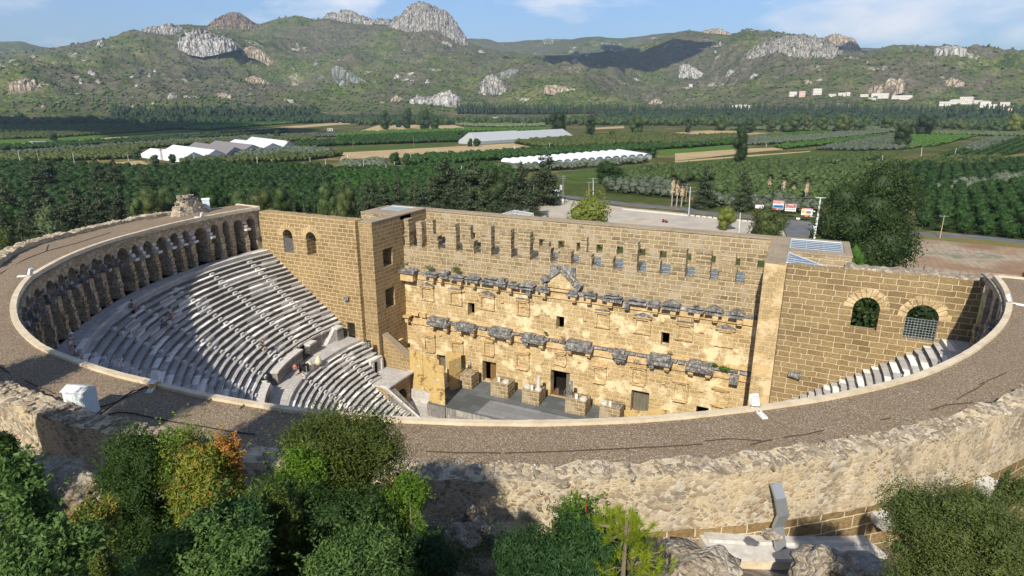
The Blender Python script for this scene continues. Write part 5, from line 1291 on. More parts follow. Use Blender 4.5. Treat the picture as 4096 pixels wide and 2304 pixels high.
tr('round',q(1,2170,900),930,q(1,0,835)[1],120*K,'broad green tree by the far field, right of two dark trees',215,mat='midwood')
tr('round',q(1,345,860),1150,q(1,0,812)[1],100*K,'dark blue green tree at far left of the distant clump',216,mat='darkwood')
tr('round',q(1,505,860),1200,q(1,0,790)[1],85*K,'tall dark tree in the middle of the distant clump',217,mat='darkwood')
tr('round',q(1,630,860),1150,q(1,0,800)[1],110*K,'dark tree right in the distant clump beside the tan field',218,mat='darkwood')
tr('round',q(1,700,880),1050,q(1,0,845)[1],90*K,'low dark bushy tree at the right end of the distant clump',219,mat='darkwood')
for k,(x,tp,w,m_) in enumerate([(840,835,160,'midwood'),(960,838,80,'shrub'),(1220,836,150,'shrub'),(1060,855,110,'midwood'),(1540,845,100,'shrub'),(1340,890,110,'midwood'),(2465,830,120,'yellowg'),(2080,890,120,'shrub'),(320,838,110,'midwood'),(95,848,60,'darkwood'),(540,868,100,'darkwood'),(1900,925,90,'midwood'),(2230,910,90,'midwood'),(900,832,60,'midwood'),(1640,885,90,'shrub'),(2340,880,90,'midwood'),(700,870,70,'shrub')]):
    tr('round',q(2,x,900),1000+(tp%7)*20,q(2,0,tp)[1],w*K,'riverside tree with an open rounded crown on the right',230+k,'riverside trees on the right',nf=900,mat=m_)
for k,(i,x,t,tp,w) in enumerate([(0,120,300,1170,190),(0,30,290,1210,160),(0,520,300,1195,170),(0,640,295,1165,150),(0,870,290,1250,110),(3,80,250,-70,210),(3,330,230,-60,190),(3,560,225,-40,210),(3,740,215,-50,200),(3,880,225,-10,150),(3,230,210,60,180),(3,430,190,110,180),(3,650,200,60,180),(3,20,190,120,180),(3,120,170,230,150),(3,950,215,60,130),(3,820,200,110,120)]):
    tr('cone',q(i,x,200),t,q(i,0,tp)[1],w*K,'dark feathery conifer in the grove outside the left of the gallery',260+k,'conifers in the grove left of the theatre',nf=2600)
tr('olive',q(3,340,200),178,q(3,0,130)[1],150*K,'pale green bushy tree among the dark conifers at the left',280,nf=2500,mat='reed')
tr('olive',q(3,40,300),150,q(3,0,290)[1],180*K,'yellow green bush beside the parapet at the left edge',281,nf=2000,mat='shrub')
for k,(x,t,tp,w,m_) in enumerate([(1090,205,20,200,'shrub'),(1230,215,0,180,'midwood'),(1000,190,80,120,'midwood'),(1900,190,30,240,'shrub'),(2060,200,10,200,'midwood'),(1750,205,40,200,'midwood'),(2520,190,0,190,'shrub'),(2380,215,-30,170,'midwood'),(1400,225,-10,170,'midwood'),(1560,225,-20,180,'citrus'),(2480,180,110,140,'shrub')]):
    tr('round',q(3,x,200),t,q(3,0,tp)[1],w*K,'bushy green tree between the left tower and the gallery mound',285+k,'bushy trees behind the left side wall',nf=2200,mat=m_)
for k,(x,t,tp,w) in enumerate([(2205,178,-30,60),(2283,178,-5,52),(2360,172,95,44),(2432,172,110,56),(2130,182,60,40)]):
    tr('cypress',q(3,x,150),t,q(3,0,tp)[1],w*K,['tallest slim dark cypress behind the left side wall','slim dark cypress right of the tallest one','short thin cypress right of the two tall ones','short pale green cypress nearest the left tower','short slender cypress left of the tallest one'][k],300+k)
for k,(x,t,tp,w) in enumerate([(60,215,20,220),(250,210,0,230),(430,205,10,200),(620,215,40,220),(800,220,60,230),(960,215,30,200),(1130,225,90,130)]):
    tr('cone',q(4,x,100),t,q(4,0,tp-70)[1],w*K,'dark conifer close behind the left tower and stage wall',310+k,'dark conifers close behind the left tower',nf=2600)
tr('round',q(4,1810,200),150,q(4,0,100)[1],400*K,'wide bright green tree behind the middle of the stage wall top',320,nf=4000,mat='yellowg')
tr('round',q(4,1525,210),160,q(4,0,185)[1],55*K,'small tuft of bright leaves left of the wide bright tree',321,nf=500,mat='yellowg')
tr('round',q(5,370,250),216,q(5,0,145)[1],140*K,'small yellow green tree on the pale parking ground',322,nf=1400,mat='yellowg')
tr('round',q(5,680,300),190,q(5,0,178)[1],290*K,'bushy green tree in front of the road junction',323,nf=3500,mat='shrub')
tr('round',q(5,1320,500),128,q(5,0,425)[1],150*K,'light green shrub between the right tower and the huge tree',324,nf=1800,mat='brightg')
tr('cone',q(5,1800,600),120,q(5,0,560)[1],120*K,'small dark conifer tip behind the right side wall coping',325)
tr('cone',q(2,225,1400),262,q(2,0,1185)[1],170*K,'dark grey green conifer right of the palm cluster',326,nf=3500)
tr('cone',q(2,500,1400),255,q(2,0,1190)[1],150*K,'dark pointed conifer behind the left billboards',327,nf=3500)
tr('cone',q(5,200,60),250,q(2,0,1330)[1],110*K,'low conifer beside the left lamp post',328) if False else None
tree('round',40.5,28,-1,18.5,13,329,'dark tree seen through the left arched window of the right wall',nf=5000,mat='plane')
tree('round',47.5,29,-1,17.5,12,330,'dark tree seen through the barred arched window of the right wall',nf=5000,mat='plane')
tree('round',-47,24,-1,17.5,10,331,'green tree glimpsed through the narrow windows of the left wall',nf=3000,mat='citrus')
for k,(x,y,w) in enumerate([(2010,985,60),(385,1000,60),(995,905,40),(1125,1165,70),(1250,1160,60),(985,1135,60)]):
    i=0; p=q(i,x,y)
    r_=ray((p[0],p[1]+12)); t=(-1-CZ)/r_[2]
    tr('round',(p[0],p[1]),t,p[1]-22,w*K,'single dark round bush among the left fields and greenhouses',340+k,'single bushes in the left fields',nf=500,mat='darkwood')
for k,(x,y,w,hh) in enumerate([(420,1165,90,95),(500,1165,80,85),(1010,1030,60,40),(960,1030,50,40),(890,985,60,60),(440,890,60,30),(2270,1110,110,90),(1990,970,60,30),(1690,1070,40,30)]):
    p=q(1,x,y); r_=ray((p[0],p[1]+18)); t=(-1-CZ)/r_[2]
    tr('round',p,t,p[1]-hh*K*.6,w*K,'single dark bush among the middle fields',350+k,'single bushes in the middle fields',nf=700,mat='citrus')
# palms beyond the road
def palm(x,y,h,label,seed,group='fan palms beyond the road'):
    rr=random.Random(seed); t=thing('fan_palm',label,'palm tree',(x,y,-1),rr.uniform(0,6),group)
    m=MB(); m.tube([(0,0,-.3),(.1,0,h*.5),(0,.1,h)],[.35,.28,.25],8); m.build('trunk',M['barkgrey'],t)
    m=MB()
    for i in range(70):
        a=rr.uniform(0,6.28); z=h*(1-rr.uniform(0,.42)); L=rr.uniform(1.,2.2); c_,s_=math.cos(a),math.sin(a)
        m.add([(c_*.3,s_*.3,z),(c_*1.0-s_*.3,s_*1.0+c_*.3,z-L*.5),(c_*.8,s_*.8,z-L),(c_*1.0+s_*.3,s_*1.0-c_*.3,z-L*.5)],[(0,1,2,3)])
    m.build('dead_frond_skirt',plain('dry palm fronds',(.42,.33,.22),.9) if 'dry' not in M else M['dry'],t,fix=False)
    m=MB()
    for i in range(46):
        a=rr.uniform(0,6.28); e=rr.uniform(-.5,1.3); L=rr.uniform(1.6,2.4); d=Vector((math.cos(a)*math.cos(e),math.sin(a)*math.cos(e),math.sin(e))); s=d.cross(Vector((0,0,1))).normalized(); b=Vector((0,0,h)); 
        for k in range(-2,3):
            dd=(d+s*k*.28).normalized(); w=s*.14; m.add([b+d*L*.35,b+dd*L*.8+w,b+dd*L*1.15-Vector((0,0,.25)),b+dd*L*.8-w],[(0,1,2,3)])
    m.build('crown',M['shrub'],t,fix=False)
M['dry']=plain('dry palm fronds',(.42,.33,.22),.9)
for k,(i,x,yb,yt,lab) in enumerate([(1,2420,1500,1262,'leftmost tall fan palm in the clump by the lamp post'),(1,2455,1500,1285,'middle fan palm in the clump by the lamp post'),(1,2490,1500,1305,'rightmost fan palm in the clump by the lamp post'),(2,675,1420,1260,'fan palm standing left of the billboards'),(2,775,1440,1265,'second fan palm, right of the first one behind the billboards'),(2,850,1440,1315,'low green fan palm between two taller ones'),(2,938,1480,1280,'rightmost fan palm with a long pale skirt beside the rusty frame')]):
    p=q(i,x,yb); w=atz(p,-1); t=(-1-CZ)/ray(p)[2]; tp=att((p[0],q(i,0,yt)[1]),t); palm(w[0],w[1],tp[2]+1-1.2,lab,k)
# ---------------------------------------------------------------- things in the valley
M['pvc']=plain('white greenhouse film',(.72,.75,.78),.35,0,.08,.3)
M['pvcgrey']=plain('dusty grey greenhouse roof',(.40,.42,.43),.5,0,.12,.3)
M['pvcdark']=plain('brown grey greenhouse roof',(.22,.20,.19),.6,0,.15,.3)
M['plasterw']=plain('white house plaster',(.60,.57,.52),.8,0,.2)
M['plasterp']=plain('pinkish house plaster',(.66,.45,.40),.8,0,.06)
M['rooft']=plain('pale flat roof',(.50,.46,.42),.8)
M['rust']=plain('rusty iron',(.26,.11,.06),.8)
M['polew']=plain('pale concrete pole',(.62,.62,.60),.8)
M['poleb']=plain('weathered wooden pole',(.36,.27,.17),.9)
M['tyre']=plain('rubber tyre',(.02,.02,.02),.8)
M['redp']=plain('red paint',(.45,.03,.03),.4)
M['bluew']=plain('pale blue white coach paint',(.62,.70,.78),.3)
M['darkglass']=plain('dark window glass',(.03,.04,.05),.15)
def V3(p): return Vector((p[0],p[1],-1.0))
def greenhouse(A,B,Cc,eave,ridge,mat,label,group=None,ends=True):
    """A,B: front corners of the gable end, Cc: rear corner behind A (photo points on the ground)"""
    a,b,c=[V3(atz(p,-1)) for p in (A,B,Cc)]; L=c-a; W_=b-a
    t=thing('greenhouse',label,'greenhouse',tuple(a),0,group)
    P=lambda u,v,z: (W_.x*u+L.x*v, W_.y*u+L.y*v, z)
    m=MB(); m.add([P(0,0,eave),P(.5,0,ridge),P(1,0,eave),P(0,1,eave),P(.5,1,ridge),P(1,1,eave)],[(0,1,4,3),(1,2,5,4)])
    m.build('roof',mat,t,fix=False)
    m=MB(); m.add([P(.01,.01,0),P(.99,.01,0),P(.99,.01,eave),P(.5,.01,ridge-.1),P(.01,.01,eave),P(.01,.99,0),P(.99,.99,0),P(.99,.99,eave),P(.5,.99,ridge-.1),P(.01,.99,eave)],[(0,1,2,3,4),(9,8,7,6,5),(0,4,9,5),(1,6,7,2)])
    m.build('end_wall',M['pvc'] if mat==M['pvc'] else M['pvcgrey'],t,fix=False)
    m=MB(); n=9
    for i in range(n+1):
        u=i/n; h=eave+(ridge-eave)*(1-abs(2*u-1)); m.tube([P(u,-.003,0),P(u,-.003,h)],.06,4)
    for v in range(0,11): m.tube([P(0,v/10,eave+.02),P(.5,v/10,ridge+.03)],.05,4); m.tube([P(.5,v/10,ridge+.03),P(1,v/10,eave+.02)],.05,4)
    m.build('frame',M['steel'],t); return t
gh='row of gable roofed greenhouses on the left'
for A,B,Cc,mt,lab in [((1330,1178),(1490,1160),(1020,1142),'pvc','front left white greenhouse of the gabled row'),((1495,1160),(1640,1140),(1190,1112),'pvc','second white greenhouse of the gabled row'),((1645,1140),(1765,1112),(1355,1092),'pvcdark','first brown roofed greenhouse of the gabled row'),((1775,1112),(1900,1096),(1505,1074),'pvcdark','second brown roofed greenhouse of the gabled row'),((1910,1098),(2050,1085),(1640,1062),'pvc','white greenhouse right of the two brown ones'),((2055,1085),(2145,1062),(1778,1044),'pvc','rearmost white greenhouse at the right end of the gabled row')]:
    greenhouse(q(0,*A),q(0,*B),q(0,*Cc),3.0,7.2,M[mt],lab,gh)
def longhouse(A,B,dep,eave,ridge,mat,label):
    a,b=V3(atz(A,-1)),V3(atz(B,-1)); d=(b-a).normalized(); n=Vector((-d.y,d.x,0)); t=thing('greenhouse',label,'greenhouse',tuple(a)); L=(b-a).length
    P=lambda u,v,z:(d.x*u+n.x*v,d.y*u+n.y*v,z)
    m=MB(); m.add([P(0,0,eave),P(L,0,eave),P(L,dep/2,ridge),P(0,dep/2,ridge),P(0,dep,eave),P(L,dep,eave)],[(0,1,2,3),(3,2,5,4)]); m.build('roof',mat,t,fix=False)
    m=MB(); m.add([P(0,.1,0),P(L,.1,0),P(L,.1,eave),P(0,.1,eave),P(L-.1,dep,0),P(L-.1,dep,eave),P(L-.1,dep/2,ridge),P(.1,dep,0),P(.1,dep,eave),P(.1,dep/2,ridge)],[(0,1,2,3),(1,4,5,6,2),(0,3,9,8,7)]); m.build('side_wall',M['pvcgrey'],t,fix=False)
    m=MB()
    for i in range(25): u=L*i/24; m.tube([P(u,-.03,0),P(u,-.03,eave)],.08,4); m.tube([P(u,0,eave+.05),P(u,dep/2,ridge+.05)],.06,4)
    m.build('frame',M['steel'],t)
longhouse(q(1,1030,1048),q(1,1372,1025),34,3.5,13,M['pvcgrey'],'long dusty grey greenhouse on the left beside the tan field')
longhouse(q(1,1385,1022),q(1,1702,1000),34,3.5,12,M['pvcgrey'],'paler grey greenhouse joined to the right of the dusty one')
longhouse(q(0,330,903),q(0,612,884),40,3,13,M['plasterw'],'long low white roofed shed far off on the left')
for k in range(15):
    x=1400+k*58.5; a=Vector(atz(q(1,x,1222-k*4.6),-1)); b=Vector(atz(q(1,x-215,1192-k*5.1),-1)); d=b-a
    t=thing('tunnel_greenhouse','round topped white plastic tunnel greenhouse in the joined row'if k else 'frontmost left tunnel of the joined row of white plastic greenhouses','greenhouse',tuple(a),0,'joined row of white plastic tunnels')
    nn=Vector(atz(q(1,x+58.5,1217.4-k*4.6),-1))-a; w=nn*.5; m=MB(); K_=10
    arc=[(-math.cos(math.pi*i/K_),math.sin(math.pi*i/K_)) for i in range(K_+1)]
    vs=[tuple(w*(1+c_)+Vector((0,0,2.2+2.6*s_))) for c_,s_ in arc]; vs2=[tuple(Vector(v)+d) for v in vs]
    m.add(vs+vs2,[(i,i+1,K_+2+i,K_+1+i) for i in range(K_)]); m.build('plastic_roof',M['pvc'],t,fix=False)
    m=MB(); m.add(vs+[tuple(w*2),(0,0,0)],[tuple(range(K_+3))]); m.v=[(x_+d.x*.01,y_+d.y*.01,z_) for x_,y_,z_ in m.v]; m.build('end_wall',M['pvcgrey'],t,fix=False)
    m=MB()
    m.tube([(v[0]-d.x*.005,v[1]-d.y*.005,v[2]+.04) for v in vs],.12,4); m.build('hoop',M['steel'],t)
def house(x,y,z,w,d,h,rz,label,group,wall='plasterw',roof='flat',storeys=1,seed=0):
    rr=random.Random(seed); t=thing('house',label,'house',(x,y,z),rz,group)
    m=MB(); m.box(-w/2,w/2,-d/2,d/2,-3,h); m.build('wall',M[wall],t)
    m=MB(); m.box(-w/2-.5,w/2+.5,-d/2-.5,d/2+.5,h+.01,h+.4)
    if roof=='tiled': m=MB(); m.add([(-w/2-.5,-d/2-.5,h+.01),(w/2+.5,-d/2-.5,h+.01),(w/2+.5,d/2+.5,h+.01),(-w/2-.5,d/2+.5,h+.01),(-w/4,0,h+2.6),(w/4,0,h+2.6)],[(0,1,5,4),(1,2,5),(2,3,4,5),(3,0,4),(3,2,1,0)])
    m.build('roof',M['rooft'],t)
    n=max(2,int(w/5))
    for s in range(storeys):
        for i in range(n):
            m=MB(); u=-w/2+(i+.5)*w/n; zz=h*(s+.35)/storeys; m.box(u-.9,u+.9,-d/2-.06,-d/2+.02,zz,zz+1.6); m.build('window',M['darkglass'],t)
    m=MB(); m.box(w*.1,w*.1+1.6,-d/2-.08,-d/2+.03,0,2.3); m.build('door',M['wood'],t)
    return t
HL=[(850,697,44,30,1,'white house at the left end of the hillside village'),(922,700,34,36,2,'pinkish two storey house beside the dark trees'),(1024,686,50,40,2,'tallest white house on the hillside village'),(1142,696,40,14,1,'low house right of the tallest white one'),(1212,692,42,18,1,'white bungalow right of the low house'),(1250,692,26,22,1,'small square house beside the bungalow'),(1368,696,44,12,1,'long flat roofed house in the village middle'),(1485,708,90,28,1,'broad pale house with a terrace in the village middle'),(1430,722,40,12,1,'low white wall house below the broad one'),(1605,712,50,18,1,'white house with a blue corner on the right of the middle'),(1672,716,62,22,1,'wide white house right of the blue cornered one'),(1955,762,55,22,1,'white house beside the purple tree'),(2050,748,80,20,1,'long white shed with grey roof on the right'),(2110,745,60,36,2,'big white building right of the long shed'),(2195,750,36,20,1,'small white house between two large ones'),(2238,778,50,34,1,'white gabled house above the right windbreak'),(2290,784,66,24,1,'broad white house beside the gabled one'),(2390,767,45,22,1,'blue tinted house near the right edge'),(2340,796,44,14,1,'low pale house beneath the broad white one'),(2395,808,70,18,1,'brick coloured row house at lower right of the village'),(112,628,22,18,1,'tiny white hut alone on the left hill slope'),(480,800,110,34,1,'large white sloping roof shed at the foot of the slope')]
for k,(x,yb,w,hh,st_,lab) in enumerate(HL):
    p=q(2,x,yb); a,d,z=ground_hit(p)
    if d>3600: d=2500; z=CZ+d*ray(p)[2]/math.hypot(*ray(p)[:2])
    X,Y=CX+d*math.sin(a),CY+d*math.cos(a); W_=w*K*d/FPX
    house(X,Y,z,W_,min(W_*.7,22),hh*K*d/FPX*.9,-a+random.Random(k).uniform(-.3,.3),lab,'village houses on the right hillside','plasterp' if k in (1,19) else 'plasterw','tiled' if k in (15,12,21) else 'flat',st_,k)
def vh(i,x,yb,w,hh,lab,rz=0,roof='flat',gr=None):
    p=q(i,x,yb); X,Y,_=atz(p,-1); t=(-1-CZ)/ray(p)[2]; W_=w*K*t/FPX; a=math.atan2(X-CX,Y-CY)
    house(X,Y,-1,W_,W_*.6,hh*K*t/FPX,-a+rz,lab,gr,'plasterw',roof,1,int(x))
vh(0,282,1062,88,34,'small white farmhouse among the hedges at far left',.3)
vh(0,590,878,80,22,'white farmhouse behind the long low shed',.2)
vh(0,2392,950,38,20,'tiny white hut beside the pale track')
vh(1,228,1014,50,14,'small white hut left of the dark orchard strip')
vh(1,148,888,20,10,'tiny white van like hut by the far dark field')
vh(0,1195,1216,64,12,'little white shed at the edge of the dark orchard')
vh(0,1185,882,30,10,'tiny white hut beside the far dark strip')
# poles
def pole(i,x0,yb,x1,yt,kind,lab,r=.14,group='utility poles across the valley'):
    p=q(i,x0,yb); w=atz(p,-1); t=(-1-CZ)/ray(p)[2]; tp=att(q(i,x1,yt),t)
    o=thing('utility_pole',lab,'pole',w,0,group); top=Vector(tp)-Vector(w); r=max(r,.00028*t)
    m=MB(); m.tube([(0,0,-.5),top*.5,top],[r*1.25,r,r*.7],6); m.build('shaft',M['poleb'] if kind=='wood' else M['polew'] if kind!='rust' else M['rust'],o)
    if kind in ('arm','wood','arm2'):
        m=MB(); L=1.3 if kind!='arm2' else 2.0
        for dz in ((0,) if kind!='arm2' else (0,-1.6)): m.tube([top+Vector((-L,-.3,-.3+dz)),top+Vector((L,.3,-.3+dz))],r*.45,4)
        m.build('crossarm',M['steel'],o)
        m=MB()
        for u in (-L,0,L): m.lathe([(.06,0),(.09,.1),(.05,.25)],tuple(top+Vector((u,0,-.2))),6)
        m.build('insulators',M['pvcdark'],o)
    return o
PL=[(1,1853,1474,1853,1290,'arm2','tall white pole beside the road right of the bus'),(1,1822,1410,1822,1318,'wood','thin brown wooden pole behind the tall white road pole'),(1,2523,1465,2535,1330,'wood','leaning wooden pole right of the palm clump'),
(5,100,195,112,-5,'arm2','tall white pole in front of the palm clump'),(5,462,335,474,182,'lamp','lamp pole on the parking ground beside the small tree'),(5,1918,372,1952,203,'wood','lone wooden pole by the road far right'),
(2,795,1243,802,1193,'arm','pole in the dark hedgerow'),(2,368,1285,377,1234,'arm','pole left in the dark hedgerow'),(2,1172,1208,1177,1158,'arm','pole beside the dirt track'),(2,1498,1190,1506,1127,'arm','pole beside the dark green bush on the track'),(2,1782,1146,1790,1068,'arm','pole at the corner of the vineyard'),(2,2022,1132,2040,1074,'arm','leaning pole in the planted rows'),(2,661,1064,662,1046,'arm','small white post beside the green field'),
(1,418,1262,413,1170,'arm','white pole in front of the conifers on the left'),(1,901,1275,897,1200,'arm','white pole between the two big conifers'),(1,353,1270,351,1190,'arm','slim white pole left of the conifers'),(1,335,1256,333,1203,'wood','short yellowish post left of the slim white pole'),(1,186,1232,190,1155,'arm','thin pole among the olives on the left'),(1,74,1178,71,1116,'arm','thin pole at the edge of the tan field'),(1,113,1088,112,1010,'rust','rusty post beside the maize strip'),(1,552,1066,549,983,'rust','rusty lattice post beside the tan field'),(1,1537,1082,1537,1035,'arm','thin pole above the hedge beside the tan field'),(1,1283,1096,1283,1052,'arm','thin pale pole in the tan field right'),(1,1007,1112,1007,1068,'arm','thin pale pole in the tan field middle'),(1,714,1122,714,1086,'arm','thin pale pole in the tan field left'),
(0,150,1188,128,1092,'arm','leaning white pole at far left above the orchard'),(0,285,1192,263,1083,'wood','leaning wooden pole at far left'),(0,545,1217,525,1107,'arm','second leaning white pole above the orchard'),(0,938,1216,924,1120,'arm','leaning white pole left of the greenhouses'),(0,1084,1206,1067,1148,'wood','short wooden pole at the greenhouse corner'),(0,676,1206,671,1148,'wood','brown pole in the dry field left'),(0,716,1212,708,1155,'wood','brown pole in the dry field right'),(0,1412,1186,1402,1116,'arm2','white pole with wide arms in front of the first greenhouse'),(0,1631,1222,1629,1170,'wood','yellow wooden post above the dark orchard'),(0,1868,1216,1860,1136,'arm','white pole right of the greenhouses'),(0,1975,1212,1969,1156,'arm','thin pole right of the white pole'),(0,2197,1224,2196,1172,'wood','wooden post in the olive edge'),(0,2247,1197,2245,1136,'arm','thin white pole near the tan track'),(0,2359,1192,2356,1150,'arm','short white pole near the tan track'),(0,2520,1182,2517,1116,'arm','thin white pole at the maize edge'),
(0,38,892,34,852,'arm','far pole at the left edge treeline'),(0,277,890,271,849,'arm','far pole left of the long white shed'),(0,494,872,491,849,'arm','far pole behind the long white shed'),(0,698,880,693,847,'arm','far pole right of the white farmhouse'),(0,1191,880,1188,845,'arm','far pole on the left treeline'),(0,1383,884,1381,846,'arm','second far pole on the left treeline'),(0,1757,882,1753,846,'arm','third far pole on the left treeline')]
for a in PL: pole(*a)
def lattice(i,x,yb,yt,lab,w=.7,box=False):
    p=q(i,x,yb); g_=atz(p,-1); t=(-1-CZ)/ray(p)[2]; h=att(q(i,x,yt),t)[2]+1
    o=thing('lattice_pole',lab,'pylon',g_,.3,None); m=MB(); r=max(.05,.0002*t); n=int(h/1.1)
    for sx in (-1,1):
        for sy in (-1,1): m.tube([(sx*w/2,sy*w/2,0),(sx*w/3,sy*w/3,h)],r,4)
    for k in range(n):
        z0,z1=h*k/n,h*(k+1)/n; c_=w/2-(w/6)*k/n
        for a,b in (((-c_,-c_),(c_,-c_)),((c_,-c_),(c_,c_)),((c_,c_),(-c_,c_)),((-c_,c_),(-c_,-c_))): m.tube([(a[0],a[1],z0),(b[0],b[1],z1)],r*.7,3)
    m.build('lattice',M['steel'] if box else M['rust'],o)
    m=MB(); 
    for zz in (.97,.9): m.tube([(-w*1.6,0,h*zz),(w*1.6,0,h*zz)],r,4)
    m.build('crossarm',M['steel'] if box else M['rust'],o)
    if box:
        m=MB(); m.box(-1.5,-.5,-.5,.5,h*.52,h*.64); m.box(-1.4,-.6,-.4,.4,h*.645,h*.68); m.build('transformer',M['zinc'],o)
        m=MB(); m.box(-.45,.45,-.45,.45,0,2.6); m.build('white_base',M['plasterw'],o)
lattice(1,1632,1484,1265,'steel lattice pole with a transformer in front of the bus',.8,True)
lattice(0,1180,1190,1076,'rusty lattice pylon in front of the first greenhouse',1.2); lattice(0,2092,1080,1018,'rusty lattice pylon beside the rearmost greenhouse',1.2)
# the big double pole at the junction
p=q(5,1008,382); w_=atz(p,-1); t_=(-1-CZ)/ray(p)[2]; top=Vector(att(q(5,1055,75),t_))-Vector(w_)
o=thing('utility_pole','big pale concrete pole with crossarms at the road junction','pole',w_)
m=MB(); m.tube([(0,0,-.5),top*.5,top],[.34,.27,.18],8); m.build('shaft',M['polew'],o)
m=MB(); m.tube([top+Vector((-1.6,-.4,0)),top+Vector((1.6,.4,0))],.12,4); m.tube([top*.12+Vector((-.7,-.6,2)),top*.55],.16,6); m.tube([top*.55+Vector((-2.4,-.5,0)),top*.55+Vector((1.6,.4,0))],.11,4); m.build('crossarm',M['polew'],o)
m=MB(); m.box(-.9,-.2,-.2,.2,3.4,4.9); m.build('small_panel',M['box'],o)
m=MB(); m.lathe([(.1,0),(.35,.1),(.3,.3),(.1,.4)],tuple(top*.66+Vector((-1.3,0,0))),8); m.build('lamp_head',M['lampwhite'],o)
# overhead wires between the three near poles
wp=[(q(1,1632,1270),(-1-CZ)/ray(q(1,1632,1484))[2]),(q(1,1853,1296),(-1-CZ)/ray(q(1,1853,1474))[2]),(q(5,112,0),(-1-CZ)/ray(q(5,100,195))[2]),(q(5,1055,78),t_)]
m=MB()
for (pa,ta),(pb,tb) in zip(wp[:-1],wp[1:]):
    a,b=Vector(att(pa,ta)),Vector(att(pb,tb))
    for k in (-1,0,1):
        off=Vector((k*.6,k*.9,0)); m.tube([a.lerp(b,u)+off-Vector((0,0,6*u*(1-u))) for u in [i/8 for i in range(9)]],.035,3)
tag(m.build('power_lines',M['cable'],None),'thin black overhead wires strung between the roadside poles','power line')
# bus
A_=V3(atz(q(1,1575,1428),-1)); bx=thing('coach_bus','white coach with dark windows coming out from behind the conifer','bus',(A_.x-3.5,A_.y-2.6,-.79),math.atan2(2.6,5.5)+.02)
L=12.;w=2.5
m=MB(); m.prism([(-L/2,.45),(L/2-.25,.45),(L/2,1.2),(L/2-.15,2.2),(L/2-.55,3.35),(L/2-1.2,3.55),(-L/2+.3,3.55),(-L/2,3.2)],-w/2,w/2,Matrix(((1,0,0,0),(0,0,1,0),(0,1,0,0),(0,0,0,1)))); m.build('body',M['bluew'],bx)
for sy in (-1,1):
    m=MB(); y0=sy*(w/2+.01); m.prism([(-L/2+.5,1.75),(L/2-1.3,1.75),(L/2-1.0,2.9),(-L/2+.5,2.9)],min(y0,y0+.02*sy),max(y0,y0+.02*sy),Matrix(((1,0,0,0),(0,0,1,0),(0,1,0,0),(0,0,0,1)))); m.build('side_window',M['darkglass'],bx)
m=MB(); m.add([(L/2+.02,-1.15,1.35),(L/2+.02,1.15,1.35),(L/2-.13,1.1,2.25),(L/2-.5,1.05,3.2),(L/2-.5,-1.05,3.2),(L/2-.13,-1.1,2.25)],[(0,1,2,5),(5,2,3,4)]); m.v=[(x+.03,y,z) for x,y,z in m.v]; m.build('windshield',M['darkglass'],bx,fix=False)
for wx in (-L/2+3.1,L/2-2.7):
    for sy in (-1,1):
        m=MB(); m.lathe([(.2,-.14),(.5,-.14),(.5,.14),(.2,.14)],(0,0,0),16); o=m.build('wheel',M['tyre'],bx); o.rotation_euler=(math.pi/2,0,0); o.location=(wx,sy*(w/2-.12),.5)
        m=MB(); m.lathe([(.02,-.15),(.28,-.15),(.28,.15),(.02,.15)],(0,0,0),12); h_=m.build('hub',M['steel'],o)
for sy in (-1,1):
    m=MB(); m.tube([(L/2-.4,sy*1.2,3.1),(L/2+.35,sy*1.45,3.2),(L/2+.45,sy*1.45,2.7)],.05,5); m.box(L/2+.35,L/2+.5,sy*1.45-.12,sy*1.45+.12,2.3,2.75); m.build('mirror',M['bluew'],bx)
    m=MB(); m.box(L/2-.12,L/2+.02,sy*.95-.2,sy*.95+.2,.75,.95); m.build('headlight',M['lampwhite'],bx)
# quad bike
x,y,_=atz(q(4,2372,256),-1); qb=thing('quad_bike','small red quad bike standing on the pale parking ground','quad bike',(x,y,-.85),-.3)
m=MB()
for sx in (-.65,.65):
    for sy in (-.45,.45):
        mm=MB(); mm.lathe([(.1,-.13),(.3,-.13),(.3,.13),(.1,.13)],(0,0,0),12); o=mm.build('wheel',M['tyre'],qb); o.rotation_euler=(math.pi/2,0,0); o.location=(sx,sy,.3)
m=MB(); m.rbox(-.95,-.35,-.45,.45,.55,.72,.1); m.rbox(.35,.95,-.45,.45,.55,.72,.1); m.rbox(-.4,.5,-.2,.2,.4,.8,.05); m.build('body',M['redp'],qb)
m=MB(); m.rbox(-.5,.25,-.17,.17,.8,.95,.05); m.build('seat',M['black'],qb)
m=MB(); m.tube([(.5,0,.75),(.4,0,1.1)],.04,5); m.tube([(.4,-.4,1.12),(.4,.4,1.12)],.03,5); m.build('handlebar',M['black'],qb)
m=MB(); m.rbox(-1.1,-.6,-.4,.4,.75,1.2,.1); m.build('rear_box',M['black'],qb)
# billboards
def text(s,size,mat,parent,loc,name='lettering'):
    cu=bpy.data.curves.new('t','FONT'); cu.body=s; cu.size=size; cu.align_x='CENTER'; cu.align_y='CENTER'; cu.extrude=.01; cu.offset=.012*size; ob=bpy.data.objects.new('t',cu); C.objects.link(ob)
    bpy.context.view_layer.update(); me=bpy.data.meshes.new_from_object(ob.evaluated_get(bpy.context.evaluated_depsgraph_get())); bpy.data.objects.remove(ob)
    me.materials.clear(); me.materials.append(mat); o=bpy.data.objects.new(name,me); C.objects.link(o); o.parent=parent; o.location=loc; o.rotation_euler=(math.pi/2,0,0); return o
M['wh']=plain('white sign paint',(.78,.78,.76),.6,0,.02); M['rd']=plain('red sign paint',(.55,.03,.04),.6,0,.05); M['bl']=plain('blue sign paint',(.03,.18,.42),.6,0,.2,1.5); M['gy']=plain('grey sign print',(.25,.22,.20),.6,0,.5,2.5); M['yl']=plain('yellow sign paint',(.70,.42,.03),.6)
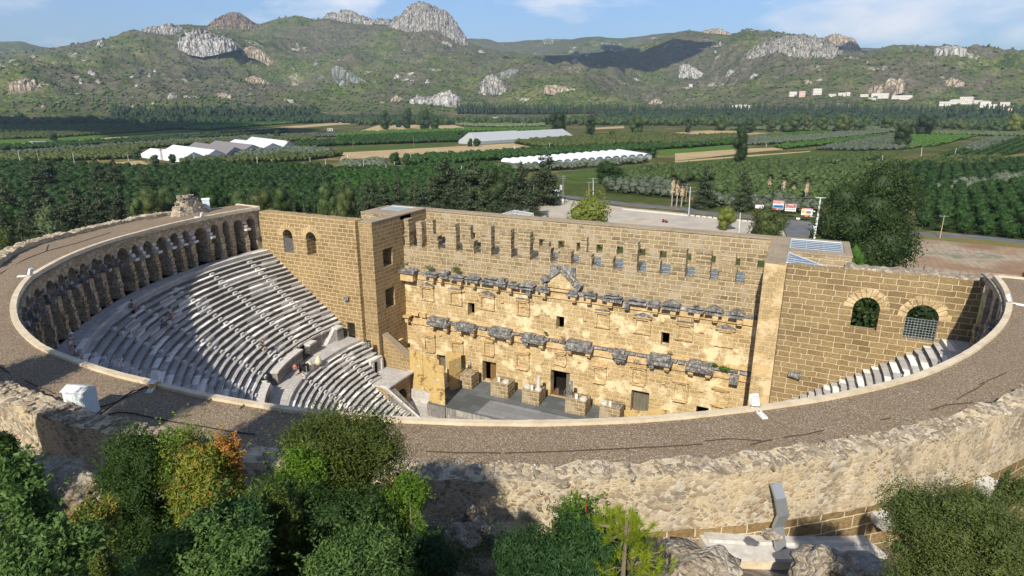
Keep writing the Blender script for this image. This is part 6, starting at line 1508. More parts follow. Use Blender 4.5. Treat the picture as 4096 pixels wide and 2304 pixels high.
def board(x0,x1,yt,yb,ybase,lab,build,posts='steel',group='roadside advertising boards'):
    bz=lambda x,y:(2980+x*420/1433,760+y*240/819)
    p=bz((x0+x1)/2,ybase); g_=atz(p,-1); t=(-1-CZ)/ray(p)[2]; W_=(x1-x0)*420/1433*t/FPX; z1=att(bz((x0+x1)/2,yt),t)[2]+1; z0=att(bz((x0+x1)/2,yb),t)[2]+1
    a=math.atan2(g_[0]-CX,g_[1]-CY); o=thing('billboard',lab,'billboard',g_,-a+.05,group)
    m=MB(); m.box(-W_/2,W_/2,-.05,.08,z0,z1); pn=m.build('panel',M['wh'],o)
    m=MB()
    if posts=='two': m.tube([(-W_*.35,.12,-.3),(-W_*.35,.12,z1+.7)],.09,6); m.tube([(W_*.3,.12,-.3),(W_*.3,.12,z1+1)],.09,6)
    else: m.tube([(0,.16,-.3),(0,.16,z1*.9)],.12,6)
    m.build('post',M['redp'] if posts=='two' else M['blacksteel'],o)
    build(o,pn,W_,z0,z1)
def rect(o,mat,x0,x1,z0,z1,y=-.065,name='printed_area'):
    m=MB(); m.box(x0,x1,y,y+.012,z0,z1); return m.build(name,mat,o)
def b1(o,pn,W,z0,z1):
    h=z1-z0; text('RESTAURANT',W*.13,M['bl'],pn,(-W*.12,-.075,z0+h*.66)); text('CAFE BAR',W*.10,M['gy'],pn,(-W*.1,-.075,z0+h*.3)); rect(pn,M['black'],W*.28,W*.40,z0+h*.2,z0+h*.8)
def b2(o,pn,W,z0,z1):
    h=z1-z0; rect(pn,M['rd'],-W*.48,W*.48,z0+h*.68,z1-.05); rect(pn,M['bl'],-W*.48,W*.48,z0+h*.2,z0+h*.5); rect(pn,M['citrus'],-W*.3,W*.35,z0+h*.36,z0+h*.5,-.08); rect(pn,M['rd'],-W*.48,-W*.1,z0+.05,z0+h*.18); rect(pn,M['gy'],-W*.05,W*.48,z0+.05,z0+h*.18)
    text('YÖRÜKOĞLU',W*.155,M['wh'],pn,(0,-.08,z0+h*.88)); text('RESTAURANT',W*.09,M['wh'],pn,(-W*.1,-.08,z0+h*.75)); m=MB(); m.lathe([(.01,0),(W*.12,0),(W*.12,.02),(.01,.02)],(0,0,0),16); c_=m.build('round_emblem',M['wh'],pn); c_.rotation_euler=(math.pi/2,0,0); c_.location=(W*.32,-.08,z0+h*.64)
def b3(o,pn,W,z0,z1):
    h=z1-z0; rect(pn,M['rd'],-W*.47,W*.47,z0+h*.45,z1-.05); text('ÖZEMİŞ',W*.15,M['wh'],pn,(0,-.08,z0+h*.88)); rect(pn,M['gy'],-W*.43,-W*.03,z0+h*.5,z0+h*.74,-.078); rect(pn,M['gy'],W*.03,W*.43,z0+h*.5,z0+h*.74,-.078)
    for k in range(5): rect(pn,M['gy'],-W*.44+k*W*.18,-W*.31+k*W*.18,z0+h*.16,z0+h*.36)
def b4(o,pn,W,z0,z1):
    h=z1-z0; rect(pn,M['rd'],-W*.48,W*.48,z0+h*.84,z1-.04); rect(pn,M['yl'],-W*.45,-W*.18,z0+h*.3,z0+h*.75); m=MB(); m.lathe([(.01,0),(W*.27,0),(W*.27,.02),(.01,.02)],(0,0,0),18); c_=m.build('plate_picture',M['gy'],pn); c_.rotation_euler=(math.pi/2,0,0); c_.location=(W*.14,-.08,z0+h*.45); c_.scale=(1,.6,1)
    rect(pn,M['yl'],-W*.2,W*.4,z0+.05,z0+h*.13); text('RESTAURANT',W*.1,M['wh'],pn,(0,-.08,z0+h*.91)); m=MB(); m.box(-W*.17,W*.17,-.04,.06,z0-h*.22,z0-.03); r_=m.build('small_panel',M['rd'],o); text('500 M',W*.09,M['wh'],r_,(0,-.06,z0-h*.12))
def b5(o,pn,W,z0,z1):
    rect(pn,M['yl'],-W*.42,W*.42,z0+(z1-z0)*.15,z0+(z1-z0)*.5); rect(pn,M['rd'],-W*.42,W*.42,z0+(z1-z0)*.55,z0+(z1-z0)*.85)
def b6(o,pn,W,z0,z1): rect(pn,M['yl'],-W*.1,W*.2,z0-.35,z0-.02)
board(132,237,198,247,340,'white lettered sign on two red posts, leftmost of the roadside boards',b1,'two')
board(366,500,137,262,380,'tallest sign with red top and blue lake picture',b2)
board(536,672,184,284,385,'wide red and white sign with small pictures on a grey post',b3)
board(760,898,244,340,425,'sign with a round dark plate picture and small red panel below',b4)
board(237,288,280,320,345,'small orange and red sign low beside the two red posts',b5)
board(697,744,376,398,425,'small blank white sign at the roadside bend',b6)
# rusty pergola frame, white roof truss, kerb stones, fence posts
bz=lambda x,y:(2980+x*420/1433,760+y*240/819)
g0=Vector(atz(bz(905,120),-1)); t=(-1-CZ)/ray(bz(905,120))[2]
o=thing('rusty_pergola','rusty open metal frame beside the rightmost palm','metal frame',tuple(g0)); m=MB()
Pp=[Vector(att(bz(x,y),t+dt))-g0 for x,y,dt in ((825,40,6),(915,50,0),(1025,40,6),(1140,25,12))]
m.tube(Pp,.12,4); m.tube([p+Vector((1,3,0)) for p in Pp],.1,4)
for p_ in Pp: m.tube([p_,Vector((p_.x,p_.y,0))],.09,4); m.tube([p_,p_+Vector((1,3,0))],.07,4)
m.build('frame',M['rust'],o)
g0=Vector(atz(q(4,1320,300),-1)); o=thing('roof_truss','white open roof truss standing behind the stage wall','roof frame',(0,0,0)); m=MB(); t=160
P4=[Vector(att(q(4,x,y),tt)) for x,y,tt in ((1195,190,150),(1275,166,168),(1420,188,165),(1400,212,147))]
for a_,b_ in ((0,1),(1,2),(2,3),(3,0)): m.tube([P4[a_],P4[b_]],.12,4); m.tube([P4[a_]-Vector((0,0,.8)),P4[b_]-Vector((0,0,.8))],.1,4)
for k in range(1,7):
    a_=P4[0].lerp(P4[3],k/7); b_=P4[1].lerp(P4[2],k/7); m.tube([a_,b_],.08,4); m.tube([a_,b_-Vector((0,0,.8))],.06,4)
for k in range(1,4): m.tube([P4[0].lerp(P4[1],k/4),P4[3].lerp(P4[2],k/4)],.07,4)
m.build('truss',M['polew'],o); m=MB()
for p_ in P4: m.tube([p_,Vector((p_.x,p_.y,-1))],.14,5)
m.build('posts',M['polew'],o)
ks=[q(4,2080+k*26,163+k*2.6) for k in range(18)]+[q(5,k*42,197+k*4.2) for k in range(14)]
proto_k=None
for k,p in enumerate(ks):
    x,y,_=atz(p,-1)
    if proto_k is None: proto_k=tag(MB().rbox(-.9,.9,-.25,.25,0,.5,.04).build('kerb_stone',M['concrete'],None),'pale concrete kerb block edging the parking ground along the road','kerb stone','kerb blocks beside the road'); o=proto_k
    else: o=proto_k.copy(); C.objects.link(o)
    o.location=(x,y,-.86); o.rotation_euler=(0,0,-.15)
fp=[q(4,1700+k*75,86+k*8.2) for k in range(11)]+[q(5,30+k*75,180+k*8) for k in range(6)]
pf=None
for k,p in enumerate(fp):
    x,y,_=atz(p,-1)
    if pf is None: pf=tag(MB().tube([(0,0,0),(0,0,1.7)],.06,5).build('fence_post',M['rust'],None),'thin rusty fence post at the near edge of the road','fence post','rusty fence posts along the road'); o=pf
    else: o=pf.copy(); C.objects.link(o)
    o.location=(x,y-3.2,-.9)
# ---------------------------------------------------------------- small things on and in the theatre
def pol(r,t,z): return (r*math.cos(RAD(t)),r*math.sin(RAD(t)),z)
def floodlight(t,lab,yaw=0,extra=False):
    o=thing('floodlight',lab,'floodlight',pol(Rin(t)+.25,t,Zr(t)+.12),RAD(t+yaw),'floodlights around the gallery kerb')
    m=MB(); Mx=Matrix.Rotation(-.35,4,'Y')
    m.add([tuple(Mx@Vector(p)) for p in [(-.14,-.30,.12),(.12,-.26,.10),(.12,.26,.10),(-.14,.30,.12),(-.12,-.30,.80),(.08,-.22,.86),(.08,.22,.86),(-.12,.30,.80)]],[(3,2,1,0),(4,5,6,7),(0,1,5,4),(1,2,6,5),(2,3,7,6),(3,0,4,7)]); h=m.build('lamp_head',M['lampwhite'],o)
    m=MB()
    for k in range(4): m.add([tuple(Mx@Vector(p)) for p in [(.12,-.23,.25+k*.14),(.14,-.23,.25+k*.14),(.14,.23,.25+k*.14),(.12,.23,.25+k*.14),(.11,-.23,.28+k*.14),(.135,-.23,.28+k*.14),(.135,.23,.28+k*.14),(.11,.23,.28+k*.14)]],[(3,2,1,0),(4,5,6,7),(0,1,5,4),(1,2,6,5),(2,3,7,6),(3,0,4,7)])
    m.build('cooling_ribs',M['steel'],h)
    m=MB(); m.tube([(.0,-.33,.25),(0,-.33,0),(.1,-.2,-.02),(.1,.2,-.02),(0,.33,0),(0,.33,.25)],.025,5); m.build('bracket',M['steel'],o)
    m=MB(); m.box(.15,1.25,-.14,-.07,-.08,-.02); m.box(.15,1.25,.07,.14,-.08,-.02); m.rbox(.45,1.3,-.2,.2,-.16,-.085,.02); m.build('mounting_rail',M['lampwhite'],o)
    if extra: m=MB(); m.rbox(.2,.75,-.18,.18,-.01,.2,.03); m.build('yellow_box',M['yl'],o); m=MB(); m.rbox(.15,.8,-.24,.24,.22,.32,.04); m.build('box_lid',M['lampwhite'],o)
    o.scale=(.78,.78,.78)
floodlight(-171.6,'small white floodlight on the kerb beside the rubble mound',10); floodlight(-128.6,'white floodlight lying on the kerb at the far left bend',-20)
floodlight(-89,'white floodlight with a yellow and blue box on the near left kerb',35,True); floodlight(-49.8,'grey white floodlight in front of the right pier of the stage building',-8); floodlight(-11.3,'white floodlight seen side on at the right end of the roof',-5)
def cabinet(x,y,z,w,d,h,rz,lab):
    o=thing('electrical_cabinet',lab,'electrical cabinet',(x,y,z),rz)
    m=MB(); m.box(-w/2,w/2,-d/2,d/2,0,h); m.build('body',M['box'],o)
    m=MB(); m.add([(-w/2-.07,-d/2-.07,h+.01),(w/2+.07,-d/2-.07,h+.01),(w/2+.07,d/2+.07,h+.01),(-w/2-.07,d/2+.07,h+.01),(-w/2-.07,0,h+.2),(w/2+.07,0,h+.2)],[(0,1,5,4),(1,2,5),(2,3,4,5),(3,0,4),(3,2,1,0)]); m.build('roof',M['lampwhite'],o)
    for s in (-1,1): m=MB(); m.box(min(0.01*s,s*(w/2-.03)),max(.01*s,s*(w/2-.03)),-d/2-.025,-d/2-.004,.06,h-.05); dd=m.build('door',M['box'],o); mm=MB(); mm.box(s*.06-.015,s*.06+.015,-d/2-.05,-d/2-.026,h*.5,h*.5+.14); mm.build('handle',M['blacksteel'],dd)
    return o
cabinet(.6,-50.35,26.79,1.1,.8,1.3,.3,'large pale blue metal cabinet standing on the near left of the gravel roof')
w=atz(q(3,1500,166),26.0); cabinet(w[0],w[1],25.98,1.0,.8,1.7,.9,'small white metal cabinet beside the rubble mound on the far roof')
tag(MB().rbox(-.6,.6,-.25,.25,0,.12,.04).build('loose_sheet',M['box'],None),'flat pale blue metal sheet lying beside the large cabinet','metal sheet').location=(-.9,-50.75,26.85)
def cable(name,pts,lab=None,r=.03,parent=None,mat='cable'):
    P=[]
    for p in pts:
        z=26.8
        for _ in range(4):
            w=atz(p,z+.03); t=math.degrees(math.atan2(w[1],w[0])); t=t-360 if t>100 else t; z=Zr(t)
        P.append(Vector((w[0],w[1],z+.035)))
    F=[P[0]]
    for a,b in zip(P[:-1],P[1:]):
        for k in (.33,.66,1): F.append(a.lerp(b,k)+Vector((mnoise.noise(a*3+Vector((k,0,0))),mnoise.noise(b*3+Vector((0,k,0))),0))*.05)
    o=MB().tube(F,r,5).build(name,M[mat],parent)
    if lab: tag(o,lab,'cable')
    return o
cable('cable',Q(6,(640,235),(760,218),(860,180),(960,110),(1070,75)),'upper black cable running from the large cabinet to the near left floodlight')
cable('cable',Q(6,(650,325),(720,280),(850,185),(930,145),(1050,85)),'lower black cable running from the large cabinet to the near left floodlight')
cable('cable',Q(6,(660,332),(740,288),(860,263),(960,268),(1150,310),(1400,358),(1640,395),(1850,422)),'long black cable trailing right across the gravel from the large cabinet')
M['crack']=plain('open roof seam',(.07,.055,.04),1.)
cr_=[Q(7,(640,547),(900,557),(1180,560)),Q(7,(1210,560),(1600,547),(2000,527),(2536,500)),Q(8,(0,503),(100,500),(200,493)),Q(8,(215,470),(400,457),(620,468)),Q(8,(545,502),(640,475),(705,462)),Q(8,(790,444),(940,425),(1080,395)),Q(8,(1490,318),(1560,305)),Q(8,(1850,248),(1970,208),(2120,195),(2340,190)),Q(8,(2045,168),(2150,110),(2240,55)),Q(8,(2205,62),(2300,20),(2400,-25)),Q(3,(0,625),(180,520),(340,460),(560,402),(800,325)),Q(3,(335,460),(350,415)),Q(3,(0,1300),(60,1340)),Q(6,(180,30),(270,75),(390,130)),Q(6,(1500,188),(1550,150)),Q(6,(1740,235),(1780,202)),Q(6,(2045,250),(2075,222),(2110,218)),Q(3,(1060,235),(1300,185),(1500,165))]
for p in cr_: cable('roof_seam',p,None,.028,gal,'crack')
# on the stage: pedestals, column stumps, speakers
def pedestal(x0,x1,y0,y1,h,lab,seed):
    rr=random.Random(seed); o=thing('stone_pedestal',lab,'pedestal',((x0+x1)/2,(y0+y1)/2,0),0,'stone pedestals in front of the stage wall'); m=MB(); z=0; w,d=(x1-x0)/2,(y1-y0)/2
    while z<h-.1:
        hh=min(rr.uniform(.45,.6),h-z); n=rr.choice([2,3]); xs_=[-w]+sorted(rr.uniform(-w*.6,w*.6) for _ in range(n-1))+[w]
        for a,b in zip(xs_[:-1],xs_[1:]): m.rbox(a+rr.uniform(0,.03),b-.005,-d+rr.uniform(0,.05),d,z,z+hh-.005,.03,rr)
        z+=hh
    m.box(-w+.06,w-.06,-d+.06,d-.02,0,h-.06)
    m.build('block_masonry',M['upper'],o); return o
pedestal(-13.7,-10.9,7.9,10.3,2.3,'empty low stone pedestal left of the left door',1)
pedestal(-7.5,-4.6,7.5,9.9,2.3,'stone pedestal right of the left door with a small speaker',2); pedestal(-2.4,.35,7.5,9.9,2.1,'stone pedestal left of the main door with a pale column stump',3)
pedestal(4.3,7.3,7.4,9.8,2.2,'stone pedestal right of the main door with a dark column stump',4); pedestal(9.2,12.1,7.7,10.0,2.1,'rough dark stone pedestal left of the right door',5)
def colbase(x,y,z,lab,h=0,mat='white',r=.42):
    o=thing('column_base',lab,'column base',(x,y,z),0,'column bases on the pedestals'); m=MB(); m.lathe([(r*1.15,0),(r*1.15,.1),(r*1.2,.16),(r,.22),(r*1.08,.3),(r*.9,.36),(r*.85,.4)],(0,0,0),16); m.build('base',M['white'] if mat=='white' else M['dark'],o)
    if h: m=MB(); m.lathe([(r*.72,.41),(r*.68,.41+h)],(0,0,0),14); m.build('column_shaft',M['white'] if mat!='grey' else M['dark'],o)
colbase(-5.2,8.1,2.3,'round column base on the pedestal right of the left door'); colbase(-1.9,8.4,2.1,'round column base at left on the pedestal with the pale column'); colbase(-.1,8.3,2.1,'pale column stump left of the main door',1.7,'white'); colbase(4.8,8.2,2.2,'grey column stump right of the main door',1.9,'grey'); colbase(6.8,8.0,2.2,'round base on the pedestal right of the main door'); colbase(9.7,8.3,2.1,'round white column base on the rough dark pedestal'); colbase(11.5,8.4,2.1,'weathered grey column base on the rough dark pedestal',0,'grey')
def spk(x,y,z,lab):
    o=thing('speaker',lab,'speaker',(x,y,z),.35,'small cream speakers on the pedestals'); m=MB(); m.rbox(-.2,.2,-.15,.15,0,.75,.03); m.build('cabinet',M['cream'],o); m=MB(); m.box(-.15,.15,-.17,-.152,.08,.66); m.build('grille',M['box'],o)
spk(-6.3,8.0,2.3,'cream speaker on the pedestal right of the left door'); spk(-1.0,8.0,2.1,'cream speaker left of the pale column stump'); spk(5.8,7.9,2.2,'cream speaker right of the grey column stump'); spk(10.6,8.0,2.1,'cream speaker between two bases on the dark pedestal')
# scenery boards
def sboard(x,y,rz,w,h,z0,lab,mat='panel'):
    o=thing('scenery_board',lab,'scenery board',(x,y,z0),rz,'painted scenery boards at the left of the stage')
    m=MB(); m.box(0,w,0,.06,0,h); m.build('painted_panel',M[mat],o); m=MB()
    for u in (.1,w/2,w-.1): m.box(u-.04,u+.04,.065,.14,.05,h-.05)
    m.box(.05,w-.05,.141,.2,h*.5,h*.5+.08); m.build('batten',M['wood'],o); return o
sboard(-14.4,1.75,0,2.6,6.2,.05,'tall mottled yellow board nearest the orchestra'); sboard(-19.6,4.6,.0,2.3,6.1,.05,'tall mottled board at the left beside the entrance vault'); sboard(-17.25,4.6,-.05,2.9,5.6,.05,'mottled board right of the leftmost one'); sboard(-15.6,8.6,.5,2.2,5.2,.02,'brown board standing behind the front boards'); sboard(-13.6,6.0,1.25,2.4,4.9,.02,'board set edge on behind the nearest one'); sboard(-24.4,8.1,0,3.6,4.2,.5,'low painted board in front of the left tower')
sboard(12.2,9.6,.35,3.6,1.1,.02,'low painted board left in front of the right door'); sboard(15.6,10.9,.2,4.6,1.5,.02,'long low painted board right of the right door')
o=thing('scenery_screen','grey dark backed screen leaning on the wall behind the boards','screen',(-13.2,10.5,0),1.2); m=MB(); m.prism([(0,0),(2.4,0),(1.5,5.0)],0,.1,Matrix(((1,0,0,0),(0,0,1,0),(0,1,0,0),(0,0,0,1)))); m.build('panel',M['black'],o); m=MB(); m.tube([(0,0,0),(1.5,0,5)],.05,4); m.build('frame',M['steel'],o)
o=thing('brick_patterned_board','grey brick patterned board at the foot of the front scenery board','scenery board',(-14.6,1.3,-1.88)); m=MB(); m.box(0,3.0,0,.1,0,1.85); m.build('panel',M['podium'],o); m=MB(); m.box(.1,2.9,.11,.2,.2,.3); m.build('batten',M['wood'],o)
def eqcase(x,y,z,lab,rz=.2,s=1):
    o=thing('equipment_case',lab,'flight case',(x,y,z),rz); m=MB(); m.rbox(-.55*s,.55*s,-.4*s,.4*s,.1,1.0*s,.03); m.build('case',M['black'],o); m=MB()
    for a in (-.56*s,.5*s):
        for b in (-.41*s,.35*s): m.box(a,a+.06,b,b+.06,.1,1.01*s)
    m.build('metal_edges',M['steel'],o); m=MB()
    for a in (-.45*s,.45*s):
        for b in (-.3*s,.3*s): m.lathe([(.05,0),(.05,.1)],(a,b,0),8)
    m.build('castors',M['tyre'],o); return o
eqcase(1.9,12.5,.02,'black flight case inside the main doorway',.1,.9); eqcase(-26.8,-9.4,7.0,'black flight case on the walkway beside two women',.3)
o=thing('stage_lights','pair of black stage lamps lying on the flight case','stage lamp',(-26.8,-9.4,8.0),.5); m=MB()
for s in (-.2,.2): mm=MB(); mm.lathe([(.1,-.22),(.17,-.2),(.17,.15),(.12,.22)],(0,0,0),10); l_=mm.build('lamp_body',M['black'],o); l_.rotation_euler=(0,1.3,.3); l_.location=(0,s,.2)
m=MB(); m.tube([(-.2,-.4,.05),(.2,0,.05),(-.1,.4,.05)],.03,5); m.build('yoke',M['blacksteel'],o)
for k,(x,y,s,h,lab) in enumerate([(-27.0,-8.3,.75,1.0,'low cream cloth covered bundle beside the flight case'),(-26.9,-6.6,.55,1.15,'taller cream cloth covered bundle at the walkway edge')]):
    m=MB(); m.lathe([(s*.9,0),(s*.8,h*.4),(s*.55,h*.75),(s*.3,h*.95),(.05,h)],(0,0,0),12); m.v=[(x_*(1+.15*mnoise.noise((x_*3,y_*3,z_*3))),y_*(1+.2*mnoise.noise((x_*3,z_*3,5))),z_) for x_,y_,z_ in m.v]
    o=tag(m.build('covered_bundle',M['cream'],None,smooth=True),lab,'bundle'); o.location=(x,y,7.0)
o=thing('loudspeaker','black loudspeaker with six cones at the foot of the left tower','loudspeaker',(-25.3,2.2,6.55),.5); m=MB(); m.rbox(-.35,.35,-.25,.25,0,1.0,.03); m.build('cabinet',M['black'],o)
for a in (-.16,.16):
    for b in (.2,.5,.8): mm=MB(); mm.lathe([(.04,0),(.12,.01),(.13,.02)],(0,0,0),12); c_=mm.build('cone',M['steel'],o); c_.rotation_euler=(math.pi/2,0,0); c_.location=(a,-.255,b)
o=tag(MB().box(-.4,.4,-.35,.35,0,.06).build('floor_mat',M['rust'],None),'flat reddish mat on the walkway behind the bundles','mat'); o.location=(-28.8,-8.2,7.01)
# small plants growing on the ledges
for k,(x,y,z,s,mt,lab) in enumerate([(-19.6,10.8,17.3,1.0,'reed','grey green bush on the left end of the upper cornice'),(-15.0,10.9,17.5,1.1,'reed','second grey green bush on the upper cornice'),(24.4,10.6,9.1,.9,'brightg','green bush on the right end of the lower cornice'),(23.2,10.8,9.4,.5,'brightg','small green tuft left of the bush on the lower cornice'),(-.1,10.6,10.0,.4,'brightg','small green tuft on the fourth dark cornice block'),(2.4,10.9,9.6,.45,'dry','dry brown tuft between the fourth and fifth cornice blocks'),(17.5,10.7,10.1,.5,'dry','dry brown tuft on the seventh cornice block'),(13.2,10.9,7.9,.6,'dry','dry brown tuft above the niche over the right door'),(-9.8,10.9,16.6,.4,'dry','dry brown tuft on the upper cornice left of centre'),(-24.3,11.2,17.6,.4,'dry','dry tuft in the left upper corner of the stage wall'),(-24.2,11.4,21.9,.35,'dry','dry tuft near the top left of the stage wall')]):
    rs=np.random.RandomState(600+k); V,F,t=leaves(rs,[((0,0,s*.3),(s*.8,s*.5,s*.4)),((s*.4,0,s*.1),(s*.5,s*.4,s*.35))],260,.09 if s>.5 else .06,.2,1.5)
    o=tag(raw_mesh('wall_plant',V,F,M[mt],col=t),lab,'plant'); o.location=(x,y,z)
# ---------------------------------------------------------------- people
SK=plain('skin',(.42,.24,.16),.6,0,.05)
def cloth(n,c): return plain(n,c,.85,0,.06)
def skinned(name,V,E,mat,parent,sub=1):
    """V: {name:(x,y,z,r)} joints, E: pairs; first entry is the root"""
    names=list(V); me=bpy.data.meshes.new(name); me.from_pydata([V[n][:3] for n in names],[(names.index(a),names.index(b)) for a,b in E],[]); me.update()
    ob=bpy.data.objects.new(name,me); C.objects.link(ob); md=ob.modifiers.new('s','SKIN'); md.use_smooth_shade=True
    if not me.skin_vertices: 
        return ob
    for i,n in enumerate(names): r=V[n][3]; r=(r,r) if not isinstance(r,tuple) else r; me.skin_vertices[0].data[i].radius=r; me.skin_vertices[0].data[i].use_root=(i==0)
    s=ob.modifiers.new('u','SUBSURF'); s.levels=sub; s.render_levels=sub
    bpy.context.view_layer.update(); nm=bpy.data.meshes.new_from_object(ob.evaluated_get(bpy.context.evaluated_depsgraph_get())); bpy.data.objects.remove(ob)
    nm.materials.clear(); nm.materials.append(mat); o=bpy.data.objects.new(name,nm); C.objects.link(o); o.parent=parent; return o
def person(loc,rz,pose,lab,shirt,legs,hair,skirt=False,short=False,hat=None,hands='down',dress=False,seat=.45):
    """faces -y before turning; z=0 at the feet"""
    o=thing('person',lab,'person',loc,rz)
    if pose=='sit': H=seat+.08; hipy=0
    else: H=.92; hipy=0
    lean={'stand':.0,'sit':-.10,'walk':-.06,'bend':-.28,'crouch':-.2}[pose]
    if pose=='crouch': H=.55
    V={'pel':(0,hipy,H,(.15,.11)),'wai':(0,hipy+lean*.4,H+.2,(.13,.10)),'che':(0,hipy+lean,H+.43,(.165,.115)),'nek':(0,hipy+lean*1.25,H+.58,.055),'hd0':(0,hipy+lean*1.35-.01,H+.66,.075),'hd1':(0,hipy+lean*1.4-.015,H+.75,.095),'hd2':(0,hipy+lean*1.4,H+.83,.07),'nose':(0,hipy+lean*1.4-.125,H+.735,.014)}
    E=[('pel','wai'),('wai','che'),('che','nek'),('nek','hd0'),('hd0','hd1'),('hd1','hd2'),('hd1','nose')]
    for s,k in ((-1,'L'),(1,'R')):
        sh=(s*.19,hipy+lean,H+.47)
        if hands=='face': el=(s*.25,hipy+lean-.16,H+.25); wr=(s*.06,hipy+lean-.27,H+.55)
        elif hands=='lap': el=(s*.26,hipy+lean-.02,H+.22); wr=(s*.10,hipy+lean-.27,H+.14)
        elif hands=='front': el=(s*.25,hipy+lean-.08,H+.22); wr=(s*.08,hipy+lean-.30,H+.26)
        else: el=(s*.26,hipy+lean*.7+.02,H+.2); wr=(s*.28,hipy+lean*.6-.08*(s if pose=='walk' else 1),H-.05)
        V['sh'+k]=(*sh,.062);V['el'+k]=(*el,.042);V['wr'+k]=(*wr,.028); E+=[('che','sh'+k),('sh'+k,'el'+k),('el'+k,'wr'+k)]
        d=(Vector(wr)-Vector(el)).normalized(); pm=Vector(wr)+d*.06; V['pm'+k]=(*pm,(.038,.018)); E.append(('wr'+k,'pm'+k)); sd_=d.cross(Vector((0,1,.3))).normalized()
        for f,(off,ln) in enumerate([(-.032,.060),(-.011,.075),(.011,.070),(.032,.055)]):
            a=pm+d*.035+sd_*off; b=a+d*ln*.6+Vector((0,-.012,0)); c_=b+d*ln*.35+Vector((0,-.022,-.004)); V[f'f{k}{f}a']=(*a,.010);V[f'f{k}{f}b']=(*b,.009);V[f'f{k}{f}c']=(*c_,.007); E+=[('pm'+k,f'f{k}{f}a'),(f'f{k}{f}a',f'f{k}{f}b'),(f'f{k}{f}b',f'f{k}{f}c')]
        a=Vector(wr)+d*.03+sd_*(-.035*s); b=a+d*.035+sd_*(-.025*s)+Vector((0,-.01,0)); V['t'+k]=(*a,.012);V['u'+k]=(*b,.009); E+=[('wr'+k,'t'+k),('t'+k,'u'+k)]
        hp=(s*.10,hipy,H-.04)
        if pose=='sit': kn=(s*.13,hipy-.42,seat+.06); an=(s*.12,hipy-.46-.02*s,.08)
        elif pose=='walk': kn=(s*.10,hipy-.10-.10*s,.48); an=(s*.10,hipy+.16*(-s)+.05,.08 if s>0 else .10)
        elif pose=='crouch': kn=(s*.13,hipy-.36,.46 if s>0 else .36); an=(s*.12,hipy-.20 if s>0 else hipy+.05,.08 if s>0 else .05)
        else: kn=(s*.11,hipy-.02,.48); an=(s*.12,hipy+.02,.08)
        V['hp'+k]=(*hp,.095);V['kn'+k]=(*kn,.06);V['cf'+k]=tuple(np.array(kn)*.62+np.array(an)*.38)+(.058,);V['an'+k]=(*an,.036);V['to'+k]=(an[0]+s*.02,an[1]-.17,an[2]-.05,(.045,.028)); E+=[('pel','hp'+k),('hp'+k,'kn'+k),('kn'+k,'cf'+k),('cf'+k,'an'+k),('an'+k,'to'+k)]
    skinned('body',V,E,SK,o)
    g=lambda n,dr,dz=0:(V[n][0],V[n][1],V[n][2]+dz,tuple(x+dr for x in V[n][3]) if isinstance(V[n][3],tuple) else V[n][3]+dr)
    T={'pel':g('pel',.015,.02),'wai':g('wai',.015),'che':g('che',.012),'sh0':g('shL',.012),'e0':tuple((np.array(V['shL'][:3])+np.array(V['elL'][:3]))/2)+(.058,),'sh1':g('shR',.012),'e1':tuple((np.array(V['shR'][:3])+np.array(V['elR'][:3]))/2)+(.058,)}
    TE=[('pel','wai'),('wai','che'),('che','sh0'),('sh0','e0'),('che','sh1'),('sh1','e1')]
    skinned('shirt' if not dress else 'dress_top',T,TE,shirt,o)
    if skirt:
        k=(np.array(V['knL'][:3])+np.array(V['knR'][:3]))/2; a=(np.array(V['anL'][:3])+np.array(V['anR'][:3]))/2; a=a*.75+k*.25 if not short else k
        S={'a':g('pel',.02,.06),'b':g('pel',.04,-.08),'c':tuple(k)+(.17,),'d':tuple(a)+(.2,)}
        skinned('skirt',S,[('a','b'),('b','c'),('c','d')],legs,o)
    else:
        S={'p':g('pel',.015)}; SE=[]
        for k in 'LR':
            kk=np.array(V['kn'+k][:3]); hh=np.array(V['hp'+k][:3]); e_=kk*.75+hh*.25 if short else np.array(V['an'+k][:3])*.9+kk*.1
            S['h'+k]=g('hp'+k,.015); 
            if not short: S['k'+k]=g('kn'+k,.02); S['e'+k]=tuple(e_)+(.06,); SE+=[('p','h'+k),('h'+k,'k'+k),('k'+k,'e'+k)]
            else: S['e'+k]=tuple(e_)+(.095,); SE+=[('p','h'+k),('h'+k,'e'+k)]
        skinned('shorts' if short else 'trousers',S,SE,legs,o)
    hd=V['hd1']
    m=MB(); v,f=lump((hd[0],hd[1]+.025,hd[2]+.045),(.105,.115,.10),3,.12); hb=raw_mesh('hair',v,f,hair,o,smooth=True)
    if hat is not None: m=MB(); m.lathe([(.24,0),(.25,.015),(.13,.03),(.12,.12),(.05,.15)],(hd[0],hd[1],hd[2]+.06),14); m.build('hat',hat,o,smooth=True)
    return o
blk=cloth('black cloth',(.015,.015,.018)); wht=cloth('white cloth',(.72,.72,.74)); pnk=cloth('magenta cloth',(.55,.02,.18)); blu=cloth('blue cloth',(.03,.18,.42)); lbl=cloth('pale blue cloth',(.35,.50,.68)); nvy=cloth('navy cloth',(.03,.03,.06)); khk=cloth('khaki cloth',(.28,.24,.18)); rdc=cloth('coral cloth',(.50,.14,.10)); shoe=cloth('shoe',(.05,.05,.05))
hd_=cloth('dark hair',(.02,.014,.01)); hb_=cloth('brown hair',(.12,.05,.02)); hl_=cloth('fair hair',(.40,.22,.09)); hg_=cloth('grey headscarf',(.35,.32,.33))
def facing(t): return RAD(t)-math.pi/2   # -y turned towards the centre of the theatre
def on(r,t,z): return pol(r,t,z)
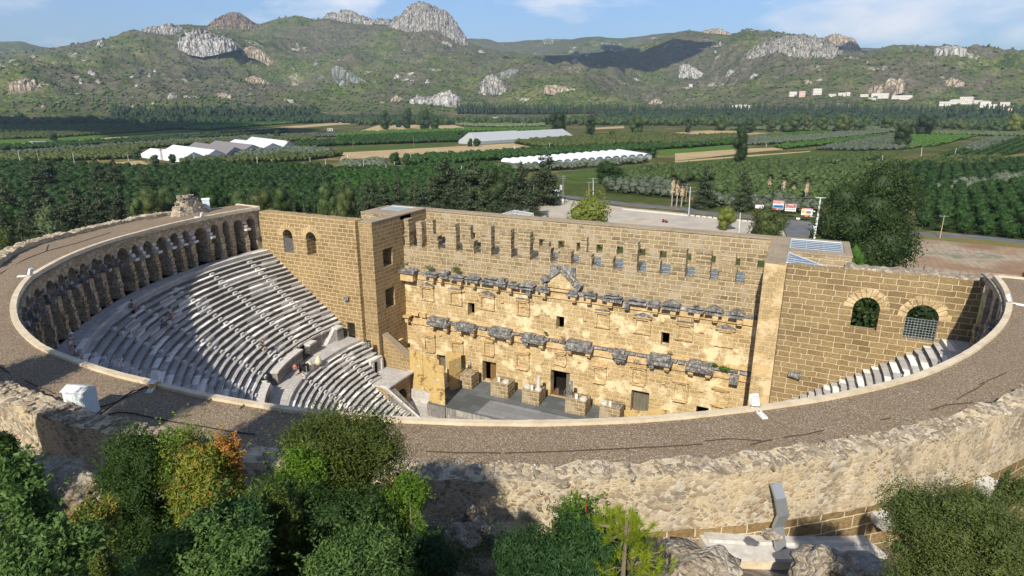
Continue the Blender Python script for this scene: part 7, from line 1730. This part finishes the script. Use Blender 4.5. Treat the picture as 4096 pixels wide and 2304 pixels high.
person(on(44.75,-147.7,18.32),RAD(-147.7)-math.pi/2,'sit','person in black shirt and shorts sitting on the top row hunched forward',blk,khk,hd_,short=True,hands='lap',seat=.48)
person(on(41.6,-150.7,16.3),RAD(-150.7)-math.pi/2,'stand','person in white top and long magenta skirt with hands raised to the face',wht,pnk,hd_,skirt=True,hands='face')
person(on(41.6,-147.3,16.3),RAD(-140)-math.pi/2,'sit','person in blue top and grey headscarf sitting with black skirt',blu,blk,hg_,skirt=True,hands='face',seat=.48)
person(on(45.8,-129.3,19.32),RAD(-175)-math.pi/2,'bend','person in white sun hat bending over beside the left gallery pier',lbl,wht,hd_,short=True,hat=wht,hands='front')
person(on(45.3,-127.4,18.82),RAD(-140)-math.pi/2,'sit','person in pale patterned dress sitting beside the one in a sun hat',lbl,lbl,hd_,skirt=True,short=True,hands='lap',seat=.5)
person(on(33.0,-158.1,10.32),RAD(-100)-math.pi/2,'walk','person in black shirt and black shorts walking down the lower steps',blk,blk,hb_,short=True)
person((-26.9,-10.9,7.0),RAD(-60)-math.pi/2,'walk','person in coral top and dark skirt on the walkway beside the flight case',rdc,nvy,hb_,skirt=True,short=True)
person(on(27.45,-156.6,6.53),RAD(20)-math.pi/2,'crouch','person in white dress stepping down onto the lower seats',wht,wht,hl_,skirt=True,short=True,hands='front',dress=True)
o=thing('backpack','small black backpack on the step beside the seated person in black','backpack',on(44.2,-146.7,18.32),.4); v,f=lump((0,0,.2),(.17,.13,.22),5,.15); raw_mesh('bag',v,f,blk,o,smooth=True); m=MB(); m.tube([(.1,-.12,.35),(.15,-.2,.2),(.1,-.14,.05)],.018,5); m.build('strap',blk,o)
# ---------------------------------------------------------------- foreground: shrubs and stones on the hillside
M['sh_dark']=m_leaf('dark glossy shrub leaves',(.020,.055,.012),(.07,.13,.022),.3,1.2)
M['sh_olive']=m_leaf('olive green shrub leaves',(.035,.062,.010),(.15,.185,.03),.3,1.2)
M['sh_yel']=m_leaf('yellow green sumac leaves',(.10,.16,.02),(.34,.34,.05),.35,1.5,warm=(.55,.16,.04))
M['sh_red']=m_leaf('orange red sumac leaves',(.30,.20,.04),(.50,.20,.06),.35,1.5)
M['sh_pale']=m_leaf('pale silvery shrub leaves',(.030,.080,.014),(.14,.23,.06),.3,1.5)
M['sh_teal']=m_leaf('fine dark shrub leaves',(.018,.055,.018),(.05,.12,.035),.3,1.5)
M['sh_lime']=m_leaf('fresh green leaves',(.07,.16,.015),(.20,.33,.03),.35,1.5)
M['pineN']=m_leaf('young pine needles',(.12,.20,.01),(.35,.42,.03),.35,1.5)
M['darkbush']=m_leaf('right hand shrub leaves',(.055,.085,.020),(.15,.19,.05),.3,1.5)
M['grassy']=m_leaf('dark grass',(.015,.05,.028),(.05,.11,.05),.2,1.5)
def m_boulder():
    g=G('weathered mortar rock'); p=g.pos(); a=g.noise(p,1.3,7,.72); b=g.noise(p,6,5,.75); v=g.vor(p,4.5,'DISTANCE_TO_EDGE')
    c=g.ramp(a,[(.32,(.20,.16,.11)),(.47,(.38,.32,.24)),(.58,(.50,.45,.37)),(.70,(.62,.59,.53))]); c=g.mix(g.ramp(b,[(.53,0),(.68,.6)]),c,(.12,.10,.07)); c=g.mix(g.ramp(v,[(.0,.55),(.05,0)]),c,(.10,.08,.06)); return g.end(c,1.,g.ma('ADD',g.ma('ADD',a,b),g.ma('MULTIPLY',v,2.)),1.,.12,spec=.1)
M['boulder']=m_boulder()
M['twig']=plain('grey twigs',(.20,.16,.12),.9)
def shrub(cx,cy,w,h,t,mat,n,leaf,lab,seed,nl=14,asp=1.4,core=.72,name='shrub',cat='shrub',spiky=0,group=None,dep=.8,shell=.62,up=.3,twigs=6,mat2=None):
    """cx,cy,w,h on the 2576 wide photo; t distance"""
    rs=np.random.RandomState(seed); c=Vector(att(D(cx,cy),t)); k=1.590062*t/FPX; W_=w*k/2; H_=h*k/2
    leaf*=.60 if t>10 else .66; n=int(n*(3.8 if t>10 else 3.0)); nl=int(nl*2.2); core*=.66; spiky=int(spiky*2.6)
    g0=hill_z(c.x,c.y); base=Vector((c.x,c.y,min(g0,c.z-H_*.8)))
    o=thing(name,lab,cat,tuple(base),0,group); L=[]
    for i in range(nl):
        d=rs.normal(size=3); d/=np.linalg.norm(d); r=rs.uniform(.35,.78)
        rr=rs.uniform(.22,.40)
        L.append(((d[0]*W_*r+c.x-base.x,d[1]*W_*dep*r,d[2]*H_*r+c.z-base.z),(W_*rr,W_*dep*rr,H_*rr*(1.1))))
    L.append(((c.x-base.x,0,c.z-base.z),(W_*.55,W_*dep*.5,H_*.6)))
    zc=c.z-base.z-H_*.6
    while zc>.2 and t>10:
        for _ in range(3): a=rs.rand()*6.28; L.append(((math.cos(a)*W_*.45,math.sin(a)*W_*dep*.45,zc),(W_*.38,W_*dep*.38,.55)))
        zc-=.6
    Vs=[];Fs=[];Ts=[]
    V,F,tt=leaves(rs,L,n,leaf,shell,asp,up); F=quads_to_tris(F); T=np.concatenate([tt,tt]); 
    if core:
        oo=len(V); A=[V];B=[F];Tt=[T]
        for i,(cc,r) in enumerate(L):
            v,f=lump(cc,[x*core for x in r],seed+i,.5); A.append(v);B.append(f+oo);Tt.append(rs.rand(len(f))*.35); oo+=len(v)  # lower core tint paints the shade inside the shrub
        V=np.concatenate(A);F=np.concatenate(B);T=np.concatenate(Tt)
    # shoots that stick out of the outline
    if spiky:
        A=[];
        for i in range(spiky):
            cc,r=L[rs.randint(len(L))]; d=rs.normal(size=3); d[2]=abs(d[2])*1.3+.3; d/=np.linalg.norm(d); p0=np.array(cc)+d*np.array(r)*.8; ln=rs.uniform(.25,.8)*min(1,W_)
            m_=14; u=rs.rand(m_)[:,None]; P=p0+d*u*ln+rs.normal(size=(m_,3))*leaf*.9; A.append(P)
        P=np.concatenate(A); n2=len(P); dirn=rs.normal(size=(n2,3)); dirn/=np.linalg.norm(dirn,axis=1)[:,None]; b=np.cross(dirn,rs.normal(size=(n2,3))); b/=np.linalg.norm(b,axis=1)[:,None]
        V2=np.stack([P+dirn*leaf*asp,P+b*leaf*.5,P-dirn*leaf*asp,P-b*leaf*.5],1).reshape(-1,3); F2=quads_to_tris(np.arange(4*n2).reshape(n2,4))+len(V); nf0=len(F); V=np.concatenate([V,V2]); F=np.concatenate([F,F2]); T=np.concatenate([T,np.clip(rs.normal(size=2*n2)*.2+.7,0,1)])
    fo=raw_mesh('foliage',V,F,M[mat],o,col=T)
    if spiky and mat2: fo.data.materials.append(M[mat2]); fo.data.polygons.foreach_set('material_index',(np.arange(len(F))>=nf0).astype(np.int32))
    m=MB(); r_=random.Random(seed)
    for i in range(twigs):
        cc=L[r_.randrange(len(L))][0]; m.tube([(r_.uniform(-.15,.15),r_.uniform(-.15,.15),-.3),(cc[0]*.5,cc[1]*.5,cc[2]*.5),(cc[0],cc[1],cc[2])],[.05,.03,.012],5)
    m.build('stems',M['twig'],o); return o
# right of the parapet shadow: the big bush and its neighbours
shrub(870,1195,500,340,16.0,'sh_olive',24000,.045,'largest foreground bush, dark with sunlit olive green top, in front of the gravel roof',501,16,spiky=170)
shrub(850,1340,600,320,14.0,'sh_dark',24000,.045,'deep green bush filling the shade below the largest bush',502,16,spiky=60)
shrub(760,1200,170,180,14.5,'sh_lime',5000,.045,'bright sunlit green clump on the left side of the largest bush',503,9,spiky=30,core=.5)
shrub(1030,1235,130,90,14.0,'sh_lime',2500,.045,'fresh green sprays at the right edge of the largest bush',504,6,spiky=20,core=.4)
shrub(335,1220,260,280,15.5,'sh_dark',14000,.04,'dark green rounded bush left of the yellow sumac',505,12,spiky=70)
shrub(465,1175,210,210,15.6,'sh_olive',5000,.05,'green bush rising between the dark bush and the orange leaves',506,9,spiky=50,core=.5,mat2='sh_lime')
shrub(525,1230,250,230,15.0,'sh_yel',8000,.055,'yellow and orange sumac shrub in the sunlight',507,11,asp=1.8,spiky=60,core=.45)
shrub(572,1135,90,110,15.2,'sh_red',1800,.05,'small upright clump of orange red sumac leaves',508,6,asp=1.8,spiky=16,core=.3)
shrub(60,1260,190,260,8.0,'sh_pale',2600,.055,'pale broad leaved shrub at the left edge',509,10,asp=1.1,spiky=20,core=.35)
shrub(20,1120,90,110,15.0,'sh_dark',2500,.04,'small dark bush below the parapet at the left edge',510,6)
shrub(110,1400,330,160,7.5,'sh_pale',3800,.05,'pale leaved shrub filling the bottom left corner',511,11,asp=1.2,spiky=20,core=.5)
shrub(520,1400,330,150,9.0,'sh_pale',5500,.045,'silvery leaved shrub at the bottom left of centre',512,12,asp=1.3,spiky=30,core=.55)
shrub(590,1320,220,150,11.5,'sh_teal',6000,.045,'bluish green shrub below the yellow sumac',513,10,asp=1.5,spiky=40,core=.6,mat2='sh_pale')
shrub(880,1420,340,110,9.5,'sh_pale',5000,.042,'silvery green leaves at the bottom edge below the largest bush',514,10,asp=1.3,spiky=24,core=.55)
shrub(700,1290,150,130,12.5,'sh_olive',4000,.042,'small olive green shrub between the sumac and the shaded bush',515,8,spiky=20,core=.5)
shrub(240,1300,130,120,11.5,'sh_olive',2200,.045,'thin yellowish shrub among the dry stems at left',516,8,spiky=24,core=.3,mat2='sh_yel')
shrub(1080,1400,180,150,13.5,'sh_teal',6000,.04,'dark low shrub at the right foot of the shaded bush',517,9,spiky=20)
shrub(1330,1390,210,170,13.0,'sh_teal',8000,.04,'dark feathery shrub left of the fern leaved one',518,10,spiky=24)
shrub(1480,1380,300,180,12.0,'sh_teal',11000,.045,'fern leaved green shrub at the bottom centre right',519,12,asp=2.0,spiky=70,mat2='sh_dark')
shrub(1450,1290,110,60,13.0,'sh_lime',1500,.04,'sunlit tips of the feathery shrub below the parapet shadow',520,6,asp=2.,spiky=12,core=.3)
shrub(2400,1335,370,310,13.5,'darkbush',26000,.035,'large upright olive green bush in the bottom right corner',521,18,asp=1.3,spiky=260,up=.8)
shrub(2540,1240,90,150,15.0,'darkbush',3000,.04,'smaller bush behind the large one at the right edge',522,7,spiky=20)
# sapling with a red stem
def sapling(cx,yb,yt,t,lab,seed):
    b=Vector(att(D(cx,yb),t)); tp=Vector(att(D(cx+3,yt),t)); o=thing('sapling',lab,'sapling',tuple(b)); h=tp-b
    MB().tube([(0,0,0),h*.6,h],[.02,.015,.006],5).build('stem',M['redp'] if seed==1 else M['twig'],o); rs=np.random.RandomState(seed); P=[]
    for i in range(16):
        u=.35+.65*rs.rand(); d=rs.normal(size=3); d[2]*=.3; d/=np.linalg.norm(d)
        for j in range(8): P.append(np.array(h)*u+d*(.05+.045*j)+rs.normal(size=3)*.008)
    P=np.array(P); n=len(P); a=rs.normal(size=(n,3)); a/=np.linalg.norm(a,axis=1)[:,None]; b_=np.cross(a,rs.normal(size=(n,3))); b_/=np.linalg.norm(b_,axis=1)[:,None]
    V=np.stack([P+a*.06,P+b_*.022,P-a*.06,P-b_*.022],1).reshape(-1,3); raw_mesh('leaves',V,quads_to_tris(np.arange(4*n).reshape(n,4)),M['sh_lime'],o,col=np.full(2*n,.6))
sapling(1472,1330,1255,12.0,'slender sapling with a red stem in front of the parapet wall',1)
# young pine with long bright needles
def pine(cx,cy,w,h,t,lab,seed):
    rs=np.random.RandomState(seed); c=Vector(att(D(cx,cy),t)); k=1.590062*t/FPX; W_,H_=w*k/2,h*k/2; g0=hill_z(c.x,c.y); base=Vector((c.x,c.y,min(g0,c.z-H_))); o=thing('young_pine',lab,'pine tree',tuple(base)); Z=c.z-base.z
    V=[];T=[]; m=MB(); m.tube([(0,0,-.3),(0,0,Z+H_*.6)],[.07,.03],6)
    for i in range(90):
        d=rs.normal(size=3); d/=np.linalg.norm(d); d[2]=abs(d[2])*.8 if rs.rand()<.75 else d[2]; p=np.array([d[0]*W_,d[1]*W_,d[2]*H_])*rs.uniform(.3,.95)+np.array([0,0,Z]); ax=d*.6+np.array([0,0,.8]); ax/=np.linalg.norm(ax)
        if i%3==0: m.tube([(0,0,Z-H_*.5),tuple(p*.6+np.array([0,0,Z*.4])),tuple(p)],[.025,.015,.008],4)
        for j in range(46):
            e=ax+rs.normal(size=3)*.55; e/=np.linalg.norm(e); q0=p+ax*rs.uniform(-.06,.06); q1=q0+e*rs.uniform(.10,.20); s_=np.cross(e,rs.normal(size=3)); s_/=np.linalg.norm(s_); V+=[q0-s_*.0045,q0+s_*.0045,q1]; T.append(np.clip(.35+.5*rs.rand()+.3*d[2],0,1))
    V=np.array(V); raw_mesh('needles',V,np.arange(len(V)).reshape(-1,3),M['pineN'],o,col=T); m.build('trunk',M['twig'],o)
pine(1575,1335,170,90,11.0,'young pine with bright yellow green needles left of the pale platform',3)
pine(1590,1410,220,110,11.5,'darker lower branches of a second young pine at the bottom edge',4)
# grasses and dry stems in the shade
def tuft_field(cx,cy,w,h,t,n,mat,lab,seed,ln=.35):
    rs=np.random.RandomState(seed); P=[]
    for i in range(n):
        x=cx+(rs.rand()-.5)*w; y=cy+(rs.rand()-.5)*h; r=ray(D(x,y)); 
        tt=t
        for _ in range(30):
            p=att(D(x,y),tt); 
            if p[2]-hill_z(p[0],p[1])<.05: break
            tt+=.35
        P.append((p[0],p[1],hill_z(p[0],p[1])))
    P=np.array(P); e=rs.normal(size=(n,3))*.5+np.array([0,0,.9]); e/=np.linalg.norm(e,axis=1)[:,None]; s_=np.cross(e,rs.normal(size=(n,3))); s_/=np.linalg.norm(s_,axis=1)[:,None]; L_=ln*rs.uniform(.5,1.3,n)[:,None]
    V=np.stack([P-s_*.006,P+s_*.006,P+e*L_],1).reshape(-1,3); o=raw_mesh('grass',V,np.arange(3*n).reshape(n,3),M[mat],col=rs.rand(n)); return tag(o,lab,'grass',kind='stuff')
tuft_field(420,1390,520,110,4,9000,'grassy','dark bluish green grass at the bottom left',601,.45)
tuft_field(230,1290,260,190,8,3500,'dry','dry brown stems on the shaded slope at the left',602,.4)
tuft_field(1200,1370,260,150,8,1800,'dry','dry stems on the shaded rubble slope',603,.35)
# masonry at the foot of the outer wall
def zat(t): return itp(t,[-70,-58,-56,-48,-40],[24.9,24.5,24.35,22.95,22.2])
plf=thing('white_platform','long pale marble step platform at the foot of the outer wall','platform')
a0,a1=-56.2,-47.2
m=MB(); m.ring(lambda t:[(51.9,zat(t)),(53.25,zat(t)-.02),(53.25,zat(t)-.18),(51.9,zat(t)-.18)],[a0+(a1-a0)*i/14 for i in range(15)]); m.ring(lambda t:[(51.9,zat(t)+.14),(52.45,zat(t)+.14),(52.5,zat(t)+.01),(51.9,zat(t)+.01)],[a0+.2+(a1-a0-.4)*i/14 for i in range(15)]); m.build('marble_slabs',M['white'],plf,curved=52)
m=MB(); m.ring(lambda t:[(51.9,zat(t)-.19),(53.15,zat(t)-.19),(53.15,zat(t)-1.2),(51.9,zat(t)-1.2)],[a0+(a1-a0-2.5)*i/14 for i in range(15)]); m.build('rendered_front',M['curb'],plf,curved=52)
ls=thing('speckled_ledge','grey speckled mortar ledge left of the pale platform','ledge'); m=MB(); m.ring(lambda t:[(51.8,zat(t)-.1),(53.6,zat(t)-.25+.1*mnoise.noise((t,0,0))),(53.7,zat(t)-1.3),(51.8,zat(t)-1.3)],[-64+7.6*i/20 for i in range(21)]); m.build('mortar_top',M['boulder'],ls,curved=52)
def socket(t,r,z,lab,s=1.):
    o=thing('stone_socket',lab,'stone block',pol(r,t,z),RAD(t),'projecting mast sockets on the outer wall'); m=MB(); w=.42*s; i_=.15*s
    m.add([(-.3,-w,0),(.95*s,-w,0),(.95*s,w,0),(-.3,w,0),(.25,-i_,0),(.65*s,-i_,0),(.65*s,i_,0),(.25,i_,0),(-.3,-w*.8,-.5*s),(.6*s,-w*.8,-.5*s),(.6*s,w*.8,-.5*s),(-.3,w*.8,-.5*s),(.25,-i_,-.25),(.65*s,-i_,-.25),(.65*s,i_,-.25),(.25,i_,-.25)],[(0,1,5,4),(1,2,6,5),(2,3,7,6),(3,0,4,7),(0,8,9,1),(1,9,10,2),(2,10,11,3),(3,11,8,0),(11,10,9,8),(4,5,13,12),(5,6,14,13),(6,7,15,14),(7,4,12,15),(12,13,14,15)]); m.build('block',M['white'],o); return o
v=atz(q(8,1510,1010),24.0); socket(-46.6,52.1,24.1,'pale square stone socket jutting from the wall left of the right bush',1.0)
socket(-39.3,52.3,24.2,'larger pale stone socket near the right edge',1.2)
o=thing('metal_chute','tall grey sheet metal rain chute leaning against the outer wall','rain chute'); m=MB(); pr_=[(8,700,745,26.75,52.25),(8,708,830,26.25,52.6),(8,708,930,25.5,52.7),(8,700,1040,24.9,52.6),(8,675,1150,24.05,52.9)]
ct=[]
for i,x,y,z,r in pr_:
    w=atz(q(i,x,y),z); t=math.degrees(math.atan2(w[1],w[0])); ct.append(Vector(pol(r,t,z)))
tt=math.radians(-52.8); sx=Vector((-math.sin(tt),math.cos(tt),0)); nx=Vector((math.cos(tt),math.sin(tt),0)); n=len(ct); hw=.23
vs=[]
for p in ct: vs+=[p-sx*hw,p-sx*hw+nx*.14,p+sx*hw+nx*.14,p+sx*hw]
m.add([tuple(x) for x in vs],[(i*4+k,i*4+k+1,(i+1)*4+k+1,(i+1)*4+k) for i in range(n-1) for k in range(3)]); m.build('chute',M['steel'],o); m=MB(); m.add([tuple(ct[0]-sx*hw+nx*.15),tuple(ct[0]-sx*(hw-.12)+nx*.16),tuple(ct[0]-sx*(hw-.1)+nx*.16-Vector((0,0,.28)))],[(0,1,2)]); m.build('torn_edge',M['blacksteel'],o,fix=False)
def boulder(px,t,s,lab,seed,mat='bank',sc=(1,1,.7),group='boulders at the foot of the outer wall'):
    p=att(D(*px),t); g0=hill_z(p[0],p[1]); v,f=ico(4); k=np.array([1+.42*mnoise.fractal((a[0]*1.3+seed,a[1]*1.3,a[2]*1.3),1.,2.,5) for a in v]); V=v*k[:,None]*np.array(sc)*s
    o=raw_mesh('boulder',V,f,M[mat],smooth=True); o.location=(p[0],p[1],p[2]); tag(o,lab,'boulder',group); return o
boulder((2065,1432),20,.85,'big round eroded mortar boulder right of the pale platform front',1,'boulder',(1.15,.9,.75)); boulder((2185,1440),19,.75,'second eroded boulder touching the big round one',2,'boulder',(1.3,.8,.55)); boulder((1770,1432),18.5,.95,'dark grey lumpy rock with embedded stones left of the boulders',3,'boulder',(1.3,.9,.6)); boulder((1210,1330),19.5,.28,'pale angular stone among the rubble below the parapet shadow',4,'boulder',(1,.6,.9)); boulder((1185,1300),20,.35,'grey angular stone beside the pale one in the rubble',5,'boulder',(.7,.6,1.2)); boulder((1160,1350),19,.5,'rounded brown stone at the left of the rubble',6,'boulder'); boulder((180,1230),17,.9,'mass of old mortar and stones below the parapet at left',7,'boulder',(2.2,.8,.7)); boulder((90,1190),18,.8,'second mass of old mortar under the parapet at far left',8,'boulder',(1.6,.8,.5)); boulder((1940,1345),19.2,.22,'small carved stone lying on the pale platform',9,'boulder',(1.4,.7,.7))
MB_=thing('rubble_bank','low bank of old mortared rubble along the foot of the parapet left of the platform','rubble bank'); m=MB()
m.ring(lambda t:[(51.6,25.6+.15*mnoise.noise((t*.8,0,0))),(52.6+.2*mnoise.noise((t*.7,1,0)),25.35+.2*mnoise.noise((t*.9,3,0))),(53.6+.3*mnoise.noise((t*.6,5,0)),24.3),(51.6,23.5)],[-99+35*i/120 for i in range(121)]); m.build('mortar_mass',M['boulder'],MB_,curved=52)

# undergrowth covering the shaded slope, and trees of the hill just left of the view
def undergrowth(x0,x1,y0,y1,n,mat,lab,seed,leaf=.03,hgt=.7,t0=5):
    rs=np.random.RandomState(seed); X=[];
    a=[att(D(x0,y1),t0),att(D(x1,y1),t0)]
    m_=int(n*.02); P=[]
    for i in range(m_):
        px=D(rs.uniform(x0,x1),rs.uniform(y0,y1)); tt=t0
        for _ in range(60):
            p=att(px,tt)
            if p[2]-hill_z(p[0],p[1])<.1: break
            tt+=.25
        P.append((p[0],p[1],hill_z(p[0],p[1]),.35+.9*rs.rand()))
    P=np.array(P); k=int(n/m_); idx=np.repeat(np.arange(m_),k); d=rs.normal(size=(len(idx),3))*np.array([.30,.30,.28]); Q_=P[idx,:3]+d; Q_[:,2]+=P[idx,3]*hgt*.5
    n2=len(Q_); a_=rs.normal(size=(n2,3)); a_[:,2]*=.5; a_/=np.linalg.norm(a_,axis=1)[:,None]; b_=np.cross(a_,rs.normal(size=(n2,3))); b_/=np.linalg.norm(b_,axis=1)[:,None]; s_=leaf*rs.uniform(.6,1.3,n2)[:,None]
    V=np.stack([Q_+a_*s_*1.3,Q_+b_*s_*.5,Q_-a_*s_*1.3,Q_-b_*s_*.5],1).reshape(-1,3)
    o=raw_mesh('undergrowth',V,np.arange(4*n2).reshape(n2,4),M[mat],col=np.clip(.45+.25*rs.normal(size=n2),0,1)); return tag(o,lab,'undergrowth',kind='stuff')
undergrowth(-20,1180,1290,1449,70000,'sh_dark','dense dark green undergrowth along the bottom left of the slope',701,.03,.9,5)
undergrowth(60,480,1190,1330,16000,'sh_teal','sparse dark undergrowth below the old mortar at the left',702,.028,.6,9)
undergrowth(1050,1700,1330,1449,26000,'sh_teal','dark undergrowth at the bottom between the bushes and the boulders',703,.028,.7,8)
undergrowth(2180,2600,1380,1449,9000,'sh_dark','green undergrowth below the right hand bush',704,.028,.7,8)
for k,(x,y,h,w) in enumerate([(-5.5,-61.5,11,7),(4.5,-64.5,11,6.5),(13.5,-69.5,10,6.5)]):
    tree('round',x,y,hill_z(x,y)-.2,h,w,800+k,'leafy tree on the hillside just left of the view','trees on the viewing hill',nf=6000,mat='sh_dark',leaf=.12)
# ---------------------------------------------------------------- camera, sun, sky
cam=bpy.data.cameras.new('camera'); co=bpy.data.objects.new('camera',cam); C.objects.link(co)
cam.sensor_width=36; cam.lens=36*FPX/4096; cam.clip_start=.1; cam.clip_end=60000
co.location=(CX,CY,CZ); co.rotation_euler=(math.pi/2-PITCH,0,YAW)
bpy.context.scene.camera=co
sd=Vector((.12,-1,.82)).normalized()
sun=bpy.data.lights.new('sun','SUN'); so=bpy.data.objects.new('sun',sun); C.objects.link(so)
sun.energy=5.0; sun.angle=RAD(.5); sun.color=(1,.92,.78)
so.rotation_euler=(-sd).to_track_quat('-Z','Y').to_euler()
W=bpy.data.worlds.new('World'); bpy.context.scene.world=W; W.use_nodes=True; nt=W.node_tree; nt.nodes.clear()
def wn(ty,**k):
    n=nt.nodes.new('ShaderNode'+ty)
    for a,b in k.items(): setattr(n,a,b)
    return n
sky=wn('TexSky',sky_type='NISHITA'); sky.sun_disc=False; sky.sun_elevation=math.asin(sd.z); sky.sun_rotation=math.atan2(sd.x,sd.y); sky.air_density=1.3; sky.dust_density=1.5; sky.ozone_density=1.5
tc=wn('TexCoord'); mp=wn('Mapping'); mp.inputs['Scale'].default_value=(1.,1.,3.2)
nt.links.new(tc.outputs['Generated'],mp.inputs[0])
n1=wn('TexNoise'); n1.inputs['Scale'].default_value=4.2; n1.inputs['Detail'].default_value=7; n1.inputs['Roughness'].default_value=.52; n1.inputs['Distortion'].default_value=.25
nt.links.new(mp.outputs[0],n1.inputs['Vector'])
cr=wn('ValToRGB'); e=cr.color_ramp.elements; e[0].position=.47; e[0].color=(0,0,0,1); e[1].position=.63; e[1].color=(1,1,1,1)
nt.links.new(n1.outputs['Fac'],cr.inputs[0])
sx=wn('SeparateXYZ'); nt.links.new(tc.outputs['Generated'],sx.inputs[0]); lowr=wn('ValToRGB'); le=lowr.color_ramp.elements; le[0].position=.12; le[0].color=(1,1,1,1); le[1].position=.42; le[1].color=(.16,.16,.16,1); nt.links.new(sx.outputs[2],lowr.inputs[0]); cm=wn('Math',operation='MULTIPLY'); nt.links.new(cr.outputs[0],cm.inputs[0]); nt.links.new(lowr.outputs[0],cm.inputs[1])
mx=wn('Mix',data_type='RGBA'); nt.links.new(cm.outputs[0],mx.inputs[0]); mul=wn('Mix',data_type='RGBA')
mul.blend_type='MULTIPLY'; mul.inputs[0].default_value=1; mul.inputs[7].default_value=(.074,.097,.142,1)
lm=wn('Mix',data_type='RGBA'); lm.blend_type='MULTIPLY'; lm.inputs[0].default_value=1; lr2=wn('ValToRGB'); l2=lr2.color_ramp.elements; l2[0].position=.10; l2[0].color=(1,1,1,1); l2[1].position=.5; l2[1].color=(.5,.5,.5,1); nt.links.new(sx.outputs[2],lr2.inputs[0]); nt.links.new(sky.outputs[0],lm.inputs[6]); nt.links.new(lr2.outputs[0],lm.inputs[7]); nt.links.new(lm.outputs[2],mul.inputs[6]); nt.links.new(mul.outputs[2],mx.inputs[6]); mx.inputs[7].default_value=(.88,.90,.94,1)
bg=wn('Background'); bg.inputs[1].default_value=1.0; nt.links.new(mx.outputs[2],bg.inputs[0])
wo=wn('OutputWorld'); nt.links.new(bg.outputs[0],wo.inputs[0])
vs_=bpy.context.scene.view_settings; vs_.view_transform='Standard'; vs_.look='None'; vs_.gamma=1; vs_.exposure=.42; vs_.use_curve_mapping=False

# air: one closed box of pale even haze round everything but the sky
hz=bpy.data.materials.new('haze air'); hz.use_nodes=True; t_=hz.node_tree; t_.nodes.clear(); o_=t_.nodes.new('ShaderNodeOutputMaterial'); v_=t_.nodes.new('ShaderNodeVolumePrincipled'); v_.inputs['Color'].default_value=(.62,.78,1.,1); v_.inputs['Density'].default_value=7e-5; v_.inputs['Anisotropy'].default_value=.2; t_.links.new(v_.outputs[0],o_.inputs['Volume'])
hb=MB().box(-9800,9800,-1700,9800,-5.5,1150).build('haze',hz,None); tag(hb,kind='stuff')

# clouds drifting above the valley; their shadows lie on the far slopes and fields
def cloud(tx,ty,tz_,k,w,d,seed,lab):
    rs=np.random.RandomState(seed); c=Vector((tx+.12*k,ty-k,tz_+.82*k)); Vs=[];Fs=[];o=0
    for i in range(16):
        p=((rs.rand()-.5)*w*.8,(rs.rand()-.5)*d*.8,rs.rand()*40); v,f=lump(p,(w*rs.uniform(.14,.26),d*rs.uniform(.16,.28),rs.uniform(30,60)),seed+i,.35); Vs.append(v);Fs.append(f+o);o+=len(v)
    ob=raw_mesh('clouds',np.concatenate(Vs),np.concatenate(Fs),plain('cloud white',(.8,.8,.8),1.),smooth=True); ob.location=c; tag(ob,kind='structure')
def aim(px,d):
    r=ray(D(*px)); h=math.hypot(r[0],r[1]); return CX+r[0]/h*d,CY+r[1]/h*d
x_,y_=aim((1540,150),4000); cloud(x_,y_,330,1500,1150,1100,1,'a')
x_,y_=aim((250,150),1500); cloud(x_,y_,0,1750,1100,420,2,'b')
x_,y_=aim((2150,110),4300); cloud(x_,y_,450,1400,500,500,3,'c')
